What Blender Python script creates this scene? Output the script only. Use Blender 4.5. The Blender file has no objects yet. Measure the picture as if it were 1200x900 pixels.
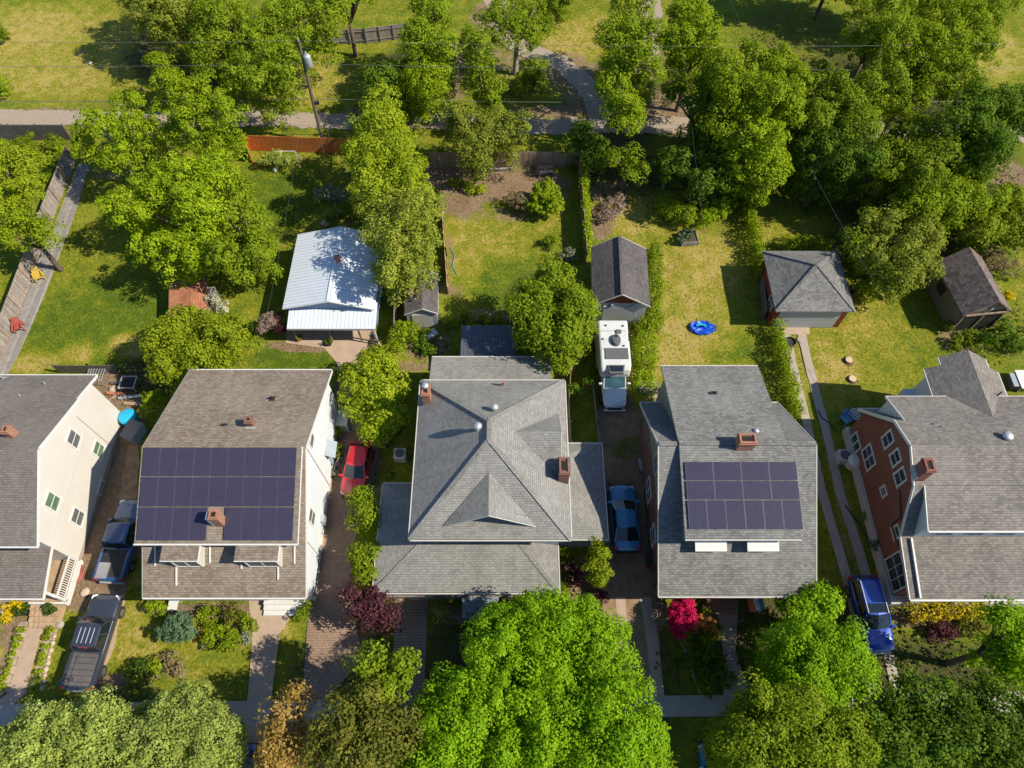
import bpy, bmesh, math, random
import numpy as np
from mathutils import Vector, Matrix
R = math.radians
S = bpy.context.scene
COL = S.collection
# ------------------------------------------------------------------ survey
# the flight: 47 m above the yards, looking down 60 degrees; spot() gives the place on the
# plot seen at a photo point, at a known height, so that plans can be taken off the photo
CAM_H, TILT, FOC = 47.0, R(29.5), 833.0
ST, CT = math.sin(TILT), math.cos(TILT)
def spot(u, v, z=0.0):
    c = (u - 600) / FOC; d = (v - 450) / FOC
    ry = ST - d * CT; rz = -CT - d * ST
    t = (z - CAM_H) / rz
    return Vector((c * t, ry * t, z))
def side(u, v, X):                      # the place on a wall standing at x = X
    c = (u - 600) / FOC; d = (v - 450) / FOC
    t = X / c
    return Vector((X, (ST - d * CT) * t, CAM_H + (-CT - d * ST) * t))
def depth(u, v, z=0.0):
    d = (v - 450) / FOC
    return (CAM_H - z) / (CT + d * ST)

# ------------------------------------------------------------------ materials
def newmat(name):
    m = bpy.data.materials.new(name); m.use_nodes = True
    nt = m.node_tree; nt.nodes.clear()
    out = nt.nodes.new('ShaderNodeOutputMaterial')
    b = nt.nodes.new('ShaderNodeBsdfPrincipled')
    nt.links.new(b.outputs[0], out.inputs[0])
    return m, nt, b
class G:                                 # small graph helper
    def __init__(s, nt): s.nt = nt
    def n(s, t, **k):
        x = s.nt.nodes.new(t)
        for a, b in k.items(): setattr(x, a, b)
        return x
    def l(s, a, b): s.nt.links.new(a, b)
    def noise(s, vec, scale, detail=4, rough=.6):
        n = s.n('ShaderNodeTexNoise'); n.inputs['Scale'].default_value = scale
        n.inputs['Detail'].default_value = detail; n.inputs['Roughness'].default_value = rough
        if vec is not None: s.l(vec, n.inputs['Vector'])
        return n.outputs['Fac']
    def ramp(s, fac, stops):
        r = s.n('ShaderNodeValToRGB'); e = r.color_ramp.elements
        while len(e) < len(stops): e.new(.5)
        for i, (p, c) in enumerate(stops):
            e[i].position = p; e[i].color = (*c, 1) if len(c) == 3 else c
        s.l(fac, r.inputs[0]); return r.outputs[0]
    def mix(s, fac, a, b, mode='MIX'):
        m = s.n('ShaderNodeMix', data_type='RGBA', blend_type=mode)
        for sock, val in ((m.inputs[0], fac), (m.inputs[6], a), (m.inputs[7], b)):
            if isinstance(val, (int, float)): sock.default_value = val
            elif isinstance(val, tuple): sock.default_value = (*val, 1)
            else: s.l(val, sock)
        return m.outputs[2]
    def math(s, op, a, b=0.0, c=None):
        m = s.n('ShaderNodeMath', operation=op)
        for i, val in enumerate((a, b) if c is None else (a, b, c)):
            if isinstance(val, (int, float)): m.inputs[i].default_value = val
            else: s.l(val, m.inputs[i])
        return m.outputs[0]
    def bump(s, h, dist, strength, bsdf):
        b = s.n('ShaderNodeBump'); b.inputs['Distance'].default_value = dist
        b.inputs['Strength'].default_value = strength
        s.l(h, b.inputs['Height']); s.l(b.outputs[0], bsdf.inputs['Normal'])
def gray(c, k): return tuple(x * k for x in c)
def plain(name, col, rough=.6, metal=0., var=.12, scale=3., spec=.5, coat=0.):
    m, nt, b = newmat(name); g = G(nt)
    tc = g.n('ShaderNodeTexCoord').outputs['Object']
    f = g.noise(tc, scale, 5)
    c = g.ramp(f, [(.25, gray(col, 1 - var)), (.75, gray(col, 1 + var))])
    g.l(c, b.inputs['Base Color'])
    b.inputs['Roughness'].default_value = rough; b.inputs['Metallic'].default_value = metal
    b.inputs['Specular IOR Level'].default_value = spec
    b.inputs['Coat Weight'].default_value = coat; b.inputs['Coat Roughness'].default_value = .08
    return m
def shingle(name, col, var=.2, tint=None, row=.15, wid=.24, streak=.12, bumpd=.05):
    m, nt, b = newmat(name); g = G(nt)
    uv = g.n('ShaderNodeUVMap').outputs[0]
    br = g.n('ShaderNodeTexBrick'); g.l(uv, br.inputs['Vector'])
    br.inputs['Scale'].default_value = 1; br.inputs['Brick Width'].default_value = wid
    br.inputs['Row Height'].default_value = row; br.inputs['Mortar Size'].default_value = .008
    br.inputs['Mortar Smooth'].default_value = .3; br.inputs['Bias'].default_value = 0
    t = tint or gray(col, 1.1)
    br.inputs['Color1'].default_value = (*gray(col, 1 - var), 1)
    br.inputs['Color2'].default_value = (*gray(t, 1 + var), 1)
    br.inputs['Mortar'].default_value = (*gray(col, .62), 1)
    n1 = g.noise(uv, .35, 5, .65); n2 = g.noise(uv, 9., 4, .7)
    mp = g.n('ShaderNodeMapping'); mp.inputs['Scale'].default_value = (1.6, .12, 1); g.l(uv, mp.inputs[0])
    n3 = g.noise(mp.outputs[0], 1., 4, .6)
    c = g.mix(1., br.outputs['Color'], g.ramp(n1, [(.3, (1 - streak,) * 3), (.7, (1 + streak,) * 3)]), 'MULTIPLY')
    c = g.mix(1., c, g.ramp(n3, [(.3, (1 - streak * .8,) * 3), (.7, (1 + streak * .8,) * 3)]), 'MULTIPLY')
    c = g.mix(1., c, g.ramp(n2, [(.25, (.78,) * 3), (.75, (1.22,) * 3)]), 'MULTIPLY')
    # algae streaks, sun bleached and re-laid patches
    n5 = g.noise(uv, .9, 6, .75)
    c = g.mix(g.math('MULTIPLY', g.ramp(n5, [(.52, (0,) * 3), (.68, (1,) * 3)]), .30), c, gray(col, .58))
    n6 = g.noise(uv, .22, 3, .5)
    c = g.mix(g.math('MULTIPLY', g.ramp(n6, [(.5, (0,) * 3), (.62, (1,) * 3)]), .25), c, gray(t, 1.25))
    g.l(c, b.inputs['Base Color']); b.inputs['Roughness'].default_value = .9
    b.inputs['Specular IOR Level'].default_value = .25
    # each course is a small step: saw tooth up the slope plus grit
    sp = g.n('ShaderNodeSeparateXYZ'); g.l(uv, sp.inputs[0])
    saw = g.math('FRACT', g.math('DIVIDE', sp.outputs[1], row))
    h = g.math('ADD', g.math('MULTIPLY', saw, -.55), g.math('MULTIPLY', n2, .5))
    h = g.math('ADD', h, g.math('MULTIPLY', br.outputs['Fac'], -.35))
    g.bump(h, bumpd, .8, b)
    return m
def coursed(name, col, col2, mortar, w, h, ms=.012, var=.1, rough=.85, bd=.012, off=.5):
    m, nt, b = newmat(name); g = G(nt)
    uv = g.n('ShaderNodeUVMap').outputs[0]
    br = g.n('ShaderNodeTexBrick', offset=off); g.l(uv, br.inputs['Vector'])
    br.inputs['Scale'].default_value = 1; br.inputs['Brick Width'].default_value = w
    br.inputs['Row Height'].default_value = h; br.inputs['Mortar Size'].default_value = ms
    for k, c in (('Color1', col), ('Color2', col2), ('Mortar', mortar)): br.inputs[k].default_value = (*c, 1)
    n1 = g.noise(uv, .6, 5, .65); n2 = g.noise(uv, 7, 4, .7)
    c = g.mix(1., br.outputs['Color'], g.ramp(n1, [(.3, (1 - var * 1.6,) * 3), (.7, (1 + var * 1.6,) * 3)]), 'MULTIPLY')
    c = g.mix(1., c, g.ramp(n2, [(.25, (1 - var * 1.5,) * 3), (.75, (1 + var * 1.5,) * 3)]), 'MULTIPLY')
    g.l(c, b.inputs['Base Color']); b.inputs['Roughness'].default_value = rough
    g.bump(g.math('ADD', g.math('MULTIPLY', br.outputs['Fac'], -1.), g.math('MULTIPLY', n2, .6)), bd, .7, b)
    return m
def siding(name, col, row=.16, rough=.6, var=.05):
    m, nt, b = newmat(name); g = G(nt)
    uv = g.n('ShaderNodeUVMap').outputs[0]
    sp = g.n('ShaderNodeSeparateXYZ'); g.l(uv, sp.inputs[0])
    saw = g.math('FRACT', g.math('DIVIDE', sp.outputs[1], row))
    n = g.noise(uv, .5, 6, .7)
    line = g.ramp(saw, [(0., (.72,) * 3), (.14, (1, 1, 1))])
    c = g.mix(1., g.ramp(n, [(.3, gray(col, 1 - var)), (.7, gray(col, 1 + var))]), line, 'MULTIPLY')
    g.l(c, b.inputs['Base Color']); b.inputs['Roughness'].default_value = rough
    g.bump(saw, .015, .6, b)
    return m
def planks(name, col, w=.14, rough=.85, var=.22, axis=0, grain=1.):
    m, nt, b = newmat(name); g = G(nt)
    uv = g.n('ShaderNodeUVMap').outputs[0]
    sp = g.n('ShaderNodeSeparateXYZ'); g.l(uv, sp.inputs[0])
    q = g.math('DIVIDE', sp.outputs[axis], w)
    wn = g.n('ShaderNodeTexWhiteNoise', noise_dimensions='1D'); g.l(g.math('FLOOR', q), wn.inputs['W'])
    fr = g.math('FRACT', q)
    gap = g.ramp(fr, [(0., (.3,) * 3), (.1, (1, 1, 1)), (.9, (1, 1, 1)), (1., (.3,) * 3)])
    n = g.noise(uv, 2.2, 6, .7)
    c = g.ramp(wn.outputs['Value'], [(0., gray(col, 1 - var)), (1., gray(col, 1 + var))])
    c = g.mix(1., c, gap, 'MULTIPLY')
    c = g.mix(1., c, g.ramp(n, [(.3, (.72,) * 3), (.7, (1.25,) * 3)]), 'MULTIPLY')
    g.l(c, b.inputs['Base Color']); b.inputs['Roughness'].default_value = rough
    g.bump(g.math('ADD', fr, n), .01, .5, b)
    return m
def ribbed(name, col, pitch=.3, rough=.35, metal=0., var=.06):
    m, nt, b = newmat(name); g = G(nt)
    uv = g.n('ShaderNodeUVMap').outputs[0]
    sp = g.n('ShaderNodeSeparateXYZ'); g.l(uv, sp.inputs[0])
    fr = g.math('FRACT', g.math('DIVIDE', sp.outputs[0], pitch))
    rib = g.ramp(fr, [(.0, (0,) * 3), (.07, (1,) * 3), (.14, (0,) * 3)])
    n = g.noise(uv, .8, 6, .7)
    c = g.ramp(n, [(.3, gray(col, 1 - var)), (.7, gray(col, 1 + var))])
    c = g.mix(g.math('MULTIPLY', rib, .25), c, gray(col, .55))
    g.l(c, b.inputs['Base Color']); b.inputs['Roughness'].default_value = rough; b.inputs['Metallic'].default_value = metal
    g.bump(rib, .03, .8, b)
    return m
def glassy(name, col, rough=.05):
    m, nt, b = newmat(name); g = G(nt)
    tc = g.n('ShaderNodeTexCoord').outputs['Object']
    g.l(g.ramp(g.noise(tc, 1.5, 3), [(.3, gray(col, .7)), (.7, gray(col, 1.3))]), b.inputs['Base Color'])
    b.inputs['Roughness'].default_value = rough; b.inputs['Specular IOR Level'].default_value = .8
    return m
def solar(name):
    m, nt, b = newmat(name); g = G(nt)
    uv = g.n('ShaderNodeUVMap').outputs[0]
    br = g.n('ShaderNodeTexBrick', offset=0.); g.l(uv, br.inputs['Vector'])
    br.inputs['Scale'].default_value = 1; br.inputs['Brick Width'].default_value = .165
    br.inputs['Row Height'].default_value = .165; br.inputs['Mortar Size'].default_value = .004
    br.inputs['Color1'].default_value = (.037, .034, .062, 1); br.inputs['Color2'].default_value = (.042, .039, .068, 1)
    br.inputs['Mortar'].default_value = (.052, .049, .080, 1)
    g.l(br.outputs['Color'], b.inputs['Base Color']); b.inputs['Roughness'].default_value = .22
    b.inputs['Specular IOR Level'].default_value = .45
    return m
def leafmat(name, col, col2, trans=.35, var=.35):
    m = bpy.data.materials.new(name); m.use_nodes = True
    nt = m.node_tree; nt.nodes.clear(); g = G(nt)
    out = g.n('ShaderNodeOutputMaterial')
    geo = g.n('ShaderNodeNewGeometry'); oi = g.n('ShaderNodeObjectInfo')
    tc = g.n('ShaderNodeTexCoord').outputs['Object']
    n = g.noise(tc, .55, 3, .6)
    f = g.math('ADD', g.math('MULTIPLY', geo.outputs['Random Per Island'], .55), g.math('MULTIPLY', g.math('SUBTRACT', n, .27), 1.0))
    c = g.ramp(f, [(.08, gray(col, 1 - var)), (.45, col), (.95, col2)])
    k = g.math('ADD', g.math('MULTIPLY', oi.outputs['Random'], .3), .85)
    cc = g.n('ShaderNodeCombineXYZ')
    for i in range(3): g.l(k, cc.inputs[i])
    c = g.mix(1., c, cc.outputs[0], 'MULTIPLY')
    d = g.n('ShaderNodeBsdfPrincipled'); g.l(c, d.inputs['Base Color'])
    d.inputs['Roughness'].default_value = .6; d.inputs['Specular IOR Level'].default_value = .10
    t = g.n('ShaderNodeBsdfTranslucent')
    g.l(g.mix(1., c, (1.25, 1.25, .55), 'MULTIPLY'), t.inputs['Color'])
    mx = g.n('ShaderNodeMixShader'); mx.inputs[0].default_value = trans
    g.l(d.outputs[0], mx.inputs[1]); g.l(t.outputs[0], mx.inputs[2]); g.l(mx.outputs[0], out.inputs[0])
    return m
M = {}
M['shingle_taupe'] = shingle('shingle_taupe', (.150, .135, .125), .10, streak=.08)
M['shingle_brown'] = shingle('shingle_brown', (.200, .158, .122), .16, (.215, .185, .155))
M['shingle_pale'] = shingle('shingle_pale', (.208, .206, .198), .09, streak=.12)
M['shingle_grey'] = shingle('shingle_grey', (.158, .158, .156), .18, (.18, .18, .176))
M['shingle_warm'] = shingle('shingle_warm', (.165, .155, .147), .16, (.195, .178, .165))
M['shingle_slate'] = shingle('shingle_slate', (.095, .088, .090), .16)
M['shingle_dark'] = shingle('shingle_dark', (.130, .108, .098), .3, (.165, .130, .118), row=.22)
M['shingle_clay'] = shingle('shingle_clay', (.31, .135, .075), .12, row=.2)
M['metal_white'] = ribbed('metal_white', (.56, .62, .69), rough=.28)
M['metal_dark'] = ribbed('metal_dark', (.075, .085, .11), .28, .45)
M['white'] = plain('white_paint', (.57, .57, .56), .55, var=.05)
M['offwhite'] = plain('offwhite_paint', (.46, .445, .41), .6, var=.08)
M['cream'] = siding('cream_siding', (.58, .555, .52))
M['paleblue'] = siding('pale_blue_siding', (.62, .665, .72))
M['blue_siding'] = siding('blue_siding', (.16, .26, .38))
M['sage'] = siding('sage_siding', (.22, .235, .19))
M['bluegrey'] = plain('blue_grey_paint', (.25, .30, .36), .6)
M['shed_grey'] = siding('grey_siding', (.34, .35, .37))
M['garage_pale'] = siding('pale_grey_siding', (.44, .47, .50))
M['door_grey'] = siding('door_grey', (.42, .44, .47), .5)
M['barn_red'] = siding('barn_red', (.20, .028, .022))
M['tan_siding'] = siding('tan_siding', (.17, .155, .125))
M['brick'] = coursed('red_brick', (.175, .048, .032), (.23, .072, .046), (.25, .16, .12), .21, .075, .007)
M['brick_dark'] = coursed('brown_brick', (.16, .075, .055), (.21, .095, .07), (.2, .15, .13), .21, .075, .007)
M['brick_orange'] = coursed('orange_brick', (.27, .105, .062), (.33, .14, .085), (.35, .26, .2), .21, .075, .007)
M['paver'] = coursed('paver', (.24, .16, .115), (.30, .20, .14), (.14, .10, .08), .22, .16, .016)
M['paver_grey'] = coursed('paver_grey', (.25, .18, .138), (.32, .225, .17), (.12, .10, .085), .24, .18, .02)
M['concrete'] = plain('concrete', (.32, .275, .235), .9, var=.18, scale=1.2)
M['concrete_tan'] = plain('concrete_tan', (.36, .27, .205), .9, var=.14, scale=1.5)
M['concrete_pale'] = plain('concrete_pale', (.55, .55, .54), .85, var=.12, scale=2.)
M['flagstone'] = coursed('flagstone', (.36, .285, .215), (.42, .33, .25), (.2, .165, .12), .7, .5, .03)
M['dark_slab'] = plain('dark_slab', (.10, .095, .095), .8)
M['gravel'] = plain('gravel', (.29, .235, .185), .95, var=.3, scale=7.)
M['dirt_drive'] = plain('dirt_drive', (.225, .150, .090), .95, var=.35, scale=1.8)
M['wood_grey'] = planks('wood_grey', (.25, .225, .215))
M['wood_dark'] = planks('wood_dark', (.13, .115, .11))
M['wood_brown'] = planks('wood_brown', (.29, .205, .15))
M['wood_orange'] = planks('wood_orange', (.54, .175, .04), var=.12)
M['wood_tan'] = planks('wood_tan', (.40, .28, .17), var=.15)
M['wood_pole'] = plain('wood_pole', (.12, .095, .075), .9)
M['deck_grey'] = planks('deck_grey', (.26, .245, .235), .16)
M['glass'] = glassy('window_glass', (.035, .045, .055))
M['glass_green'] = glassy('window_glass_green', (.10, .16, .10), .1)
M['car_glass'] = glassy('car_glass', (.012, .018, .022))
M['van_white'] = plain('van_white', (.54, .55, .56), .35, 0, .10, 1.6, coat=.4); M['van_glass'] = glassy('van_glass', (.035, .09, .12)); M['frame_grey'] = plain('frame_grey', (.2, .2, .23), .4); M['screen'] = plain('insect_screen', (.10, .105, .11), .5)
M['panel'] = solar('solar_cells'); M['panel_frame'] = plain('panel_frame', (.085, .08, .115), .4)
M['alu'] = plain('aluminium', (.45, .45, .46), .35, .6)
M['steel'] = plain('galvanised', (.42, .44, .46), .45, .4)
M['black'] = plain('black_plastic', (.018, .018, .02), .6)
M['rubber'] = plain('rubber', (.015, .015, .016), .85)
M['rim'] = plain('rim', (.30, .30, .31), .3, .8)
M['hole'] = plain('flue_dark', (.012, .010, .009), .95)  # for chimney top plates; the darkness of the open shaft is put into the colour
M['car_red'] = plain('car_red', (.42, .012, .02), .3, .1, .03, coat=1.)
M['car_teal'] = plain('car_teal', (.02, .19, .36), .28, .2, .03, coat=1.)
M['car_navy'] = plain('car_navy', (.014, .075, .20), .28, .1, .03, coat=1.)
M['car_royal'] = plain('car_royal', (.008, .05, .34), .28, .15, .03, coat=1.)
M['car_grey'] = plain('car_grey', (.05, .057, .082), .3, .4, .03, coat=1.)
M['car_white'] = plain('car_white', (.56, .57, .58), .3, 0, .03, coat=.6)
M['car_silver'] = plain('car_silver', (.50, .54, .60), .3, .15, .03, coat=1.)
M['bed_cover'] = planks('bed_cover', (.095, .088, .085), .35, .7, .08)
M['lamp_red'] = plain('lamp_red', (.45, .01, .03), .25)
M['lamp_white'] = plain('lamp_white', (.7, .7, .7), .15)
M['cyan'] = plain('cyan_plastic', (.012, .36, .58), .4)
M['tarp_blue'] = plain('tarp_blue', (.01, .08, .55), .35)
M['yellow'] = plain('yellow_paint', (.50, .35, .06), .5)
M['red_paint'] = plain('red_paint', (.34, .075, .055), .5)
M['orange_cloth'] = plain('orange_cloth', (.55, .12, .04), .8)
M['blue_cloth'] = plain('blue_cloth', (.12, .30, .55), .8)
M['terracotta'] = plain('terracotta', (.40, .16, .09), .8)
M['stone'] = plain('stone', (.42, .34, .25), .9, var=.25, scale=4.)
M['wood_cut'] = plain('cut_wood', (.52, .38, .24), .85, var=.15, scale=6)
M['bark'] = plain('bark', (.10, .078, .058), .95, var=.35, scale=5)
M['bark_pale'] = plain('bark_pale', (.26, .235, .20), .95, var=.3, scale=4)
M['wire'] = plain('wire', (.10, .10, .105), .5)
M['soil_dark'] = plain('soil_dark', (.06, .042, .03), .95, var=.3)
# foliage: (body colour, brightest leaves)
LEAF = dict(
    fresh=((.220, .318, .009), (.35, .435, .018)), maple=((.180, .335, .006), (.29, .45, .012)),
    yellow=((.240, .315, .012), (.37, .43, .025)), mid=((.168, .245, .010), (.29, .365, .020)),
    deep=((.088, .165, .011), (.17, .255, .018)), olive=((.215, .258, .026), (.33, .37, .06)),
    pale=((.27, .335, .065), (.41, .47, .13)), dark=((.055, .105, .014), (.115, .175, .022)),
    rust=((.34, .225, .05), (.52, .38, .13)), bronze=((.150, .170, .022), (.26, .24, .045)),
    purple=((.085, .028, .040), (.19, .075, .09)), magenta=((.62, .010, .11), (.78, .05, .22)),
    orange=((.42, .19, .05), (.52, .30, .09)), blush=((.30, .22, .19), (.48, .37, .33)),
    gold=((.42, .34, .012), (.55, .46, .03)), lemon=((.62, .46, .008), (.72, .58, .02)), silver=((.22, .26, .17), (.36, .40, .30)),
    white=((.45, .46, .36), (.7, .7, .62)), straw=((.24, .19, .10), (.36, .29, .17)), blue=((.11, .19, .10), (.19, .29, .16)),
    ground=((.075, .105, .018), (.17, .19, .03)))
LM = {k: leafmat('leaves_' + k, *v) for k, v in LEAF.items()}

# ------------------------------------------------------------------ mesh building
ROOT = {}
def tag(o, label=None, cat=None, group=None, kind=None):
    if label: o['label'] = label
    if cat: o['category'] = cat
    if group: o['group'] = group
    if kind: o['kind'] = kind
    return o
def thing(name, label, cat, loc, rz=0., group=None):
    o = bpy.data.objects.new(name, None); COL.objects.link(o)
    o.empty_display_size = .3
    o.location = loc; o.rotation_euler = (0, 0, rz)
    ROOT[o.name] = Matrix.Translation(Vector(loc)) @ Matrix.Rotation(rz, 4, 'Z')
    return tag(o, label, cat, group)
def frame_of(o):
    while o is not None:
        if o.name in ROOT: return ROOT[o.name]
        o = o.parent
    return Matrix.Identity(4)
class MB:
    def __init__(s): s.v = []; s.f = []
    def add(s, vs, fs):
        o = len(s.v); s.v += [tuple(p) for p in vs]; s.f += [tuple(i + o for i in f) for f in fs]; return s
    def poly(s, pts): return s.add(pts, [tuple(range(len(pts)))])
    def box(s, a, b):
        x0, y0, z0 = a; x1, y1, z1 = b
        return s.add([(x0, y0, z0), (x1, y0, z0), (x1, y1, z0), (x0, y1, z0), (x0, y0, z1), (x1, y0, z1), (x1, y1, z1), (x0, y1, z1)],
                     [(0, 3, 2, 1), (4, 5, 6, 7), (0, 1, 5, 4), (1, 2, 6, 5), (2, 3, 7, 6), (3, 0, 4, 7)])
    def hexa(s, bot, top):               # two matching rings
        n = len(bot)
        return s.add(list(bot) + list(top), [tuple(range(n - 1, -1, -1)), tuple(range(n, 2 * n))] +
                     [(i, (i + 1) % n, n + (i + 1) % n, n + i) for i in range(n)])
    def slab(s, pts, th):                # closed sheet of given thickness below pts
        pts = [Vector(p) for p in pts]
        return s.hexa([p - Vector((0, 0, th)) for p in pts], pts)
    def bar(s, p, q, w, h, up=(0, 0, 1)):
        p = Vector(p); q = Vector(q); d = (q - p).normalized(); up = Vector(up)
        if abs(d.dot(up)) > .99: up = Vector((0, 1, 0))
        a = d.cross(up).normalized(); b = a.cross(d).normalized()
        c = [(-1, -1), (1, -1), (1, 1), (-1, 1)]
        return s.hexa([p + a * (w / 2 * i) + b * (h / 2 * j) for i, j in c], [q + a * (w / 2 * i) + b * (h / 2 * j) for i, j in c])
    def tube(s, pts, rad, n=8):
        pts = [Vector(p) for p in pts]
        if not isinstance(rad, (list, tuple)): rad = [rad] * len(pts)
        rings = []
        for i, p in enumerate(pts):
            d = (pts[min(i + 1, len(pts) - 1)] - pts[max(i - 1, 0)]).normalized()
            u = Vector((1, 0, 0)) if abs(d.x) < .9 else Vector((0, 1, 0))
            a = d.cross(u).normalized(); b = d.cross(a)
            rings.append([p + (a * math.cos(2 * math.pi * k / n) + b * math.sin(2 * math.pi * k / n)) * rad[i] for k in range(n)])
        vs = [q for r in rings for q in r]; fs = []
        for i in range(len(rings) - 1):
            for k in range(n):
                fs.append((i * n + k, i * n + (k + 1) % n, (i + 1) * n + (k + 1) % n, (i + 1) * n + k))
        fs.append(tuple(range(n - 1, -1, -1))); fs.append(tuple((len(rings) - 1) * n + k for k in range(n)))
        return s.add(vs, fs)
    def loft(s, rings, cap=True):
        n = len(rings[0]); vs = [q for r in rings for q in r]; fs = []
        for i in range(len(rings) - 1):
            for k in range(n):
                fs.append((i * n + k, i * n + (k + 1) % n, (i + 1) * n + (k + 1) % n, (i + 1) * n + k))
        if cap:
            fs.append(tuple(range(n - 1, -1, -1))); fs.append(tuple((len(rings) - 1) * n + k for k in range(n)))
        return s.add(vs, fs)
    def lathe(s, c, prof, n=14):
        c = Vector(c)
        return s.loft([[c + Vector((r * math.cos(2 * math.pi * k / n), r * math.sin(2 * math.pi * k / n), z)) for k in range(n)] for r, z in prof])
    def prism_x(s, x0, x1, prof):        # profile (y,z) swept along x
        return s.hexa([(x0, y, z) for y, z in prof], [(x1, y, z) for y, z in prof])
    def prism_y(s, y0, y1, prof):
        return s.hexa([(x, y0, z) for x, z in prof], [(x, y1, z) for x, z in prof])
    def build(s, name, mat, parent=None, bevel=0., smooth=False, sub=0, local=False, label=None):
        me = bpy.data.meshes.new(name)
        vs = s.v
        if parent is not None and not local:
            inv = frame_of(parent).inverted(); vs = [inv @ Vector(p) for p in s.v]
        me.from_pydata(vs, [], s.f); me.validate(); 
        bm = bmesh.new(); bm.from_mesh(me)
        if sub or bevel or smooth: bmesh.ops.remove_doubles(bm, verts=bm.verts, dist=.0004)
        bmesh.ops.recalc_face_normals(bm, faces=bm.faces)
        uvl = bm.loops.layers.uv.new('UVMap')
        for f in bm.faces:                # metric UVs: across the face, and up its slope
            n = f.normal
            if abs(n.z) > .999: hdir, vdir = Vector((1, 0, 0)), Vector((0, 1, 0))
            else:
                hdir = Vector((0, 0, 1)).cross(n).normalized(); vdir = n.cross(hdir)
            for lp in f.loops:
                p = lp.vert.co; lp[uvl].uv = (p.dot(hdir), p.dot(vdir))
            f.smooth = smooth
        bm.to_mesh(me); bm.free()
        if mat is not None: me.materials.append(mat)
        o = bpy.data.objects.new(name, me); COL.objects.link(o)
        if parent is not None: o.parent = parent
        if bevel:
            m = o.modifiers.new('bevel', 'BEVEL'); m.width = bevel; m.segments = 2; m.limit_method = 'ANGLE'
        if sub:
            m = o.modifiers.new('sub', 'SUBSURF'); m.levels = sub; m.render_levels = sub
        if label: o['label'] = label
        return o
def copy_tree(o, parent=None):
    c = o.copy(); COL.objects.link(c); c.parent = parent
    for ch in list(o.children): copy_tree(ch, c)
    return c

# ------------------------------------------------------------------ foliage
def nrm(a): return a / np.maximum(np.linalg.norm(a, axis=1, keepdims=True), 1e-6)
def leaf_mesh(name, c, n, size, mat, parent, rng, aspect=.62):
    k = len(c)
    r = rng.normal(size=(k, 3)); t = nrm(np.cross(n, r)); b = np.cross(n, t)
    L = size[:, None]; W = L * aspect
    droop = n * (L * .22)
    v = np.stack([c + t * L - droop, c + b * W + droop * .3, c - t * L * .9 - droop, c - b * W + droop * .3], 1).reshape(-1, 3)
    if parent is not None:
        inv = np.array(frame_of(parent).inverted()); v = v @ inv[:3, :3].T + inv[:3, 3]
    me = bpy.data.meshes.new(name)
    me.vertices.add(4 * k); me.vertices.foreach_set('co', v.astype(np.float32).ravel())
    me.loops.add(4 * k); me.loops.foreach_set('vertex_index', np.arange(4 * k, dtype=np.int32))
    me.polygons.add(k); me.polygons.foreach_set('loop_start', np.arange(0, 4 * k, 4, dtype=np.int32))
    me.update(calc_edges=True); me.materials.append(mat)
    o = bpy.data.objects.new(name, me); COL.objects.link(o)
    if parent is not None: o.parent = parent
    return o
def crown_points(lobes, rng, leaf, cl, per, dens, gap=.12, zmin=.05, core=.2, loose=.5):
    C = []; N = []; Z = []
    L = np.array(lobes)
    for (x, y, z, rx, ry, rz) in lobes:
        area = 4 * math.pi * ((rx * ry + rx * rz + ry * rz) / 3)
        k = max(6, int(area * dens))
        d = nrm(rng.normal(size=(k, 3)))
        d = d[(d[:, 2] > -.55) | (rng.random(k) < .25)]; k = len(d)
        # the lobe's skin is bumpy: low order ripples
        ph = rng.random(6) * 6.28
        rip = 1 + .12 * np.sin(3 * d[:, 0] * 2 + ph[0]) * np.sin(3 * d[:, 1] * 2 + ph[1]) + .10 * np.sin(7 * d[:, 2] + ph[2]) * np.sin(6 * d[:, 0] + ph[3])
        cc = np.array([x, y, z]) + d * np.array([rx, ry, rz]) * (rip * (1 - .34 * rng.random(k) ** 1.5 + .10 * rng.random(k)))[:, None]
        keep = rng.random(k) > gap
        for (X, Y, ZZ, RX, RY, RZ) in lobes:      # drop what lies deep inside a neighbour
            q = (((cc - [X, Y, ZZ]) / [RX, RY, RZ]) ** 2).sum(1)
            keep &= ~((q < .45) & (rng.random(k) < .85))
        cc = cc[keep]; d = d[keep]; k = len(cc)
        if not k: continue
        m = per
        rc = cl * (.55 + .9 * rng.random(k))
        # a tuft is a little dome of leaves whose outer leaves tip outwards
        off = rng.normal(size=(k, m, 3)); off /= np.linalg.norm(off, axis=2, keepdims=True)
        ax = nrm(d * .7 + [0, 0, .6])
        dot = (off * ax[:, None, :]).sum(2, keepdims=True)
        off = np.where(dot < -.25, off - 2 * dot * ax[:, None, :], off)
        p = cc[:, None, :] + off * rc[:, None, None] * (1.08 - .55 * rng.random((k, m, 1)) ** 2) * np.array([1, 1, .8])
        nn = d[:, None, :] * .25 + off * .9 + np.array([0, 0, .35]) + rng.normal(size=(k, m, 3)) * loose
        C.append(p.reshape(-1, 3)); N.append(nrm(nn.reshape(-1, 3)))
        Z.append(np.full(k * m, leaf) * (.65 + .7 * rng.random(k * m)))
        ki = int(k * m * core)                    # inner filler leaves, added to block light through the crown
        dd = nrm(rng.normal(size=(ki, 3))) * (rng.random((ki, 1)) ** .5) * .8
        C.append(np.array([x, y, z]) + dd * np.array([rx, ry, rz])); N.append(nrm(rng.normal(size=(ki, 3)) + [0, 0, .6]))
        Z.append(np.full(ki, leaf * 1.3))
    C = np.concatenate(C); N = np.concatenate(N); Z = np.concatenate(Z)
    ok = C[:, 2] > zmin
    return C[ok], N[ok], Z[ok]
SEED = [100]
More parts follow.
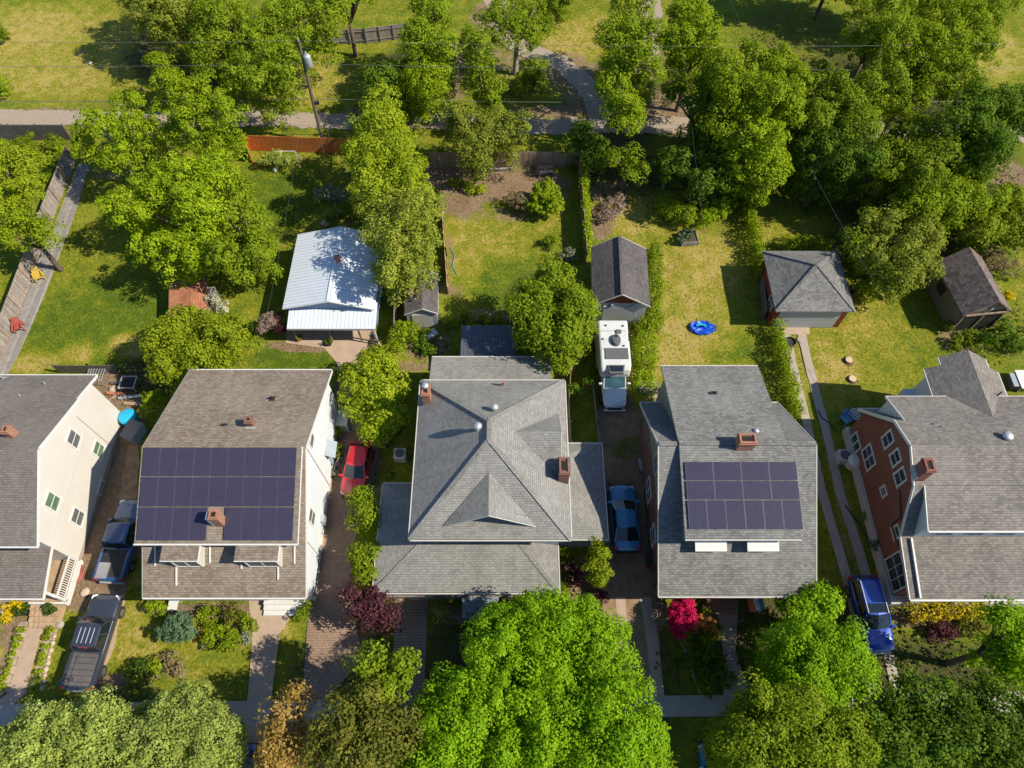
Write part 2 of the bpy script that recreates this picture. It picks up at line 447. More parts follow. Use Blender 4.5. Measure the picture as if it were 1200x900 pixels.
def lobes_from(px, top, squash, rng, minz=.0, zj=.08):
    out = []
    for l in px:
        an = .86 + .28 * rng.random()
        u, v, r = l[:3]; tp = l[3] if len(l) > 3 else top
        rm = r * depth(u, v, tp * .7) / FOC
        rz = min(rm * squash, tp * .48)
        zc = tp - rz - rng.random() * tp * zj
        zc = max(zc, rz * .6 + minz)
        p = spot(u, v, zc); rm = r * depth(u, v, zc) / FOC
        out.append((p.x, p.y, zc, rm * .78 * an, rm * .78 / an, rz))
    return out
def tree(label, top, px, pal, name='tree', cat='tree', leaf=.10, cl=.52, per=64, dens=1.3, gap=.2, squash=.85, base=None, trunk=.2, bark='bark', group=None, core=.16, mid=0, loose=.38, aspect=.62, skirt_on=True):
    SEED[0] += 1; rng = np.random.default_rng(SEED[0]); rnd = random.Random(SEED[0])
    lob = lobes_from(px, top, squash, rng)
    small = []                                     # secondary lobes break the outline
    for (x, y, z, rx, ry, rz) in lob:
        for _ in range(mid if mid else (8 if rx > 1.2 else 2)):
            d = nrm(rng.normal(size=(1, 3)))[0]; d[2] = abs(d[2]) * .8 - .15
            s = .24 + .22 * rng.random()
            small.append((x + d[0] * rx * .95, y + d[1] * ry * .95, z + d[2] * rz * .95, rx * s, ry * s, rz * s))
    skirt = [(x * .88 + c0[0] * .12, y * .88 + c0[1] * .12, max(z * .52, rz * .5), rx * .70, ry * .70, max(rz * .8, z * .36)) for (x, y, z, rx, ry, rz) in lob for c0 in [(sum(q[0] for q in lob) / len(lob), sum(q[1] for q in lob) / len(lob))] if rx > .9] if skirt_on else []
    allb = lob + small + skirt
    w = np.array([l[3] ** 2 for l in lob]); P = np.array([l[:2] for l in lob]); c = (P * w[:, None]).sum(0) / w.sum()
    if base is not None: b = spot(*base); c = (b.x, b.y)
    root = thing(name, label, cat, (c[0], c[1], 0), 0, group)
    t = MB(); zs = min(l[2] - l[5] * .9 for l in lob); zs = max(.25, min(zs, top * .45))
    o = Vector((c[0], c[1], 0)); fk = o + Vector((rnd.uniform(-.15, .15), rnd.uniform(-.15, .15), zs))
    t.tube([o - Vector((0, 0, .1)), o + Vector((0, 0, .15)), o.lerp(fk, .5), fk], [trunk * 1.5, trunk * 1.15, trunk, trunk * .85], 8)
    for (x, y, z, rx, ry, rz) in (lob + small)[:16]:
        e = Vector((x, y, z)); m = fk.lerp(e, .5) + Vector((rnd.uniform(-.2, .2), rnd.uniform(-.2, .2), .12 * (e - fk).length))
        t.tube([fk - Vector((0, 0, .1)), m, e, e + Vector((rnd.uniform(-1, 1) * rx * .5, rnd.uniform(-1, 1) * ry * .5, rz * .5))], [trunk * .6, trunk * .38, trunk * .2, trunk * .08], 5)
    t.build('trunk', M[bark], root, smooth=True)
    C, N, Z = crown_points(allb, rng, leaf, cl, per, dens, gap, core=core, loose=loose)
    leaf_mesh('crown', C, N, Z, LM[pal], root, rng, aspect)
    return root
def shrub(label, top, px, pal, name='shrub', cat='shrub', leaf=.07, cl=.24, per=34, dens=5.5, group=None, gap=.08, squash=.8, core=.25, loose=.5):
    SEED[0] += 1; rng = np.random.default_rng(SEED[0])
    lob = lobes_from(px, top, squash, rng)
    c = lob[0]
    root = thing(name, label, cat, (c[0], c[1], 0), 0, group)
    t = MB()
    for l in lob:
        for k in range(3):
            e = Vector((l[0], l[1], l[2])) + Vector(((rng.random() - .5) * l[3], (rng.random() - .5) * l[3], 0))
            t.tube([(c[0] + (l[0] - c[0]) * .5, c[1] + (l[1] - c[1]) * .5, -.05), e], [.035, .012], 5)
    t.build('stem', M['bark'], root)
    C, N, Z = crown_points(lob, rng, leaf, cl, per, dens, gap, .03, core, loose)
    leaf_mesh('foliage', C, N, Z, LM[pal], root, rng)
    return root
def hedge(label, pts, width, height, pal, name='hedge', cat='hedge', leaf=.085, dens=150, z0=0., group=None):
    SEED[0] += 1; rng = np.random.default_rng(SEED[0])
    P = [spot(*p) for p in pts]
    C = []; N = []
    for a, b in zip(P[:-1], P[1:]):
        L = (b - a).length; d = np.array((b - a) / L); nx = np.array([-d[1], d[0], 0])
        k = int(L * (width + 2 * height) * dens)
        s = rng.random(k) * (L + width * .6) - width * .3; q = rng.random(k) * (width + 2 * height)
        wob = 1 + .16 * np.sin(s * 2.1 + rng.random() * 6) + .12 * np.sin(s * 5.3)
        topm = q < width
        off = np.where(topm, q - width / 2, np.where(q < width + height, width / 2, -width / 2))
        zz = np.where(topm, height, np.where(q < width + height, q - width, q - width - height))
        nn = np.where(topm[:, None], np.array([0, 0, 1.]), np.sign(off)[:, None] * nx)
        rd = np.minimum(1, 1.25 - (zz / height) ** 4 * .35)
        p = np.array(a) + s[:, None] * d + (off * wob * np.where(topm, 1, rd))[:, None] * nx
        p[:, 2] = z0 + zz * wob * np.where(topm, 1 - .35 * (2 * off / width) ** 4, 1)
        p += rng.normal(size=(k, 3)) * .11
        C.append(p); N.append(nrm(nn * .7 + rng.normal(size=(k, 3)) * .6 + [0, 0, .3]))
    C = np.concatenate(C); N = np.concatenate(N)
    root = thing(name, label, cat, P[0], 0, group)
    core = MB()
    for a, b in zip(P[:-1], P[1:]):
        n = max(2, int((b - a).length / .9))
        for i in range(n + 1):
            p = a.lerp(b, i / n); core.tube([p - Vector((0, 0, .05)), p + Vector((.05, .03, height * .7))], [.04, .015], 5)
    core.build('stem', M['bark'], root)
    leaf_mesh('foliage', C, N, leaf * (.7 + .6 * rng.random(len(C))), LM[pal], root, rng)
    return root
# ------------------------------------------------------------------ ground
def ground():
    xs = np.concatenate([[-900, -400, -180, -100], np.arange(-72, 72.01, .36), [100, 180, 400, 900]])
    ys = np.concatenate([[-900, -300, -80, -25], np.arange(-6, 92.01, .36), [120, 200, 450, 1200]])
    X, Y = np.meshgrid(xs, ys); n, m = X.shape
    fine = (np.abs(X) < 72) & (Y > -6) & (Y < 92)
    rng = np.random.default_rng(5)
    z = np.zeros_like(X)
    for k in range(14):
        a = rng.random() * 6.28; f = .25 + rng.random() * 1.6
        z += .010 / (0.4 + f) * np.sin(f * (X * math.cos(a) + Y * math.sin(a)) + rng.random() * 6)
    z = np.where(fine, z - .035, -.06)
    dry = np.full_like(X, .42); soil = np.zeros_like(X); lit = np.zeros_like(X)
    def blob(ch, u, v, ru, rv, s):
        p = spot(u, v); k = depth(u, v) / FOC; a = ru * k; b = rv * k * 1.12
        q = ((X - p.x) / a) ** 2 + ((Y - p.y) / b) ** 2
        w = np.clip(1.35 - q, 0, 1) * s
        if ch == 'd': dry[:] = dry * (1 - abs(w)) + np.where(s > 0, w, 0)
        elif ch == 's': soil[:] = np.maximum(soil, w) if s > 0 else np.clip(soil + w, 0, 1)
        else: lit[:] = np.maximum(lit, w) if s > 0 else np.clip(lit + w, 0, 1)
    # how dry the grass is
    for a in [(90, 60, 160, 80, .60), (40, 30, 60, 40, .62), (60, 95, 60, 20, .5), (350, 95, 60, 45, .68), (345, 60, 30, 20, .45), (660, 60, 40, 60, .68), (700, 40, 30, 40, .5),
              (110, 380, 90, 60, -.7), (150, 405, 28, 18, .8), (90, 415, 22, 14, .7), (40, 425, 30, 14, .75), (330, 230, 60, 45, -.8), (400, 250, 30, 20, .55),
              (345, 420, 50, 18, -1.), (560, 290, 55, 60, .48), (590, 330, 40, 40, -.6), (640, 240, 25, 40, .45),
              (800, 330, 75, 90, .56), (790, 400, 50, 30, .70), (770, 430, 60, 20, .6), (840, 300, 40, 40, .40), (730, 250, 40, 30, .8), (780, 240, 40, 25, .35), (800, 330, 20, 15, .3),
              (960, 430, 60, 50, .52), (1010, 380, 40, 40, .40), (930, 270, 40, 25, .35), (985, 430, 25, 20, .85), (1160, 60, 50, 40, .72), (1170, 90, 20, 15, .4), (1190, 350, 20, 30, .1),
              (215, 770, 70, 50, .12), (150, 740, 20, 40, .5), (170, 750, 25, 20, .75), (235, 745, 20, 12, .85), (255, 790, 40, 30, .1), (135, 730, 8, 50, .7), (90, 760, 14, 50, .55), (20, 760, 40, 60, .7),
              (340, 770, 14, 40, .12), (330, 742, 12, 8, .9), (690, 490, 12, 28, .1), (690, 450, 10, 6, .5), (940, 650, 18, 70, .0), (955, 560, 12, 60, .25), (990, 600, 10, 90, .5), (800, 780, 25, 20, .3),
              (450, 430, 40, 30, .35), (1100, 790, 60, 30, .1)]: blob('d', *a)
    # bare soil
    for a in [(575, 212, 76, 32, .85), (625, 220, 50, 30, .8), (540, 240, 32, 20, .7), (600, 250, 36, 16, .5), (510, 205, 20, 20, .8), (560, 250, 40, 16, .45), (525, 300, 8, 50, .5), (530, 340, 20, 14, .5), (570, 370, 40, 12, .5),
              (60, 128, 90, 6, .5), (300, 128, 60, 8, .6), (440, 132, 60, 10, .6), (200, 155, 60, 6, .5), (60, 154, 60, 5, .5), (715, 225, 30, 20, .7), (700, 260, 22, 30, .7), (745, 220, 25, 12, .55), (715, 265, 18, 12, .4), (660, 130, 90, 14, .6), (570, 20, 24, 30, .7), (600, 70, 60, 30, .5), (530, 80, 14, 50, .75), (530, 110, 20, 10, .7), (670, 85, 40, 40, .6), (690, 115, 40, 30, .6),
              (790, 130, 40, 40, .65), (760, 70, 30, 40, .5), (1010, 40, 18, 26, .75), (1080, 60, 14, 30, .6), (1060, 190, 30, 20, .55), (1180, 205, 30, 30, .75), (1160, 300, 40, 25, .45), (1190, 215, 20, 20, .8),
              (120, 580, 30, 110, .95), (150, 500, 22, 40, .9), (125, 460, 35, 25, .9), (155, 620, 22, 60, .85), (100, 690, 30, 26, .85), (80, 690, 16, 22, .8), (130, 690, 20, 12, .7), (55, 360, 10, 80, .0), (20, 740, 28, 22, .7), (5, 790, 16, 40, .6),
              (420, 410, 30, 30, .75), (370, 405, 70, 10, .75), (410, 470, 24, 60, .8), (500, 405, 40, 25, .55), (560, 400, 30, 15, .4), (470, 430, 40, 8, .6),
              (440, 560, 14, 70, .5), (735, 560, 34, 150, .5), (755, 480, 16, 30, .8), (690, 690, 40, 40, .7), (540, 720, 40, 12, .7), (760, 760, 14, 30, .6), (870, 720, 70, 14, .5), (850, 760, 60, 50, .35), (890, 770, 25, 30, .5),
              (1085, 720, 70, 10, .6), (1060, 725, 20, 12, .6), (1000, 640, 18, 60, .45), (250, 715, 100, 8, .8), (265, 745, 34, 22, .5), (190, 785, 40, 14, .5), (125, 800, 30, 12, .75), (370, 700, 10, 60, .75), (430, 740, 12, 60, .6),
              (880, 270, 30, 40, .3), (1130, 400, 40, 30, .5), (1180, 400, 25, 40, .4), (325, 385, 30, 8, .5), (140, 175, 30, 10, .55), (130, 200, 40, 14, .5)]: blob('s', *a)
    # leaf litter and ground cover under the trees, plus painted shade in the top clearing
    for a in [(250, 60, 120, 70, .8), (150, 130, 60, 50, .4), (230, 260, 90, 80, .35), (480, 90, 60, 60, .7), (440, 220, 60, 80, .5), (570, 150, 60, 40, .4), (730, 120, 60, 90, .75), (870, 140, 110, 110, .85), (1040, 160, 160, 160, .85), (930, 30, 90, 60, .45),  # last blob: shade of the trees beyond the top edge, painted in
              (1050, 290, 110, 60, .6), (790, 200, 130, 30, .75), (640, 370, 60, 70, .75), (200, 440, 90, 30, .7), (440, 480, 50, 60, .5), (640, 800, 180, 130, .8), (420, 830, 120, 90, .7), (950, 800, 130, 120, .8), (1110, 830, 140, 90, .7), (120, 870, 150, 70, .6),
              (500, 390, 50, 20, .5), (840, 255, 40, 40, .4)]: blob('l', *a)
    def gsm(a): return a
    me = bpy.data.meshes.new('ground')
    v = np.stack([X, Y, z], -1).reshape(-1, 3)
    idx = np.arange(n * m).reshape(n, m)
    f = np.stack([idx[:-1, :-1], idx[:-1, 1:], idx[1:, 1:], idx[1:, :-1]], -1).reshape(-1, 4)
    me.from_pydata(v.tolist(), [], f.tolist())
    at = me.color_attributes.new('turf', 'FLOAT_COLOR', 'POINT')
    d = np.stack([dry, soil, lit, np.ones_like(dry)], -1).reshape(-1, 4).astype(np.float32)
    at.data.foreach_set('color', d.ravel())
    for p in me.polygons: p.use_smooth = True
    m_, nt, b = newmat('turf'); g = G(nt)
    tc = g.n('ShaderNodeTexCoord').outputs['Object']
    a = g.n('ShaderNodeAttribute', attribute_name='turf'); sp = g.n('ShaderNodeSeparateColor'); g.l(a.outputs['Color'], sp.inputs[0])
    nb = g.noise(tc, .12, 4, .6); nm = g.noise(tc, .8, 5, .65); nf = g.noise(tc, 4.5, 5, .75); nv = g.noise(tc, 14., 3, .8)
    q = g.math('ADD', sp.outputs[0], g.math('MULTIPLY', g.math('SUBTRACT', nm, .5), 1.5))
    q = g.math('ADD', q, g.math('MULTIPLY', g.math('SUBTRACT', nf, .5), 2.2))
    q = g.math('ADD', q, g.math('MULTIPLY', g.math('SUBTRACT', nb, .5), .5))
    grass = g.ramp(q, [(.0, (.062, .108, .009)), (.25, (.108, .152, .012)), (.5, (.172, .190, .014)), (.78, (.252, .228, .032)), (1., (.36, .28, .09))])
    grass = g.mix(1., grass, g.ramp(nv, [(.28, (.66,) * 3), (.72, (1.34,) * 3)]), 'MULTIPLY')
    # clover and coarse weed patches, thin worn spots
    vo = g.n('ShaderNodeTexVoronoi'); vo.inputs['Scale'].default_value = .9; g.l(tc, vo.inputs['Vector'])
    cl = g.math('ADD', g.math('MULTIPLY', vo.outputs['Distance'], .7), g.math('MULTIPLY', g.noise(tc, 2.6, 5, .7), .8))
    grass = g.mix(g.math('MULTIPLY', g.ramp(cl, [(.50, (1,) * 3), (.60, (0,) * 3)]), .38), grass, (.060, .112, .010))
    wn = g.noise(tc, 1.7, 6, .8)
    grass = g.mix(g.math('MULTIPLY', g.ramp(wn, [(.60, (0,) * 3), (.70, (1,) * 3)]), .5), grass, (.30, .24, .10))
    soilc = g.ramp(g.math('ADD', g.math('MULTIPLY', nf, .6), g.math('MULTIPLY', nm, .4)), [(.3, (.115, .075, .048)), (.5, (.21, .145, .092)), (.7, (.33, .25, .165))])
    soilc = g.mix(1., soilc, g.ramp(nv, [(.28, (.72,) * 3), (.72, (1.26,) * 3)]), 'MULTIPLY')
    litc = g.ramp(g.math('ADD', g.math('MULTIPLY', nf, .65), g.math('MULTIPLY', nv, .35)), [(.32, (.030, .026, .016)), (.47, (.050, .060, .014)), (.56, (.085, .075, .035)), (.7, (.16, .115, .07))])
    def mask(ch, lo, hi):
        k = g.math('ADD', sp.outputs[ch], g.math('MULTIPLY', g.math('SUBTRACT', nf, .5), 1.0))
        k = g.math('ADD', k, g.math('MULTIPLY', g.math('SUBTRACT', nm, .5), .8))
        return g.ramp(k, [(lo, (0, 0, 0)), (hi, (1, 1, 1))])
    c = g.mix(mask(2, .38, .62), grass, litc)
    c = g.mix(mask(1, .38, .60), c, soilc)
    g.l(c, b.inputs['Base Color']); b.inputs['Roughness'].default_value = .95; b.inputs['Specular IOR Level'].default_value = .1
    g.bump(g.math('ADD', nf, g.math('MULTIPLY', nv, .6)), .10, .9, b)
    me.materials.append(m_)
    o = bpy.data.objects.new('ground', me); COL.objects.link(o); tag(o, 'lawns, bare soil and leaf litter of the back yards', 'ground', kind='structure')
    # rough grass standing up out of the turf
    k = 100000
    P = np.stack([rng.uniform(-45, 45, k), rng.uniform(3, 75, k)], 1)
    ix = np.clip(np.searchsorted(xs, P[:, 0]), 0, m - 1); iy = np.clip(np.searchsorted(ys, P[:, 1]), 0, n - 1)
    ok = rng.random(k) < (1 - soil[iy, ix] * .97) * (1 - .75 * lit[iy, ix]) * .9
    for bx in NO_GRASS:
        if len(bx) == 4:
            x0, y0, x1, y1 = bx; ok &= ~((P[:, 0] > x0) & (P[:, 0] < x1) & (P[:, 1] > y0) & (P[:, 1] < y1))
        else:
            pl = np.array(bx[0]); ins = np.zeros(k, bool); j = len(pl) - 1
            for i in range(len(pl)):
                a_, b_ = pl[i], pl[j]
                cond = ((a_[1] > P[:, 1]) != (b_[1] > P[:, 1])) & (P[:, 0] < (b_[0] - a_[0]) * (P[:, 1] - a_[1]) / (b_[1] - a_[1] + 1e-9) + a_[0])
                ins ^= cond; j = i
            ok &= ~ins
    P = P[ok]; k = len(P); dr = dry[iy[ok], ix[ok]]
    c = np.concatenate([P, np.full((k, 1), .015)], 1)
    nn = nrm(rng.normal(size=(k, 3)) * [1, 1, .5] + [0, 0, 2.2])
    wet = rng.random(k) > dr * 2.1
    for nme, sel, mat in (('lush_grass', wet, 'lush'), ('dry_grass', ~wet, 'dry')):
        o = leaf_mesh(nme, c[sel], nn[sel], .035 + .04 * rng.random(sel.sum()), GRASS[mat], None, rng, .55)
        tag(o, {'lush': 'short green grass tufts in the yards', 'dry': 'straw coloured dry grass tufts in the yards'}[mat], 'grass', kind='stuff')
GRASS = {'lush': leafmat('grass_lush', (.115, .152, .008), (.20, .215, .016), .25, .3), 'dry': leafmat('grass_dry', (.24, .222, .028), (.35, .285, .08), .25, .2)}
NO_GRASS = []
def jitter_poly(pts, step, amp, rnd):
    out = []
    for a, b in zip(pts, pts[1:] + pts[:1]):
        n = max(1, int((b - a).length / step))
        for i in range(n):
            p = a.lerp(b, i / n)
            if amp: p = p + Vector((rnd.uniform(-amp, amp), rnd.uniform(-amp, amp), 0))
            out.append(p)
    return out
def sheet(name, label, px, mat, z=.012, step=.8, amp=0., cat='path', world=False, thick=.06):
    rnd = random.Random(len(name) * 7 + int(px[0][0]))
    P = [Vector((*p, 0)) if world else spot(*p) for p in px]
    P = jitter_poly(P, step, amp, rnd)
    NO_GRASS.append(([(p.x, p.y) for p in P],))
    m = MB(); m.slab([(p.x, p.y, z) for p in P], thick)
    o = m.build(name, M[mat]); return tag(o, label, cat, kind='structure')
def strip(name, label, px, w, mat, z=.012, step=.8, amp=0., cat='path'):
    P = [spot(*p) for p in px]; L = []; Rr = []
    for i, p in enumerate(P):
        d = (P[min(i + 1, len(P) - 1)] - P[max(i - 1, 0)]).normalized(); n = Vector((-d.y, d.x, 0))
        L.append(p + n * w / 2); Rr.append(p - n * w / 2)
    return sheet(name, label, [(p.x, p.y) for p in L + Rr[::-1]], mat, z, step, amp, cat, True)
strip('gravel_alley', 'grey gravel alley running behind the back fences', [(-60, 139), (0, 138), (90, 139), (180, 142), (300, 138), (420, 143), (520, 142), (620, 148), (700, 147), (800, 146), (1000, 152), (1260, 160)], 2.15, 'gravel', .014, .4, .22, 'alley')
strip('gravel_lane', 'pale gravel lane curving down to the alley', [(572, -30), (582, 8), (590, 42), (620, 60), (655, 72), (685, 98), (702, 128), (705, 140)], 2.3, 'gravel', .008, .5, .22, 'lane')
strip('gravel_fork', 'short gravel fork running up under the trees', [(705, 140), (750, 110), (760, 60), (765, 20), (760, -30)], 2.0, 'gravel', .004, .5, .2, 'lane')
sheet('brick_driveway', 'red brown brick paved driveway beside the pale blue house', [(388, 492), (444, 520), (438, 560), (424, 600), (413, 650), (409, 700), (420, 745), (425, 775), (400, 800), (352, 860), (330, 860), (356, 800), (358, 760), (363, 700), (373, 630), (382, 560)], 'paver', .02, 9, 0, 'driveway')
sheet('concrete_pad', 'tan concrete pad reaching under the white carport', [(335, 388), (438, 386), (452, 400), (455, 418), (432, 440), (425, 470), (436, 500), (444, 519), (389, 491), (396, 470), (398, 440), (394, 424), (380, 408), (335, 402)], 'concrete_tan', .016, 9, 0, 'driveway')
sheet('front_walk', 'brown concrete front walk of the pale blue house', [(291, 700), (352, 700), (346, 716), (328, 742), (320, 800), (311, 900), (279, 905), (291, 810), (296, 745)], 'concrete_tan', .02, 9, 0, 'walk')
sheet('sidewalk', 'grey public sidewalk slabs in the shade of the street trees', [(-80, 826), (1280, 809), (1280, 833), (-80, 852)], 'concrete', .026, 99, 0, 'sidewalk')
sheet('brick_walk', 'grey brick front walk of the hip roofed house', [(464, 690), (502, 690), (499, 760), (497, 830), (456, 830), (461, 760)], 'paver_grey', .02, 9, 0, 'walk')
sheet('dirt_driveway', 'dark packed earth driveway between two grey roofed houses', [(701, 470), (760, 455), (762, 560), (768, 650), (772, 705), (776, 820), (712, 820), (706, 700), (702, 600), (698, 500)], 'dirt_drive', .010, .5, .1, 'driveway')
strip('concrete_track', 'left concrete wheel track across the dirt driveway mouth', [(727, 700), (730, 740), (736, 820)], .62, 'concrete_tan', .018, 9, 0, 'driveway')
strip('concrete_track', 'right concrete wheel track across the dirt driveway mouth', [(756, 700), (763, 740), (772, 820)], .72, 'concrete_tan', .018, 9, 0, 'driveway')
sheet('garden_walk', 'concrete garden walk leading to the porch with the flag', [(836, 694), (866, 694), (862, 760), (878, 815), (848, 815), (847, 760)], 'concrete_tan', .02, 9, 0, 'walk')
strip('wheel_track', 'left concrete wheel track leading up to the red garage', [(920, 386), (932, 440), (948, 505), (964, 580), (982, 640), (996, 690), (1012, 760), (1024, 830)], .62, 'concrete', .016, .6, .03, 'driveway')
strip('wheel_track', 'right concrete wheel track leading up to the red garage', [(938, 386), (951, 440), (967, 500), (985, 580), (1005, 640), (1022, 700), (1040, 760), (1054, 830)], .62, 'concrete', .016, .6, .03, 'driveway')
sheet('garage_apron', 'concrete apron in front of the red garage', [(914, 380), (948, 380), (949, 392), (916, 392)], 'concrete_tan', .022, 9, 0, 'driveway')
sheet('tan_walk', 'tan front walk between two rows of lime tufts', [(36, 708), (68, 708), (56, 724), (46, 748), (30, 812), (-8, 850), (-40, 850), (10, 812), (30, 745)], 'concrete_tan', .02, 9, 0, 'walk')
sheet('truck_drive', 'pale dirt drive beside the dark grey pickup', [(128, 690), (146, 700), (136, 745), (118, 800), (88, 806), (70, 796), (110, 790), (120, 740)], 'concrete_tan', .010, .5, .08, 'driveway')
sheet('dirt_track', 'brown dirt track between the cream and pale blue houses', [(150, 520), (163, 520), (160, 600), (152, 660), (146, 700), (126, 695), (126, 640), (140, 580)], 'dirt_drive', .006, .5, .12, 'driveway')
sheet('plank_walk', 'weathered grey plank walk along the long side fence', [(92, 192), (104, 194), (92, 240), (52, 345), (22, 415), (8, 440), (-14, 436), (20, 362), (60, 275)], 'deck_grey', .05, 99, 0, 'walk', thick=.1)
sheet('street', 'asphalt street beyond the front gardens', [(-300, 1000), (1500, 985), (1700, 1230), (-500, 1260)], 'dark_slab', .012, 99, 0, 'street')
# ------------------------------------------------------------------ houses
def roof_x(x0, x1, prof, th):            # folded roof sheet, profile (y,z) swept along x
    m = MB(); lo = [(y, z - th) for y, z in prof]
    for a, b, c, d in zip(prof, prof[1:], lo, lo[1:]):
        pass
    ring = list(prof) + lo[::-1]
    n = len(prof)
    vs = [(x0, y, z) for y, z in ring] + [(x1, y, z) for y, z in ring]; N = len(ring); fs = []
    for i in range(N):
        j = (i + 1) % N; fs.append((i, j, N + j, N + i))
    for i in range(n - 1):               # end caps as quads
        fs.append((i, i + 1, N - 2 - i, N - 1 - i)); fs.append((N + i, N + N - 1 - i, N + N - 2 - i, N + i + 1))
    m.add(vs, fs); return m
def rake(m, x, prof, w=.05, h=.2):       # barge boards on a gable end
    for (y0, z0), (y1, z1) in zip(prof, prof[1:]): m.bar((x, y0, z0), (x, y1, z1), w, h)
def window_x(root, p, w, h, out, panes=2, rows=2, glass='glass', trim='white', tw=.11, label=None):
    """window on a wall facing +-x; p = centre on the wall"""
    x, y, z = p; s = out
    f = MB()
    a0, a1, b0, b1 = y - w / 2, y + w / 2, z - h / 2, z + h / 2
    xa, xb = sorted((x - s * .01, x + s * .06))
    f.box((xa, a0 - tw, b0), (xb, a0, b1)); f.box((xa, a1, b0), (xb, a1 + tw, b1))
    f.box((xa, a0 - tw, b1), (xb, a1 + tw, b1 + tw)); f.box((xa, a0 - tw - .03, b0 - tw), (xb + (.05 if s > 0 else 0), a1 + tw + .03, b0))
    xm, xn = sorted((x + s * .02, x + s * .05))
    for k in range(1, panes): q = a0 + w * k / panes; f.box((xm, q - (.05 if panes == 2 and w > 1 else .02), b0), (xn, q + (.05 if panes == 2 and w > 1 else .02), b1))
    for k in range(1, rows): q = b0 + h * k / rows; f.box((xm + .003 * s, a0, q - .025), (xn + .003 * s, a1, q + .025))
    fo = f.build('window', M[trim], root, label=label)
    g = MB(); xm, xn = sorted((x + s * .004, x + s * .03)); g.box((xm, a0, b0), (xn, a1, b1)); g.build('pane', M[glass], fo)
    return fo
def window_y(root, p, w, h, out, panes=2, rows=1, glass='glass', trim='white', tw=.09):
    x, y, z = p; s = out; f = MB()
    a0, a1, b0, b1 = x - w / 2, x + w / 2, z - h / 2, z + h / 2
    ya, yb = sorted((y - s * .01, y + s * .06))
    f.box((a0 - tw, ya, b0), (a0, yb, b1)); f.box((a1, ya, b0), (a1 + tw, yb, b1))
    f.box((a0 - tw, ya, b1), (a1 + tw, yb, b1 + tw)); f.box((a0 - tw, ya, b0 - tw), (a1 + tw, yb, b0))
    ym, yn = sorted((y + s * .02, y + s * .05))
    for k in range(1, panes): q = a0 + w * k / panes; f.box((q - .03, ym, b0), (q + .03, yn, b1))
    for k in range(1, rows): q = b0 + h * k / rows; f.box((a0, ym + .003 * s, q - .02), (a1, yn + .003 * s, q + .02))
    fo = f.build('window', M[trim], root)
    g = MB(); ym, yn = sorted((y + s * .004, y + s * .03)); g.box((a0, ym, b0), (a1, yn, b1)); g.build('pane', M[glass], fo)
    return fo
def chimney(roof, x, y, z0, z1, w, d, mat, cap=True, label=None):
    m = MB(); m.box((x - w / 2, y - d / 2, z0), (x + w / 2, y + d / 2, z1 - .22))
    m.box((x - w / 2 - .05, y - d / 2 - .05, z1 - .22), (x + w / 2 + .05, y + d / 2 + .05, z1 - .1))
    t = .12
    m.box((x - w / 2, y - d / 2, z1 - .1), (x + w / 2, y - d / 2 + t, z1)); m.box((x - w / 2, y + d / 2 - t, z1 - .1), (x + w / 2, y + d / 2, z1))
    m.box((x - w / 2, y - d / 2 + t, z1 - .1), (x - w / 2 + t, y + d / 2 - t, z1)); m.box((x + w / 2 - t, y - d / 2 + t, z1 - .1), (x + w / 2, y + d / 2 - t, z1))
    c = m.build('chimney', M[mat], roof, label=label)
    return c
def flue(root, x, y, z, w, d):
    MB().box((x - w / 2, y - d / 2, z - .02), (x + w / 2, y + d / 2, z + .004)).build('flue', M['hole'], root)
def vent_pipe(roof, x, y, z, h=.5, r=.05, mat='steel', name='vent_pipe', flash=True):
    m = MB(); m.tube([(x, y, z - .2), (x, y, z + h)], r, 8)
    if flash: m.box((x - .17, y - .17, z - .1), (x + .17, y + .17, z + .03))
    return m.build(name, M[mat], roof)
def turbine(roof, x, y, z, h=.5, r=.19):
    m = MB(); m.lathe((x, y, z), [(r * .6, -.3), (r * .6, h * .4), (r, h * .5), (r * 1.1, h * .72), (r * .8, h * .93), (r * .1, h)], 14)
    return m.build('turbine_vent', M['steel'], roof, smooth=True)

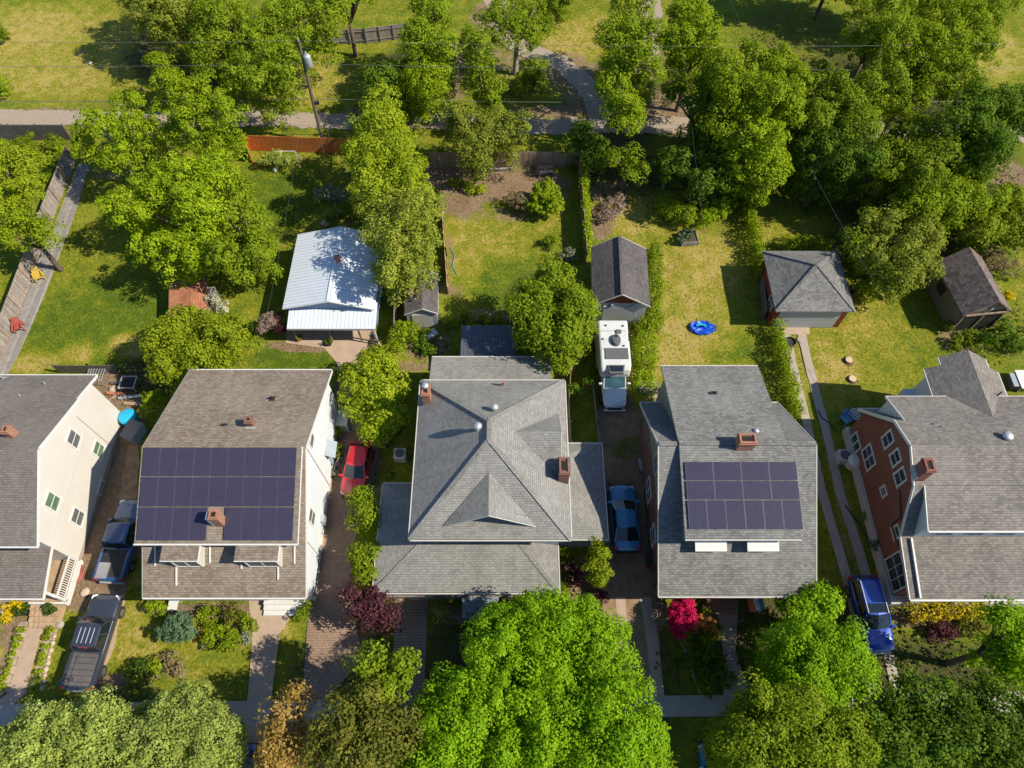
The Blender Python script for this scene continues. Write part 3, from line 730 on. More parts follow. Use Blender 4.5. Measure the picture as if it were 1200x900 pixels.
# ---- cream gable house, far left
def house_cream():
    h = thing('house', 'cream sided house with plain grey brown roof cut by the left edge', 'house', (-33, 17.5, 0))
    X = -28.72; R0 = -28.34
    pr = [(12.45, 5.35), (17.55, 8.15), (22.0, 6.15)]; pr2 = [(21.9, 6.02), (24.6, 4.75)]
    MB().prism_x(-41, X, [(12.95, 0), (23.9, 0), (23.9, 4.75), (21.9, 5.8), (17.55, 7.9), (12.95, 5.4)]).build('wall', M['cream'], h)
    rf = roof_x(-41.5, R0, pr, .16).build('roof', M['shingle_taupe'], h)
    roof_x(-41.5, X + .12, pr2, .16).build('roof', M['shingle_taupe'], h)
    f = MB(); rake(f, R0 + .027, [(y, z - .1) for y, z in pr]); rake(f, X + .15, [(y, z - .1) for y, z in pr2])
    f.bar((-41.5, 12.41, 5.26), (R0 + .05, 12.41, 5.26), .1, .12); f.bar((-41.5, 24.64, 4.66), (X + .17, 24.64, 4.66), .1, .12)
    f.build('fascia', M['white'], h)
    for (u, v, w, hh, g) in [(86, 514.5, .85, 1.2, 'screen'), (115, 527, .85, 1.1, 'glass_green'), (61, 588, .85, 1.25, 'glass_green'), (90.5, 606, .85, 1.2, 'screen'), (121.5, 573.5, .9, 1.15, 'screen')]:
        p = side(u, v, X); window_x(h, p, w, hh, 1, 1, 2, g)
    # cellar course and a pipe on the wall
    MB().box((X - .4, 12.9, -.1), (X + .035, 23.95, .32)).build('foundation', M['concrete'], h)
    d = MB(); d.tube([(X + .05, 21.2, 5.2), (X + .05, 21.2, .3)], .035, 6); d.tube([(X + .04, 20.2, 3.6), (X + .04, 13.4, 3.6)], .012, 5); d.build('conduit', M['offwhite'], h)
    # porch: roof, posts, deck, rail
    pp = [(9.95, 2.9), (12.94, 3.65)]
    roof_x(-41.5, R0 - .25, pp, .16).build('porch_roof', M['shingle_taupe'], h)
    f = MB(); f.bar((-41.5, 9.91, 2.82), (R0 - .2, 9.91, 2.82), .1, .14); rake(f, R0 - .22, [(y, z - .09) for y, z in pp]); f.build('porch_fascia', M['white'], h)
    MB().box((-41, 10.25, .1), (-28.62, 12.93, .62)).build('porch_deck', M['wood_tan'], h)
    m = MB()
    for x in (-28.78, -31.6, -35): m.box((x - .08, 10.3, .62), (x + .08, 10.46, 2.78))
    m.build('porch_post', M['white'], h)
    m = MB(); y = 10.5
    xr = -28.60
    m.box((xr - .05, 10.4, 1.5), (xr + .05, 12.9, 1.58)); m.box((xr - .03, 10.4, .72), (xr + .03, 12.9, .78))
    while y < 12.85: m.box((xr - .02, y, .78), (xr + .02, y + .05, 1.5)); y += .145
    m.box((xr - .1, 10.26, .5), (xr + .1, 10.42, 1.75))
    m.build('railing', M['white'], h)
    m = MB(); m.box((-28.6, 10.2, .1), (-28.5, 12.9, .6)); m.box((-30.9, 10.12, .08), (-28.55, 10.24, .6)); m.build('deck_skirt', M['white'], h)
    # stairs of tan boards
    for k in range(4): MB().box((-30.75, 10.1 - .34 * (k + 1), 0), (-28.75, 10.1 - .34 * k, .52 - .13 * k)).build('step', M['wood_tan'], h)
    c = chimney(rf, -30.5, 18.7, 6.9, 8.5, .42, .5, 'brick_orange'); flue(c, -30.5, 18.7, 8.45, .18, .26)
    for (u, v, z) in [(3, 443, 5.0), (53, 450, 5.2), (24, 464.5, 5.7), (34.5, 473.5, 6.0)]:
        p = spot(u, v, z); vent_pipe(rf, p.x, p.y, z - .15, .35, .06)
    # low screen fence hidden behind
    return h
house_cream()

def panels(root, x0, x1, rows, pl, nx, th=.04, skip=(), fm='frame_grey', inset=.014):
    """solar panels on the slope (y0,z0)-(y1,z1); rows = list of (t0, t1, columns)"""
    (y0, z0), (y1, z1) = pl; L = math.hypot(y1 - y0, z1 - z0); n = Vector((0, -(z1 - z0), y1 - y0)) / L
    if n.z < 0: n = -n
    def P(x, t, o): return Vector((x, y0 + (y1 - y0) * t, z0 + (z1 - z0) * t)) + n * o
    for r, (t0, t1, cols) in enumerate(rows):
        w = (x1 - x0) / cols
        t0, t1 = min(t0, t1), max(t0, t1)
        for k in range(cols):
            if (r, k) in skip: continue
            a = x0 + w * k + .012; b = x0 + w * (k + 1) - .012; d = .012 / L
            q = [P(a, t0 + d, .12), P(b, t0 + d, .12), P(b, t1 - d, .12), P(a, t1 - d, .12)]
            m = MB(); m.hexa([p - n * th for p in q], q)
            fr = m.build('solar_panel', M[fm], root)
            e = inset
            q = [P(a + e, t0 + e / L, .124), P(b - e, t0 + e / L, .124), P(b - e, t1 - e / L, .124), P(a + e, t1 - e / L, .124)]
            MB().hexa([p - n * .006 for p in q], q).build('cell_sheet', M['panel'], fr)
# ---- pale blue house with the big solar roof
def house_blue():
    h = thing('house', 'pale blue sided house with brown roof nearly covered by solar panels', 'house', (-17.4, 17.5, 0))
    x0, x1 = -21.7, -12.72; rx0, rx1 = -22.05, -12.32
    main = [(9.8, 3.8), (17.6, 8.25), (24.75, 5.2)]
    MB().prism_x(x0, x1, [(12.9, 0), (24.3, 0), (24.3, 5.15), (17.6, 8.0), (12.9, 5.7)]).build('wall', M['paleblue'], h)
    MB().box((x0 - .04, 12.88, -.1), (x1 + .04, 24.34, .4)).build('foundation', M['stone'], h)
    rf = roof_x(rx0, rx1, main, .18).build('roof', M['shingle_brown'], h)
    # long shed dormer carrying the panels
    dm = [(12.3, 6.4), (17.6, 8.4)]
    MB().prism_x(rx0 + .5, rx1 - .4, [(12.75, 5.2), (17.5, 7.9), (17.5, 8.15), (12.75, 6.4)]).build('dormer_wall', M['paleblue'], h)
    dr = roof_x(rx0 + .05, rx1 - .18, dm, .14).build('dormer_roof', M['shingle_brown'], h)
    f = MB(); f.bar((rx0, 12.25, 6.32), (rx1 - .15, 12.25, 6.32), .09, .11)
    f.bar((rx0, 24.8, 5.12), (rx1, 24.8, 5.12), .08, .11); f.bar((rx0, 9.75, 3.72), (rx1, 9.75, 3.72), .09, .12)
    for x in (rx0 - .022, rx1 + .022): rake(f, x, [(y, z - .13) for y, z in main], .035, .2)
    rake(f, rx1 - .16, [(y, z - .09) for y, z in dm], .03, .14)
    f.build('fascia', M['white'], h)
    def on(u, v, pl):                      # a photo point on the dormer roof
        pass
    panels(dr, -21.82, -12.75, [(.985, .685, 9), (.680, .375, 9), (.37, .03, 9)], (dm[0], dm[1]), 9, skip={(2, 4)}, fm='panel_frame', inset=.016)
    c = chimney(dr, -17.0, 13.45, 6.4, 8.2, .52, .52, 'brick_orange'); 
    flue(c, -17.0, 13.45, 8.15, .26, .26)
    m = MB(); m.box((-17.45, 13.2, 6.6), (-17.27, 13.65, 8.05)); m.build('chimney_flashing', M['steel'], c)
    # small chimney and pipes on the back slope
    p = spot(291, 492, 8.1); c = chimney(rf, p.x, p.y, 6.8, 8.2, .42, .42, 'brick_dark'); flue(c, p.x, p.y, 8.15, .2, .2)
    MB().box((p.x - .3, p.y - .42, 7.1), (p.x + .34, p.y - .215, 7.6)).build('chimney_flashing', M['steel'], c)
    for (u, v, z) in [(318, 466, 6.65), (262, 498, 7.6)]:
        p = spot(u, v, z); vent_pipe(rf, p.x, p.y, z - .15, .3, .05, 'black')
    # two small window dormers under the gutter
    for (ua, ub) in ((187, 231), (274, 325)):
        a = spot(ua, 657, 6.2); b = spot(ub, 657, 6.2); yf = a.y
        wx0, wx1 = a.x + .42, b.x - .12
        MB().box((wx0, yf + .06, 4.2), (wx1, 12.9, 6.16)).build('dormer_wall', M['offwhite'], h)
        o = roof_x(a.x, b.x, [(yf, 6.2), (12.35, 6.36)], .12).build('dormer_roof', M['shingle_brown'], h)
        f = MB(); f.bar((a.x - .02, yf - .03, 6.13), (b.x + .04, yf - .03, 6.13), .05, .10); f.bar((b.x + .03, yf, 6.13), (b.x + .03, 12.2, 6.27), .05, .10); f.build('fascia', M['white'], o)
        window_y(h, ((wx0 + wx1) / 2, yf + .06, 5.4), (wx1 - wx0) - .22, 1.0, -1, 2, 1, 'screen')
    # downspouts lying on the porch roof
    zf = lambda y: 3.8 + (y - 9.8) * .5705 + .06
    for u, va, vb in [(182.5, 640, 664), (202.5, 661, 684), (247, 639, 661), (281.5, 659, 667), (324, 656, 678), (346, 638, 662)]:
        m = MB(); y0_, y1_ = spot(u, va, 5.1).y, spot(u, vb, 4.6).y; X_ = spot(u, (va + vb) / 2, 5.).x
        m.bar((X_, y0_, zf(y0_)), (X_, y1_, zf(y1_)), .08, .08); m.build('downspout', M['white'], h)
    # front porch
    MB().box((x0 + .1, 10.45, 0), (x1, 12.88, .55)).build('porch_deck', M['concrete_pale'], h)
    m = MB(); m.box((x0 + .1, 10.4, 3.1), (x1, 10.6, 3.7))
    m.build('porch_beam', M['white'], h)
    for x in (x0 + .3, -18.6, -16.0, x1 - .2): MB().box((x - .13, 10.38, .4), (x + .13, 10.62, 3.1)).build('porch_post', M['white'], h)
    MB().box((x0 + .1, 10.4, .3), (-16.1, 10.5, 1.35)).build('porch_wall', M['paleblue'], h); MB().box((x1 - .12, 10.63, .3), (x1, 12.89, 4.0)).build('porch_wall', M['paleblue'], h)
    for k in range(3): MB().box((-15.9, 10.4 - .3 * (k + 1), 0), (-13.1, 10.4 - .3 * k, .5 - .16 * k)).build('step', M['concrete_pale'], h)
    for (u, v, w, hh) in [(363.5, 514, .8, 1.35), (353.5, 590, .7, 1.2), (365, 606, .75, 1.35), (371, 606, .05, .05)][:3]:
        p = side(u, v, x1); window_x(h, p, w, hh, 1, 1, 2, 'screen')
    # little hood and cellar entrance against the side wall
    p = side(385, 512, x1 + .5)
    m = MB(); m.slab([(x1 + .003, 19.5, 2.75), (x1 + .65, 19.5, 2.3), (x1 + .65, 20.7, 2.3), (x1 + .003, 20.7, 2.75)], .06)
    m.build('door_hood', M['bluegrey'], h)
    MB().box((x1 - .02, 19.75, .3), (x1 + .05, 20.65, 2.2)).build('door', M['bluegrey'], h)
    m = MB(); m.box((x1 + .02, 22.6, 0), (x1 + .85, 23.8, 1.1)); m.build('cellar_hatch', M['concrete_pale'], h)
    for y_, z_ in ((13.2, 5.6), (18.2, 7.3)): d = MB(); d.tube([(x1 + .06, y_, z_), (x1 + .06, y_, .2)], .045, 6); d.build('downspout', M['white'], h)
    MB().box((x1, 15.2, .9), (x1 + .28, 15.7, 1.7)).build('meter_box', M['steel'], h)
    return h
house_blue()

# ---- foursquare with the hip roof and the wrap around porch
def house_hip():
    h = thing('house', 'big pale grey hip roofed house with front gablet and wrap around porch', 'house', (-1.3, 17.6, 0))
    ex0, ex1, ey0, ey1, ez = -6.02, 3.46, 12.6, 23.35, 6.2
    rz = 9.55; ax = -1.34; ya, yb = 17.5, 18.75
    MB().box((ex0 + .55, ey0 + .55, 0), (ex1 - .55, ey1 - .55, ez - .12)).build('wall', M['bluegrey'], h)
    a = [(ex0, ey0, ez), (ex1, ey0, ez), (ex1, ey1, ez), (ex0, ey1, ez)]; r0 = (ax, ya, rz); r1 = (ax, yb, rz)
    lo = [(x, y, z - .16) for x, y, z in a]
    m = MB(); m.add(a + [r0, r1] + lo, [(0, 1, 4), (1, 2, 5, 4), (2, 3, 5), (3, 0, 4, 5), (6, 9, 8, 7), (0, 6, 7, 1), (1, 7, 8, 2), (2, 8, 9, 3), (3, 9, 6, 0)])
    rf = m.build('roof', M['shingle_pale'], h)
    m = MB()
    for p, q in [(a[0], r0), (a[1], r0), (a[2], r1), (a[3], r1), (r0, r1)]: m.bar(Vector(p) + Vector((0, 0, .01)), Vector(q) + Vector((0, 0, .01)), .26, .035)
    m.build('ridge_cap', M['shingle_pale'], rf)
    m = MB()
    for p, q in zip(a, a[1:] + a[:1]):
        d = (Vector(q) - Vector(p)).normalized(); o = Vector((d.y, -d.x, 0)) * .06
        m.bar(Vector(p) + o - Vector((0, 0, .07)), Vector(q) + o - Vector((0, 0, .07)), .07, .10)
    m.build('gutter', M['offwhite'], h)
    def hz(y): return ez + (y - ey0) * (rz - ez) / (ya - ey0)       # front slope
    sl = (rz - ez) / (ya - ey0)
    # front gablet
    gx, gy, gw = -1.33, 13.72, 2.6; zr = 8.5
    ye = 12.6 + (zr - ez) / sl; zb = hz(13.45)
    yb0 = 13.3; zb = hz(yb0) + .05
    A = Vector((gx, gy - .42, zr)); B = Vector((gx, ye, zr)); Lc = Vector((gx - gw - .1, yb0 - .05, zb)); Rc = Vector((gx + gw + .1, yb0 - .05, zb))
    m = MB(); m.add([A, B, Lc, Rc, A - Vector((0, 0, .12)), Lc - Vector((0, 0, .12)), Rc - Vector((0, 0, .12))], [(0, 1, 2), (1, 0, 3), (0, 2, 5, 4), (3, 0, 4, 6)]); m.build('gablet_roof', M['shingle_pale'], h)
    m = MB(); m.poly([(gx - gw, gy, hz(gy)), (gx + gw, gy, hz(gy)), (gx, gy, zr - .1)]); m.build('gablet_wall', M['bluegrey'], h)
    for e_ in (Lc, Rc): MB().bar(A - Vector((0, .03, .08)), e_ - Vector((0, .03, .08)), .04, .09).build('gablet_trim', M['offwhite'], h)
    # east gablet
    s2 = (rz - ez) / (ex1 - ax); zr = 8.5; gyc = 18.5
    xi = ex1 - (zr - ez) / s2; xo = 2.95
    A = Vector((xo, gyc, zr)); B = Vector((xi, gyc, zr)); zc = ez + .36; xc = ex1 - (zc - ez) / s2
    N1 = Vector((xc + .03, gyc + 2.2, zc + .03)); S1 = Vector((xc + .03, gyc - 2.2, zc + .03))
    m = MB(); m.add([A, B, N1, S1, A - Vector((0, 0, .1)), N1 - Vector((0, 0, .1)), S1 - Vector((0, 0, .1))], [(0, 2, 1), (0, 1, 3), (0, 4, 5, 2), (3, 6, 4, 0)]); m.build('gablet_roof', M['shingle_pale'], h)
    m = MB(); xw = 2.7; zw = ez + (ex1 - xw) * s2; m.poly([(xw, gyc - 1.75, zw), (xw, gyc + 1.75, zw), (xw, gyc, zr - .12)]); m.build('gablet_wall', M['offwhite'], h)
    for e_ in (N1, S1): MB().bar(A - Vector((-.03, 0, .07)), e_ - Vector((-.03, 0, .07)), .04, .09).build('gablet_trim', M['offwhite'], h)
    # east chimney, west chimney, pipes
    p = spot(661, 548, 7.6); c = chimney(h, p.x, p.y, 4.0, 8.0, .62, 1.05, 'brick_dark'); flue(c, p.x, p.y, 7.95, .3, .6)
    p = spot(499, 459, 7.6); c = chimney(rf, p.x, p.y, 6.2, 7.9, .5, .75, 'brick_orange'); flue(c, p.x, p.y, 7.85, .2, .35)
    m = MB(); m.lathe((p.x, p.y + .15, 7.9), [(.16, -.05), (.16, .18), (.24, .22), (.2, .32), (.02, .38)], 12); m.build('flue_cowl', M['steel'], c, smooth=True)
    turbine(rf, *spot(579.5, 479, 8.9)[:2], 8.75, .55, .22)
    p = spot(560, 501, 9.35)
    m = MB(); m.tube([(p.x, p.y, 8.2), (p.x, p.y, 9.45)], .12, 10); m.lathe((p.x, p.y, 9.45), [(.12, 0), (.24, .03), (.26, .14), (.17, .26), (.02, .3)], 14); m.build('tall_flue', M['steel'], rf, smooth=True)
    p = spot(589, 450, 6.8); m = MB(); m.box((p.x - .09, p.y - .09, 6.2), (p.x + .09, p.y + .09, 7.15)); m.build('vent_pipe', M['brick_orange'], rf)
    # single storey back part
    bx0, bx1 = spot(506, 419, 3.6).x, spot(645, 418, 3.6).x; by = spot(575, 418.5, 3.6).y
    MB().box((bx0 + .25, ey1 - .8, 0), (bx1 - .25, by - .3, 3.5)).build('rear_wall', M['bluegrey'], h)
    rr = roof_x(bx0, bx1, [(ey1 - .6, 4.6), (by, 3.6)], .15).build('rear_roof', M['shingle_pale'], h)
    f = MB(); f.bar((bx0, by + .05, 3.52), (bx1, by + .05, 3.52), .1, .12); f.build('rear_gutter', M['offwhite'], h)
    p = spot(633, 436, 4.2); vent_pipe(rr, p.x, p.y, 3.95, .3, .05)
    # porch wrapping the front and the west side
    pz = 3.2; P0 = spot(437, 694.5, pz); P1 = spot(655, 692.5, pz); px0, px1, py0 = P0.x, P1.x, P0.y
    py1 = spot(447, 567, pz).y; wz = 4.15; hx = ex0 + .55; hy = ey0 + .55
    in0 = (hx, hy, wz); in1 = (px1 - 2.5, hy, wz)
    m = MB()
    T = [(px0, py0, pz), (px1, py0, pz), in1, in0, (px0, py1, pz), (hx, py1 - 1.9, wz), (hx, py1, pz), (px1, hy, pz)]
    D = [(x, y, z - .15) for x, y, z in T]
    m.add(T + D, [(0, 1, 2, 3), (0, 3, 5, 4), (4, 5, 6), (1, 7, 2), (8, 9, 1, 0), (8, 0, 4, 12), (12, 4, 6, 14), (9, 15, 7, 1), (8, 12, 14, 5, 3, 11), (8, 11, 10, 9), (9, 10, 15)])
    m.build('porch_roof', M['shingle_pale'], h)
    for p_, q_ in ((T[0], T[3]), (T[1], T[2])): MB().bar(Vector(p_) + Vector((0, 0, .01)), Vector(q_) + Vector((0, 0, .01)), .24, .03).build('porch_hip_cap', M['shingle_pale'], h)
    m = MB(); m.bar((px0 - .08, py0 - .06, pz - .06), (px1 + .1, py0 - .06, pz - .07), .07, .10); m.bar((px0 - .06, py0, pz - .06), (px0 - .06, py1, pz - .07), .07, .10); m.bar((px1 + .06, py0, pz - .06), (px1 + .06, hy, pz - .07), .07, .10); m.bar((px0, py1 + .06, pz - .06), (hx, py1 + .06, pz - .07), .07, .10)
    m.build('porch_gutter', M['offwhite'], h)
    MB().box((px0 + .4, py0 + .35, 0), (px1 - .4, hy - .02, .6)).build('porch_deck', M['wood_grey'], h)
    MB().box((px0 + .4, hy - .02, 0), (hx - .01, py1 - .4, .598)).build('porch_deck', M['wood_grey'], h)
    for x in (px0 + .55, -5.2, -3.35, -.7, 1.1, px1 - .55): MB().box((x - .16, py0 + .38, .6), (x + .16, py0 + .7, pz - .2)).build('porch_post', M['white'], h)
    m = MB()
    for x0_, x1_ in ((px0 + .7, -3.5), (-.55, px1 - .7)):
        m.box((x0_, py0 + .5, 1.4), (x1_, py0 + .58, 1.48)); x = x0_
        while x < x1_: m.box((x, py0 + .52, .66), (x + .05, py0 + .56, 1.4)); x += .16
    m.build('railing', M['white'], h)
    for k in range(4): MB().box((-3.2, py0 + .33 - .3 * (k + 1), 0), (-.85, py0 + .33 - .3 * k, .58 - .14 * k)).build('step', M['bluegrey'], h)
    # east wing with its own hip roof
    q = 3.1; E0 = spot(704, 520, q); E1 = spot(712.5, 631.5, q); wx1 = (E0.x + E1.x) / 2 ; wy0, wy1 = E1.y, E0.y
    MB().box((2.9, wy0 + .4, 0), (wx1 - .4, wy1 - .4, q - .1)).build('wing_wall', M['bluegrey'], h)
    wi = ex1 - .55; tz = 4.3
    T = [(wi, wy0, q), (wx1, wy0, q), (wx1, wy1, q), (wi, wy1, q), (wi, wy0 + 2.1, tz), (wi, wy1 - 1.55, tz)]
    D = [(x, y, z - .14) for x, y, z in T[:4]]
    m = MB(); m.add(T + D, [(0, 1, 4), (1, 2, 5, 4), (2, 3, 5), (6, 9, 8, 7), (0, 6, 7, 1), (1, 7, 8, 2), (2, 8, 9, 3), (0, 4, 5, 3, 9, 6)])
    m.build('wing_roof', M['shingle_pale'], h)
    m = MB(); m.bar((wi, wy0 - .06, q - .06), (wx1 + .1, wy0 - .06, q - .07), .07, .10); m.bar((wx1 + .06, wy0, q - .06), (wx1 + .06, wy1, q - .07), .07, .10); m.bar((ex1 - .1, wy1 + .06, q - .06), (wx1 + .1, wy1 + .06, q - .07), .07, .10); m.build('wing_gutter', M['offwhite'], h)
    # bay on the west wall
    MB().box((ex0 - .35, 17.6, .8), (ex0 + .56, 20.0, 3.0)).build('bay', M['paleblue'], h)
    MB().slab([(ex0 - .5, 17.45, 3.0), (ex0 + .56, 17.45, 3.35), (ex0 + .56, 20.15, 3.35), (ex0 - .5, 20.15, 3.0)], .1).build('bay_roof', M['metal_dark'], h)
    for x in (-4.2, -1.3, 1.6): window_y(h, (x, ey0 + .55, 5.0), 1.0, 1.3, -1)
    for y in (14.5, 18., 21.): window_x(h, Vector((ex1 - .55, y, 5.0)), .9, 1.3, 1, 1, 2)
    for y in (14.5, 18., 21.): window_x(h, Vector((ex0 + .55, y, 5.0)), .9, 1.3, -1, 1, 2)
    return h
house_hip()

# ---- bungalow with twin shed dormers and panels
def house_bungalow():
    h = thing('house', 'grey shingled bungalow with two rows of wide solar panels over one row of tall ones', 'house', (13.7, 17.5, 0))
    rx0, rx1 = 8.77, 18.17; x0, x1 = 9.2, 17.75
    yr, zr = 17.8, 8.3
    main = [(9.88, 3.8), (yr, zr), (22.8, 4.1)]
    MB().box((x0, 12.4, 0), (x1, 22.3, 3.75)).build('wall', M['brick_dark'], h)
    MB().prism_x(x0 + .03, x1 - .03, [(12.3, 3.75), (22.2, 3.75), (22.2, 4.3), (yr, zr - .3), (12.3, 4.85)]).build('gable_wall', M['sage'], h)
    rf = roof_x(rx0, rx1, main, .18).build('roof', M['shingle_grey'], h)
    f = MB()
    for x in (rx0 - .027, rx1 + .027): rake(f, x, [(y, z - .1) for y, z in main], .05, .2)
    f.bar((rx0, 9.83, 3.72), (rx1, 9.83, 3.72), .08, .11); f.bar((rx0, 22.85, 4.02), (rx1, 22.85, 4.02), .08, .11)
    f.build('fascia', M['offwhite'], h)
    # front dormer
    dx0, dx1 = 9.95, 16.62; dm = [(12.35, 7.1), (yr, zr + .12)]
    MB().prism_x(dx0 + .25, dx1 - .25, [(12.8, 5.2), (yr - .2, 7.9), (yr - .2, 8.1), (12.8, 6.95)]).build('dormer_wall', M['bluegrey'], h)
    dr = roof_x(dx0, dx1, dm, .15).build('dormer_roof', M['shingle_grey'], h)
    f = MB(); f.bar((dx0, 12.3, 7.03), (dx1, 12.3, 7.03), .07, .1); f.build('dormer_gutter', M['offwhite'], dr)
    m = 0
    for ua, ub in ((814, 851), (875, 912)):
        a, b = spot(ua, 636, 5.9).x, spot(ub, 636, 5.9).x
        MB().slab([(a, 12.0, 5.83), (b, 12.0, 5.83), (b, 12.79, 6.15), (a, 12.79, 6.15)], .05).build('awning', M['white'], h)
        window_y(h, ((a + b) / 2, 12.79, 5.75), (b - a) * .8, .7, -1, 2, 1, 'glass')
    L = math.hypot(dm[1][0] - dm[0][0], dm[1][1] - dm[0][1])
    ua, ub = spot(804.5, 578, 7.75).x, spot(936.5, 578, 7.75).x
    panels(dr, ua, ub, [(.795, .60, 4), (.595, .40, 4)], (dm[0], dm[1]), 4)
    panels(dr, ua, ub, [(.395, .095, 6)], (dm[0], dm[1]), 6)
    # rear dormer, a full storey
    rd = [(yr, zr + .12), (24.35, 6.4)]; ra, rb = 9.93, 16.38
    MB().prism_x(ra + .3, rb - .3, [(18, 0), (23.9, 0), (23.9, 6.3), (18, 8.05)]).build('rear_wall', M['sage'], h)
    rr = roof_x(ra, rb, rd, .15).build('rear_roof', M['shingle_grey'], h)
    f = MB(); f.bar((ra, 24.4, 6.32), (rb, 24.4, 6.32), .07, .1); f.build('rear_gutter', M['offwhite'], rr)
    m = MB(); m.bar((rx0, yr, zr + .02), (dx0 - .01, yr, zr + .02), .3, .05); m.bar((dx1 + .01, yr, zr + .02), (rx1, yr, zr + .02), .3, .05); m.bar((dx0, yr, zr + .12), (dx1, yr, zr + .12), .3, .05); m.build('ridge_cap', M['shingle_grey'], rf)
    p = spot(877, 513, 9.4); c = chimney(rf, p.x, p.y, 7.8, 9.35, .98, .66, 'brick_orange'); flue(c, p.x, p.y, 9.3, .64, .3)
    p = spot(886, 509, 8.3); turbine(rr, p.x + .1, p.y + .3, 7.9, .4, .16)
    p = spot(838, 461, 7.2); m = MB(); m.tube([(p.x, p.y, 6.8), (p.x, p.y, 7.45)], .06, 8); m.box((p.x - .3, p.y - .1, 7.25), (p.x + .1, p.y + .1, 7.31)); m.build('vent_pipe', M['black'], rr)
    # west wall windows, bump and cellar steps
    for (u, v, w, hh) in [(760, 532, 1.3, 1.3)]:
        window_x(h, Vector((x0, 17.3, 1.9)), w, hh, -1, 2, 2, 'glass', 'white')
    window_x(h, Vector((x0 + .03, 17.9, 5.0)), 1.0, 1.1, -1, 2, 2, 'glass', 'offwhite')
    window_x(h, Vector((x0, 14.2, 1.9)), 1.0, 1.3, -1, 1, 2, 'glass', 'white')
    # front porch
    MB().box((x0, 10.6, 0), (x1, 12.38, .55)).build('porch_deck', M['brick_dark'], h)
    for x in (x0 + .3, 12.2, 14.6, x1 - .3): MB().box((x - .28, 10.55, .0), (x + .28, 11.1, 3.7)).build('porch_post', M['brick_dark'], h)
    for xa_, xb_ in ((x0 + .6, 11.9), (14.9, x1 - .6)): MB().box((xa_, 10.62, .55), (xb_, 10.85, 1.3)).build('porch_wall', M['brick_dark'], h)
    for k in range(3): MB().box((12.5, 10.55 - .32 * (k + 1), 0), (14.3, 10.55 - .32 * k, .5 - .16 * k)).build('step', M['brick_orange'], h)
    MB().box((x1 + .02, 10.9, 0), (x1 + .75, 12.0, 1.9)).build('side_pier', M['stone'], h)
    return h
house_bungalow()

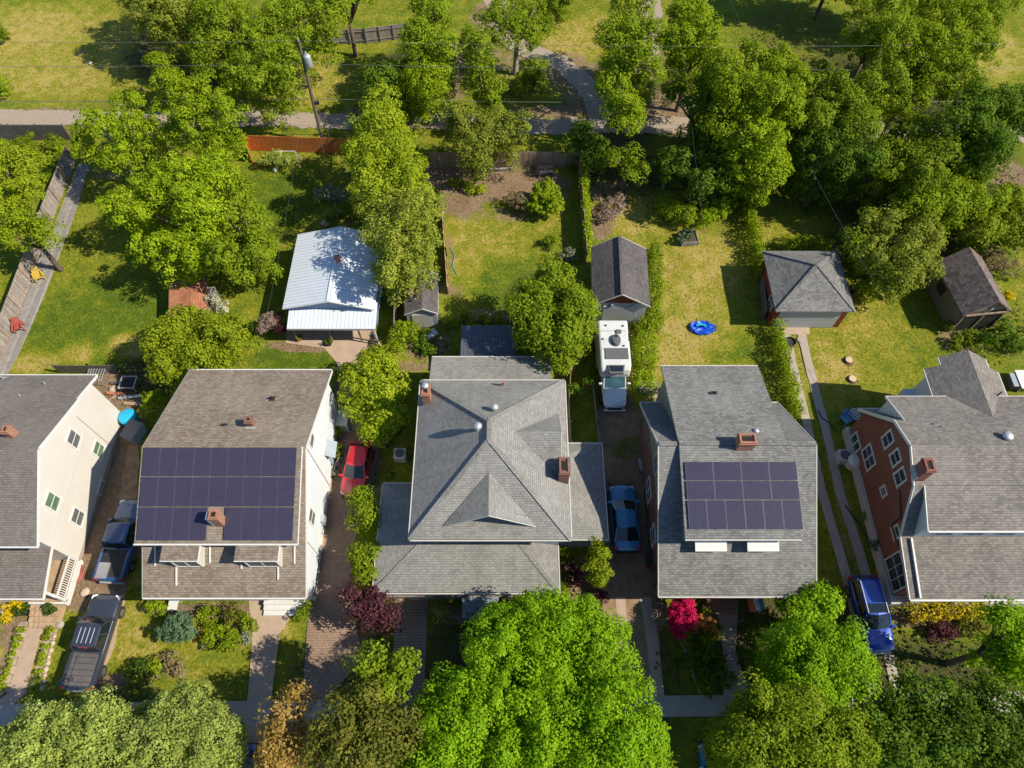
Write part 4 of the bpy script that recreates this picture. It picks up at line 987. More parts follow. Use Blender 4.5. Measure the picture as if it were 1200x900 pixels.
# ---- red brick gambrel house, right
def house_brick():
    h = thing('house', 'red brick house with gambrel roof and white trim cut by the right edge', 'house', (30, 17, 0))
    X = 24.35; E = 42.
    g = [(9.8, 3.3), (13.4, 4.15), (15.6, 7.1), (17.85, 8.0), (19.95, 7.1), (22.75, 3.3)]
    rx = 24.02
    MB().prism_x(X, E, [(13.4, .75), (22.45, .75), (22.45, 3.2), (19.85, 6.9), (17.85, 7.75), (15.7, 6.9), (13.4, 3.9)]).build('wall', M['brick'], h)
    MB().box((X + .02, 10.6, .75), (E, 13.42, 3.3)).build('porch_wall', M['brick'], h)
    MB().box((X - .22, 13.2, -.1), (E, 22.6, .75)).build('foundation', M['offwhite'], h)
    MB().box((X - .18, 10.1, -.1), (E, 13.22, .74)).build('foundation', M['offwhite'], h)
    rf = roof_x(rx, E + .3, g, .18).build('roof', M['shingle_warm'], h)
    f = MB(); rake(f, rx - .027, [(y, z - .1) for y, z in g], .05, .22); f.bar((rx, 9.75, 3.22), (E, 9.75, 3.22), .12, .14); f.bar((rx, 22.8, 3.22), (E, 22.8, 3.22), .07, .11)
    f.build('fascia', M['white'], h)
    m = MB(); m.bar((rx + .55, 9.85, 3.42), (rx + .55, 13.3, 4.24), .1, .16); m.build('roof_divider', M['white'], rf)
    # soldier course hood over the porch and gable
    m = MB()
    for a, b in [((13.2, 3.05), (14.7, 3.05)), ((14.7, 3.05), (14.7, 4.2)), ((14.7, 4.2), (16.2, 4.95))]: m.bar((X - .04, *a), (X - .04, *b), .16, .2, (1, 0, 0))
    m.build('brick_band', M['brick_dark'], h)
    for (u, v, w, hh, pn) in [(1018.5, 536, 1.35, 1.2, 2), (1041, 515, .68, 1.15, 1), (1050, 536.5, .68, 1.0, 1), (1055.5, 559, .72, 1.15, 1), (1036, 576, .5, .5, 1), (1050.5, 624, .62, .75, 1)]:
        p = side(u, v, X); window_x(h, p, w, hh, -1, pn, 2, 'glass', 'white', .13)
    p = side(1002, 520, X); window_x(h, p, 1.1, 1.2, -1, 2, 1, 'glass', 'white', .12)
    window_x(h, Vector((X + .02, 11.8, 2.0)), 2.0, 1.9, -1, 3, 2, 'glass', 'white', .1)
    # front shed dormer
    dx = 24.65; dm = [(13.15, 6.12), (15.65, 7.12)]
    MB().prism_x(dx + .12, E, [(13.42, 3.9), (15.6, 6.6), (15.6, 7.0), (13.42, 6.05)]).build('dormer_wall', M['paleblue'], h)
    dr = roof_x(dx, E + .3, dm, .16).build('dormer_roof', M['shingle_warm'], h)
    f = MB(); f.bar((dx, 13.1, 6.05), (E, 13.1, 6.05), .1, .12); rake(f, dx - .027, [(y, z - .09) for y, z in dm], .05, .18); f.build('dormer_trim', M['white'], dr)
    for x in (26.3, 28.2, 30.1, 32.): window_y(h, (x, 13.42, 5.2), .95, 1.1, -1, 2, 2)
    # rear shed dormer
    rd = [(19.9, 7.12), (22.35, 5.85)]
    MB().prism_x(dx + .12, E, [(19.9, 6.6), (22.1, 3.6), (22.1, 5.78), (19.9, 6.92)]).build('dormer_wall', M['white'], h)
    rr = roof_x(dx, E + .3, rd, .16).build('dormer_roof', M['shingle_warm'], h)
    f = MB(); f.bar((dx, 22.38, 5.77), (E, 22.38, 5.77), .05, .1); rake(f, dx - .027, [(y, z - .09) for y, z in rd], .05, .18); f.build('dormer_trim', M['white'], rr)
    # rear wing with its own ridge
    cx, zz = 30.35, 6.95
    def wing(y0, y1, hl, hr, k, nm):
        MB().prism_y(y0 + .01, y1 - .25, [(cx - hl + .3, 0), (cx + hr - .3, 0), (cx + hr - .3, zz - hr * k - .05), (cx, zz - .3), (cx - hl + .3, zz - hl * k - .05)]).build(nm + '_wall', M['white'], h)
        m = MB()
        for s, hf in ((-1, hl), (1, hr)): m.slab([(cx, y0, zz), (cx + s * hf, y0, zz - hf * k), (cx + s * hf, y1, zz - hf * k), (cx, y1, zz)], .15)
        o = m.build(nm + '_roof', M['shingle_warm'], h)
        for s, hf in ((-1, hl), (1, hr)): MB().bar((cx + s * (hf + .03), y0 if s < 0 or y1 - y0 < 2 else y0 + 2.2, zz - hf * k - .07), (cx + s * (hf + .03), y1, zz - hf * k - .07), .06, .1).build(nm + '_gutter', M['white'], o)
        return o
    w = wing(19.5, 24.7, 2.3, 2.95, .66, 'wing'); wing(24.69, 25.3, 1.45, 1.9, .66, 'wing')
    MB().box((27.6, 23.4, 0), (28.6, 24.4, 3.2)).build('back_porch', M['white'], h)
    p = spot(1086, 546, 8.6); c = chimney(rf, p.x + .1, p.y, 6.6, 8.8, .54, .8, 'brick'); flue(c, p.x + .1, p.y, 8.75, .24, .45)
    MB().box((p.x - .26, p.y - .4, 7.3), (p.x - .16, p.y + .4, 7.8)).build('chimney_flashing', M['bluegrey'], c)
    p = spot(1181, 511, 7.9); turbine(rf, p.x, p.y, 7.6, .5, .3)
    for (u, v, z) in [(1091, 499, 7.0), (1100, 502, 7.1)]:
        q = spot(u, v, z); m = MB(); m.tube([(q.x, q.y, z - .2), (q.x, q.y, z + .3)], .05, 8); m.build('vent_pipe', M['black'], rr)
    q = spot(1172, 461, 6.2); MB().tube([(q.x, q.y, 5.4), (q.x, q.y, 6.4)], .05, 8).build('vent_pipe', M['black'], w)
    return h
house_brick()
# ------------------------------------------------------------------ outbuildings
def gable_shed(name, label, cat, e, ridge, ez, rz, roofmat, wallmat, over=.25, rot_from=None, trim='offwhite', dark_front=False):
    """e = photo points of the eave corners: back left, front left, front right, back right; ridge = back, front"""
    E = [spot(u, v, ez) for u, v in e]; Rr = [spot(u, v, rz) for u, v in ridge]
    fl, fr = E[1], E[2]; dx = (fr - fl); rz_ = math.atan2(dx.y, dx.x)
    c = sum(E, Vector()) / 4
    Lx = ((E[2] - E[1]).length + (E[3] - E[0]).length) / 2; Ly = ((E[0] - E[1]).length + (E[3] - E[2]).length) / 2
    h = thing(name, label, cat, (c.x, c.y, 0), rz_)
    mid = (Rr[0] + Rr[1]) / 2; loc = Matrix.Rotation(-rz_, 4, 'Z') @ Vector((mid.x - c.x, mid.y - c.y, 0))
    rx = max(-Lx * .25, min(Lx * .25, loc.x))
    hx, hy = Lx / 2, Ly / 2
    m = MB(); m.prism_y(-hy + over, hy - over, [(-hx + over, 0), (hx - over, 0), (hx - over, ez - .06), (rx, rz - .2), (-hx + over, ez - .06)]); m.build('wall', M[wallmat], h, local=True)
    m = MB()
    m.slab([(-hx, -hy, ez), (rx, -hy, rz), (rx, hy, rz), (-hx, hy, ez)], .1); m.slab([(rx, -hy, rz), (hx, -hy, ez), (hx, hy, ez), (rx, hy, rz)], .1)
    rf = m.build('roof', M[roofmat], h, local=True)
    m = MB()
    for a, b in (((-hx, ez), (rx, rz)), ((rx, rz), (hx, ez))):
        for y in (-hy - .03, hy + .03): MB().bar((a[0], y, a[1] - .05), (b[0], y, b[1] - .05), .045, .10).build('trim', M[trim], h, local=True)
    pass
    return h, rf, hx, hy, rx
# white metal roofed carport building
def metal_garage():
    ez, rz = 2.75, 3.75
    h, rf, hx, hy, rx = gable_shed('garage', 'blue garage with white metal roof and lean-to carport', 'garage', [(349, 276), (330.5, 361), (451, 362), (439, 276)], [(400, 265), (384.5, 351)], ez, rz, 'metal_white', 'blue_siding', trim='white')
    m = MB(); m.bar((rx, -hy, rz + .01), (rx, hy, rz + .01), .3, .04); m.build('ridge_cap', M['metal_white'], rf, local=True)
    m = MB(); m.tube([(rx + .2, .3, rz - .4), (rx + .2, .3, rz + .35)], .24, 10); m.build('vent_pipe', M['terracotta'], rf, local=True)
    m = MB(); m.slab([(rx - 1.6, -.5, rz - .385), (rx - .25, -.5, rz - .035), (rx - .25, .25, rz - .035), (rx - 1.6, .25, rz - .385)], .04); m.build('patch', M['metal_white'], rf, local=True)
    a = spot(337, 360, 2.55); b = spot(441, 361, 2.55); c = spot(440, 385, 2.15); d = spot(336, 385.5, 2.15)
    y0 = (c.y + d.y) / 2; y1 = y0 + 2.2
    x0, x1 = d.x, c.x
    MB().slab([(x0, y0, 2.15), (x1, y0, 2.15), (x1, y1, 2.5), (x0, y1, 2.5)], .07).build('carport_roof', M['metal_white'], h)
    m = MB(); m.bar((x0, y0 - .04, 2.09), (x1, y0 - .04, 2.09), .06, .16); m.build('carport_gutter', M['alu'], h)
    for x in (x0 + .3, x0 + 3.0, x0 + 5.3, x1 - .25): MB().box((x - .05, y0 + .15, 0), (x + .05, y0 + .25, 2.1)).build('carport_post', M['wood_brown'] if x < x1 - 1 else M['white'], h)
    m = MB(); m.tube([(x1 - .1, y0 - .05, 2.1), (x1 - .05, y0 - .1, .4), (x1 + .25, y0 - .35, .1)], .05, 6); m.build('downspout', M['white'], h)
    yf = y1 + .1
    return h
metal_garage()
h, rf, hx, hy, rx = gable_shed('shed', 'small grey gable garden shed beside the blue garage', 'shed', [(478, 322), (471, 368.5), (512, 367), (514, 322)], [(497, 319), (493, 362)], 2.05, 2.75, 'shingle_slate', 'shed_grey', .12)
m = MB(); m.box((-.75, -hy + .07, .1), (.0, -hy + .13, 1.8)); m.box((.02, -hy + .07, .1), (.75, -hy + .13, 1.8)); m.build('door', M['offwhite'], h, local=True)
m = MB(); m.box((-.95, -.4, 2.25), (-.6, -.05, 2.62)); m.build('roof_vent', M['wood_tan'], rf, local=True)
h, rf, hx, hy, rx = gable_shed('garage', 'pale grey garage with plain brown grey gable roof behind the camper van', 'garage', [(690, 291), (697, 357), (763, 359), (756.5, 291)], [(725.5, 277), (730, 346.5)], 2.5, 3.95, 'shingle_slate', 'garage_pale', .22, trim='offwhite')
m = MB(); m.bar((rx, -hy, 3.97), (rx, hy, 3.97), .22, .03); m.build('ridge_cap', M['shingle_slate'], rf, local=True)
m = MB(); m.poly([(-hx + .5, -hy + .19, 2.55), (hx - .5, -hy + .19, 2.55), (rx, -hy + .19, 3.62)]); m.build('gable_panel', M['barn_red'], h, local=True)
m = MB(); m.box((-1.3, -hy + .12, 0), (1.25, -hy + .2, 2.1)); m.build('garage_door', M['door_grey'], h, local=True)
for x in (-.7, .9): MB().tube([(x, -hy + .05, 2.3), (x, -hy + .22, 2.3)], .13, 10).build('lamp', M['steel'], h, local=True)
# red garage with the pyramid roof
def red_garage():
    ez = 2.55; C = [spot(910, 365, ez), spot(1003, 364, ez), spot(981, 294, ez), spot(893, 294, ez)]; ap = spot(955, 313.5, 4.35)
    h = thing('garage', 'barn red garage with dark grey hip roof at the end of the wheel tracks', 'garage', (ap.x, ap.y, 0))
    x0 = min(C[0].x, C[3].x); x1 = max(C[1].x, C[2].x); y0, y1 = C[0].y, C[3].y
    x0, x1 = (C[0].x + C[3].x) / 2, (C[1].x + C[2].x) / 2
    ap = Vector(((x0 + x1) / 2, (y0 + y1) / 2, 4.5))
    MB().box((x0 + .25, y0 + .3, 0), (x1 - .25, y1 - .3, ez - .05)).build('wall', M['barn_red'], h)
    T = [(x0, y0, ez), (x1, y0, ez), (x1, y1, ez), (x0, y1, ez)]; D = [(x, y, z - .1) for x, y, z in T]
    m = MB(); m.add(T + [ap] + D, [(0, 1, 4), (1, 2, 4), (2, 3, 4), (3, 0, 4), (5, 8, 7, 6), (0, 5, 6, 1), (1, 6, 7, 2), (2, 7, 8, 3), (3, 8, 5, 0)])
    rf = m.build('roof', M['shingle_grey'], h)
    m = MB()
    for p in T: m.bar(Vector(p) + Vector((0, 0, .015)), ap + Vector((0, 0, .015)), .2, .03)
    m.build('hip_cap', M['shingle_grey'], rf)
    m = MB(); m.box((x0 + .55, y0 + .24, 0), (x1 - .75, y0 + .33, 2.3)); d = m.build('garage_door', M['door_grey'], h)
    m = MB()
    for z in (.58, 1.15, 1.72): m.box((x0 + .55, y0 + .225, z), (x1 - .75, y0 + .245, z + .03))
    m.build('door_seam', M['bluegrey'], d)
    window_x(h, Vector((x0 + .25, y0 + 1.6, 1.5)), .8, .9, -1, 2, 2, 'glass', 'white', .08)
    return h
red_garage()
# brown shed at the right edge, standing at an angle
h, rf, hx, hy, rx = gable_shed('shed', 'dark brown roofed shed with an open porch near the right edge', 'shed', [(1103, 312), (1123.6, 370), (1181.5, 364), (1152, 298)], [(1138, 284), (1168, 355)], 2.4, 4.0, 'shingle_dark', 'tan_siding', .2, trim='wood_brown')
m = MB()
m = MB(); m.box((-hx + .35, -hy + .1, 0), (hx - .35, -hy + .19, 2.2)); m.build('dark_front', M['black'], h, local=True)  # solid black panel; the shade inside the porch is put into its colour
for x in (-hx + .3, rx, hx - .3): MB().box((x - .06, -hy + .02, 0), (x + .06, -hy + .12, 2.3)).build('post', M['wood_brown'], h, local=True)
m = MB(); m.bar((-hx + .3, -hy - .01, 2.28), (hx - .2, -hy - .01, 2.28), .09, .16); m.build('beam', M['wood_brown'], h, local=True)
m = MB(); m.poly([(-hx + .5, -hy + .17, 2.4), (hx - .5, -hy + .17, 2.4), (rx, -hy + .17, 3.5)]); m.build('gable_panel', M['tan_siding'], h, local=True)
m = MB(); m.tube([(rx + .2, -hy + .05, 2.75), (rx + .2, -hy + .17, 2.75)], .13, 10); m.build('lamp', M['steel'], h, local=True)
m = MB(); m.box((-hx + .13, .2, 1.1), (-hx + .2, 1.2, 1.9)); w_ = m.build('window', M['black'], h, local=True)
# clay red roofed play shed
h, rf, hx, hy, rx = gable_shed('shed', 'little shed with clay red roof under the left trees', 'shed', [(204, 330), (192, 370), (237, 362), (246, 330)], [(226, 322), (222, 360)], 1.75, 2.1, 'shingle_clay', 'wood_brown', .1)
MB().box((hx + .02, -.5, 0), (hx + .5, .9, 1.35)).build('lean_to', M['wood_grey'], h, local=True)
# flat dark shelter behind the hip roofed house
a = spot(541, 382, 2.55); b = spot(600, 417, 2.55)
h = thing('pergola', 'flat dark ribbed shelter roof behind the hip roofed house', 'shelter', ((a.x + b.x) / 2, (a.y + b.y) / 2, 0))
MB().slab([(a.x, b.y - .3, 2.5), (b.x + .3, b.y - .3, 2.5), (b.x + .3, a.y, 2.62), (a.x, a.y, 2.62)], .06).build('roof', M['metal_dark'], h)
for x in (a.x + .15, b.x + .1):
    for y in (b.y - .1, a.y - .15): MB().box((x - .06, y - .06, 0), (x + .06, y + .06, 2.48)).build('post', M['wood_brown'], h)

# ------------------------------------------------------------------ fences
def fence(label, pts, height, mat, rails=True, name='fence', post=2.4, tilt=0., railside=1, group=None, railmat=None):
    P = [spot(*p) for p in pts]
    h = thing(name, label, 'fence', P[0], 0, group)
    b = MB(); r = MB(); posts = MB()
    for p, q in zip(P[:-1], P[1:]):
        d = (q - p).normalized(); n = Vector((-d.y, d.x, 0)) * railside
        b.bar(p + Vector((0, 0, height / 2)), q + Vector((0, 0, height / 2)), .035, height)
        L = (q - p).length; k = max(1, round(L / post))
        if rails:
            for z in (height * .2, height * .82): r.bar(p + n * .05 + Vector((0, 0, z)), q + n * .05 + Vector((0, 0, z)), .05, .1)
        for i in range(k + 1):
            c = p.lerp(q, i / k) + n * .07
            o = MB(); o.box((c.x - .055, c.y - .055, -.1), (c.x + .055, c.y + .055, height + .06)); o.build('post', M[railmat or mat], h)
    b.build('boards', M[mat], h)
    if rails: r.build('rail', M[railmat or mat], h)
    return h
fence('long weathered board fence running down the left edge of the lawn', [(88, 190), (60, 262), (36, 330), (-2, 432), (-20, 480)], 1.75, 'wood_grey', railside=1, railmat='wood_brown')
fence('dark grey board fence along the alley at the far left', [(-40, 164), (84, 164)], 1.75, 'wood_dark', railside=1)
fence('bright orange stained board fence below the utility pole', [(297, 190), (292, 176), (348, 178), (410, 180)], 1.75, 'wood_orange', railside=1)
fence('grey brown board fence along the alley behind the bare garden', [(505, 196), (560, 196), (678, 195)], 1.75, 'wood_brown', railside=1)
fence('grey brown board fence with ivy running down from the alley corner', [(678, 196), (681, 240), (686, 310)], 1.75, 'wood_brown', railside=-1)
fence('short grey board fence with square posts by the top edge', [(392, 52), (430, 50), (478, 44)], 1.6, 'wood_grey', railside=-1, post=1.6)
fence('pale timber rail fence by the side garden of the hip roofed house', [(703, 390), (668, 440), (666, 480), (668, 525)], 1.1, 'wood_tan', False, post=1.5)
fence('low dark board edging along the dirt driveway', [(694, 455), (699, 500), (703, 525)], .7, 'wood_grey', False)
fence('low wire and timber fence dividing the two back lawns', [(519, 255), (522, 300), (525, 345)], 1.0, 'wood_tan', False, post=1.3)
fence('weathered board screen between the blue garage and small shed', [(466, 350), (464, 398)], 1.5, 'wood_grey', False)
fence('dark board fence behind the cream house', [(70, 437), (110, 437), (140, 437)], 1.1, 'wood_dark', False)
fence('low plank fence on the far side of the hedge by the red garage', [(888, 318), (894, 372)], 1.2, 'wood_dark', False)

# ------------------------------------------------------------------ utility pole and wires
pb = spot(378, 166); pt = Vector((spot(350, 47, 10.4).x, pb.y, 10.4))
h = thing('utility_pole', 'tall wooden utility pole with grey transformer above the alley', 'utility pole', pb)
MB().tube([pb - Vector((0, 0, .3)), pb.lerp(pt, .5), pt], [.17, .14, .11], 10).build('pole', M['wood_pole'], h)
tz = pb.lerp(pt, .83)
m = MB(); m.lathe(tz + Vector((.42, -.1, -.5)), [(.03, -.02), (.29, 0), (.31, .05), (.31, .95), (.27, 1.05), (.03, 1.1)], 14); tr = m.build('transformer', M['steel'], h, smooth=True)
m = MB(); m.tube([tz + Vector((.42, -.1, .55)), tz + Vector((.42, -.1, .85))], .05, 8); m.build('bushing', M['offwhite'], tr)
m = MB(); m.bar(tz + Vector((0, 0, -.2)), tz + Vector((.35, -.1, -.2)), .08, .08); m.build('bracket', M['steel'], h)
m = MB(); m.tube([pt, pt + Vector((0, 0, .35))], .04, 8); m.build('insulator', M['offwhite'], h)
m = MB(); zb = pb.lerp(pt, .42); m.box(zb - Vector((-.1, .1, .15)), zb + Vector((.5, .1, .15))); m.build('splice_box', M['black'], h)
def wire(label, p, q, sag, r=.016, group='overhead wires'):
    p = Vector(p); q = Vector(q); L = []
    for i in range(17):
        t = i / 16; a = p.lerp(q, t); a.z -= sag * 4 * t * (1 - t); L.append(a)
    m = MB(); m.tube(L, r, 5); o = m.build('overhead_wire', M['wire']); return tag(o, label, 'wire', group)
def onp(t, dx=0): a = pb.lerp(pt, t); return a + Vector((dx, .0, 0))
wire('topmost overhead wire leaving the utility pole to the left', onp(1.0), (-75, 53.5, 10.8), .5, .014)
wire('topmost overhead wire leaving the utility pole to the right', onp(1.0), (75, 53.5, 10.8), .9, .014)
wire('second overhead wire to the left above the dry field', onp(.80), (-75, 53.0, 8.6), .5, .016)
wire('thick lower cable to the left above the dry field', onp(.46), (-75, 52.6, 5.4), .5, .028)
wire('second overhead wire to the right above the alley', onp(.80), (75, 53.2, 8.6), .9, .016)
wire('thick lower cable to the right above the alley', onp(.46), (75, 52.8, 5.4), .7, .028)
wire('slanting service wire from the pole to the white roofed garage', onp(.74), spot(398, 267, 3.8), .6, .008)
wire('slanting service wire from the pole to the roof of the pale blue house', onp(.72), (-17.5, 24.6, 5.5), 1.0, .006)
wire('service wire crossing the trees to the bungalow', (14.9, 55, 7.8), (14.2, 24.2, 6.2), .8, .006)
wire('service wire crossing the trees to the pyramid roofed garage', (19.5, 62, 8.5), (28.5, 24.5, 5.0), .9, .009)
m = MB(); g0 = onp(.6); m.tube([g0, spot(396, 186)], .015, 5); tag(m.build('guy_wire', M['wire']), 'steel guy wire anchoring the utility pole into the lawn', 'wire')

# ------------------------------------------------------------------ vehicles (built facing +x)
def wheel(root, x, y, r, w=.22):
    s = 1 if y > 0 else -1
    m = MB(); n = 18; R_ = [(r * .62, -w / 2), (r * .94, -w / 2), (r, -w * .3), (r, w * .3), (r * .94, w / 2), (r * .62, w / 2)]
    m.loft([[(x + a * math.cos(2 * math.pi * k / n), y + b, r + a * math.sin(2 * math.pi * k / n)) for k in range(n)] for a, b in R_])
    t = m.build('wheel', M['rubber'], root, local=True, smooth=False)
    m = MB(); m.loft([[(x + a * math.cos(2 * math.pi * k / n), y + s * b, r + a * math.sin(2 * math.pi * k / n)) for k in range(n)] for a, b in ((r * .61, w / 2 - .03), (r * .6, w / 2 + .005), (r * .2, w / 2 + .012))])
    m.build('rim', M['rim'], t, local=True)
def ring(x, hw, zs, zb, crown, tuck=.9):
    return [(x, -hw * tuck, zs), (x, -hw, zs + .22), (x, -hw, zb - .12), (x, -hw * .94, zb), (x, -hw * .5, zb + crown), (x, hw * .5, zb + crown), (x, hw * .94, zb), (x, hw, zb - .12), (x, hw, zs + .22), (x, hw * tuck, zs)]
def vehicle(label, name, cat, loc, ang, L, W, paint, stations, glass, roof, wb, wr=.33, lights=True, pick=None, extra=None):
    h = thing(name, label, cat, (loc[0], loc[1], .03), ang)
    hw = W / 2
    m = MB(); m.loft([ring(L * t - L / 2, hw * k, zs, zb, cr) for t, k, zs, zb, cr in stations])
    body = m.build('body', M[paint], h, local=True, smooth=True, sub=2)
    # glass house: bottom ring, top ring; x measured from the tail as a share of the length
    (b0, b1, bw, bz), (t0, t1, tw, tz) = glass, roof
    X = lambda t: L * t - L / 2
    bot = [(X(b0), -hw * bw, bz), (X(b1), -hw * bw, bz), (X(b1) + .16, 0, bz), (X(b1), hw * bw, bz), (X(b0), hw * bw, bz), (X(b0) - .08, 0, bz)]
    top = [(X(t0), -hw * tw, tz), (X(t1), -hw * tw, tz), (X(t1) + .1, 0, tz), (X(t1), hw * tw, tz), (X(t0), hw * tw, tz), (X(t0) - .05, 0, tz)]
    g = MB(); g.hexa(bot, top); gl = g.build('windows', M['car_glass'], h, local=True, bevel=.03)
    m = MB()
    rr = [(X(t0) - .07, 0), (X(t0) - .02, -hw * tw * .8), (X(t0) + .08, -hw * tw - .01), (X(t1) - .1, -hw * tw - .01), (X(t1), -hw * tw * .85), (X(t1) + .1, 0), (X(t1), hw * tw * .85), (X(t1) - .1, hw * tw + .01), (X(t0) + .08, hw * tw + .01), (X(t0) - .02, hw * tw * .8)]
    cx = (X(t0) + X(t1)) / 2
    m.loft([[(x, y, tz - .03) for x, y in rr], [(x, y, tz + .015) for x, y in rr], [(cx + (x - cx) * .86, y * .8, tz + .055) for x, y in rr]])
    m.build('roof', M[paint], h, local=True, bevel=.012)
    m = MB()
    for s in (-1, 1):
        for (xa, xb) in ((X(b1), X(t1)), (X(b0), X(t0)), (X(b0 * .45 + b1 * .55), X(t0 * .45 + t1 * .55))):
            m = MB(); m.bar((xa, s * hw * bw, bz - .02), (xb, s * hw * tw, tz), .07, .07); m.build('pillar', M[paint], h, local=True)
    for s in (-1, 1):
        m = MB(); x = X(b1) - .12; m.hexa([(x - .1, s * (hw * bw), bz + .05), (x + .08, s * hw * bw, bz + .05), (x + .04, s * (hw + .2), bz + .06), (x - .1, s * (hw + .2), bz + .06)],
                                   [(x - .1, s * (hw * bw), bz + .2), (x + .08, s * hw * bw, bz + .18), (x + .04, s * (hw + .2), bz + .2), (x - .1, s * (hw + .2), bz + .22)])
        m.build('mirror', M[paint], h, local=True, bevel=.02)
    if lights:
        f = stations[-2]; r = stations[1]
        for s in (-1, 1):
            x = X(f[0]); m = MB(); m.hexa([(x - .12, s * hw * .60, f[3] - .16), (x + .10, s * hw * .60, f[3] - .16), (x + .02, s * hw * f[1] * 1.0, f[3] - .16), (x - .22, s * hw * f[1] * 1.01, f[3] - .16)],
                                      [(x - .2, s * hw * .60, f[3] + .02), (x + .05, s * hw * .60, f[3] + .01), (x - .02, s * hw * f[1] * .99, f[3] + .0), (x - .26, s * hw * f[1] * .99, f[3] + .02)])
            m.build('headlight', M['lamp_white'], h, local=True)
            x = X(r[0]); m = MB(); m.box((x - .06, min(s * hw * .68, s * hw * 1.0), r[3] - .22), (x + .16, max(s * hw * .68, s * hw * 1.0), r[3] - .02)); m.build('taillight', M['lamp_red'], h, local=True, bevel=.02)
    m = MB(); m.box((L / 2 - .1, -hw * .8, .28), (L / 2 + .04, hw * .8, .48)); m.build('front_bumper', M['black'] if pick is None else M['steel'], h, local=True, bevel=.03)
    m = MB(); m.box((-L / 2 - .05, -hw * .8, .32), (-L / 2 + .1, hw * .8, .52)); m.build('rear_bumper', M['black'] if pick is None else M['steel'], h, local=True, bevel=.03)
    for x in wb:
        for s in (-1, 1): wheel(h, X(x), s * (hw - .1), wr)
    if pick: pick(h, L, hw, X)
    return h
SEDAN = [(.0, .80, .45, .62, .0), (.03, .90, .32, .88, .03), (.18, .98, .25, .96, .03), (.45, 1., .22, .95, .03), (.70, 1., .22, .95, .04), (.85, .98, .24, .84, .05), (.95, .88, .28, .70, .04), (1., .70, .38, .55, .02)]
HATCH = [(.0, .84, .45, .78, .0), (.03, .92, .32, .92, .02), (.2, .98, .25, .98, .03), (.45, 1., .22, .97, .03), (.72, 1., .22, .97, .05), (.86, .98, .24, .88, .06), (.95, .88, .28, .74, .05), (1., .68, .38, .58, .02)]
SUV = [(.0, .86, .5, .9, .0), (.03, .94, .36, 1.08, .02), (.2, .99, .3, 1.10, .03), (.45, 1., .28, 1.1, .03), (.72, 1., .28, 1.1, .05), (.87, .98, .3, 1.02, .07), (.96, .9, .34, .9, .05), (1., .74, .42, .7, .02)]
TRUCK = [(.0, .90, .55, 1.0, .0), (.02, .97, .45, 1.08, .0), (.2, 1., .4, 1.08, .0), (.4, 1., .38, 1.08, .0), (.72, 1., .38, 1.10, .05), (.88, .99, .4, 1.08, .08), (.97, .93, .42, .98, .06), (1., .82, .48, .78, .02)]
def heading(front, back, z=0.):
    a, b = spot(*front, z), spot(*back, z); return ((a + b) / 2)[:2], math.atan2(a.y - b.y, a.x - b.x), (a - b).length
c, a, L = heading((413, 576), (424, 526), .6)
vehicle('red hatchback parked on the brick driveway', 'parked_car', 'car', c, a, 4.15, 1.74, 'car_red', HATCH, (.06, .70, .90, .92), (.16, .50, .74, 1.42), (.19, .82), .31)
c, a, L = heading((728, 573), (735, 640), .6)
vehicle('teal blue sedan parked on the dirt driveway', 'parked_car', 'car', c, a, 4.75, 1.86, 'car_teal', SEDAN, (.12, .72, .90, .90), (.30, .54, .72, 1.40), (.19, .82), .33)
def suv_rack(h, L, hw, X):
    m = MB()
    for s in (-1, 1): MB().bar((X(.12), s * hw * .66, 1.77), (X(.55), s * hw * .66, 1.77), .05, .06).build('roof_rail', M['alu'], h, local=True)
    MB().slab([(X(.42), -hw * .62, 1.765), (X(.54), -hw * .62, 1.765), (X(.54), hw * .62, 1.765), (X(.42), hw * .62, 1.765)], .012).build('sunroof', M['car_glass'], h, local=True)
c, a, L = heading((1030, 757), (1010, 682), .7)
vehicle('royal blue estate car parked on the wheel tracks beside the brick house', 'parked_car', 'car', c, a, 4.75, 1.88, 'car_royal', SUV, (.04, .72, .92, 1.04), (.10, .55, .76, 1.68), (.19, .82), .36, pick=suv_rack)
def pickup_bed(cover, box):
    def f(h, L, hw, X):
        x0, x1 = X(.02), X(.365); w = hw * .80
        m = MB(); m.box((x0 + .06, -w, 1.06), (x1 - .02, w, 1.10)); m.build('bed', M['black' if not cover else 'bed_cover'], h, local=True)
        m = MB()
        for s in (-1, 1): MB().bar((x0, s * hw * .9, 1.12), (x1, s * hw * .9, 1.12), .16, .10).build('bed_rail', M[box], h, local=True, bevel=.02)
        MB().bar((x0 + .04, -hw * .9 + .09, 1.12), (x0 + .04, hw * .9 - .09, 1.12), .10, .10).build('tailgate', M[box], h, local=True, bevel=.02)
        if cover:
            m = MB(); m.box((x0 + .12, -w, 1.10), (x1 - .08, w * .62, 1.17)); m.build('tonneau', M['bed_cover'], h, local=True, bevel=.02)
            m = MB(); 
            for k in range(4): y = -hw * .42 + k * hw * .28; MB().box((X(.44), y - .02, 1.835), (X(.60), y + .02, 1.862)).build('roof_rib', M['car_silver'], h, local=True)
            m = MB(); m.box((X(.395), -.25, 1.72), (X(.41), .25, 1.78)); m.build('brake_lamp', M['lamp_red'], h, local=True)
        else:
            m = MB(); m.box((x0 - .02, w * .1, 1.10), (x0 + 1.0, w, 1.22)); m.build('tool_box', M['alu'], h, local=True)
    return f
c, a, L = heading((123, 705), (93, 797), 1.0)
vehicle('dark grey pickup truck with grey bed cover on the front lawn', 'pickup_truck', 'pickup truck', c, a, 5.75, 1.98, 'car_grey', TRUCK, (.385, .735, .92, 1.06), (.41, .635, .76, 1.80), (.2, .815), .39, pick=pickup_bed(True, 'car_grey'))
c, a, L = heading((155, 592), (129, 672), 1.0)
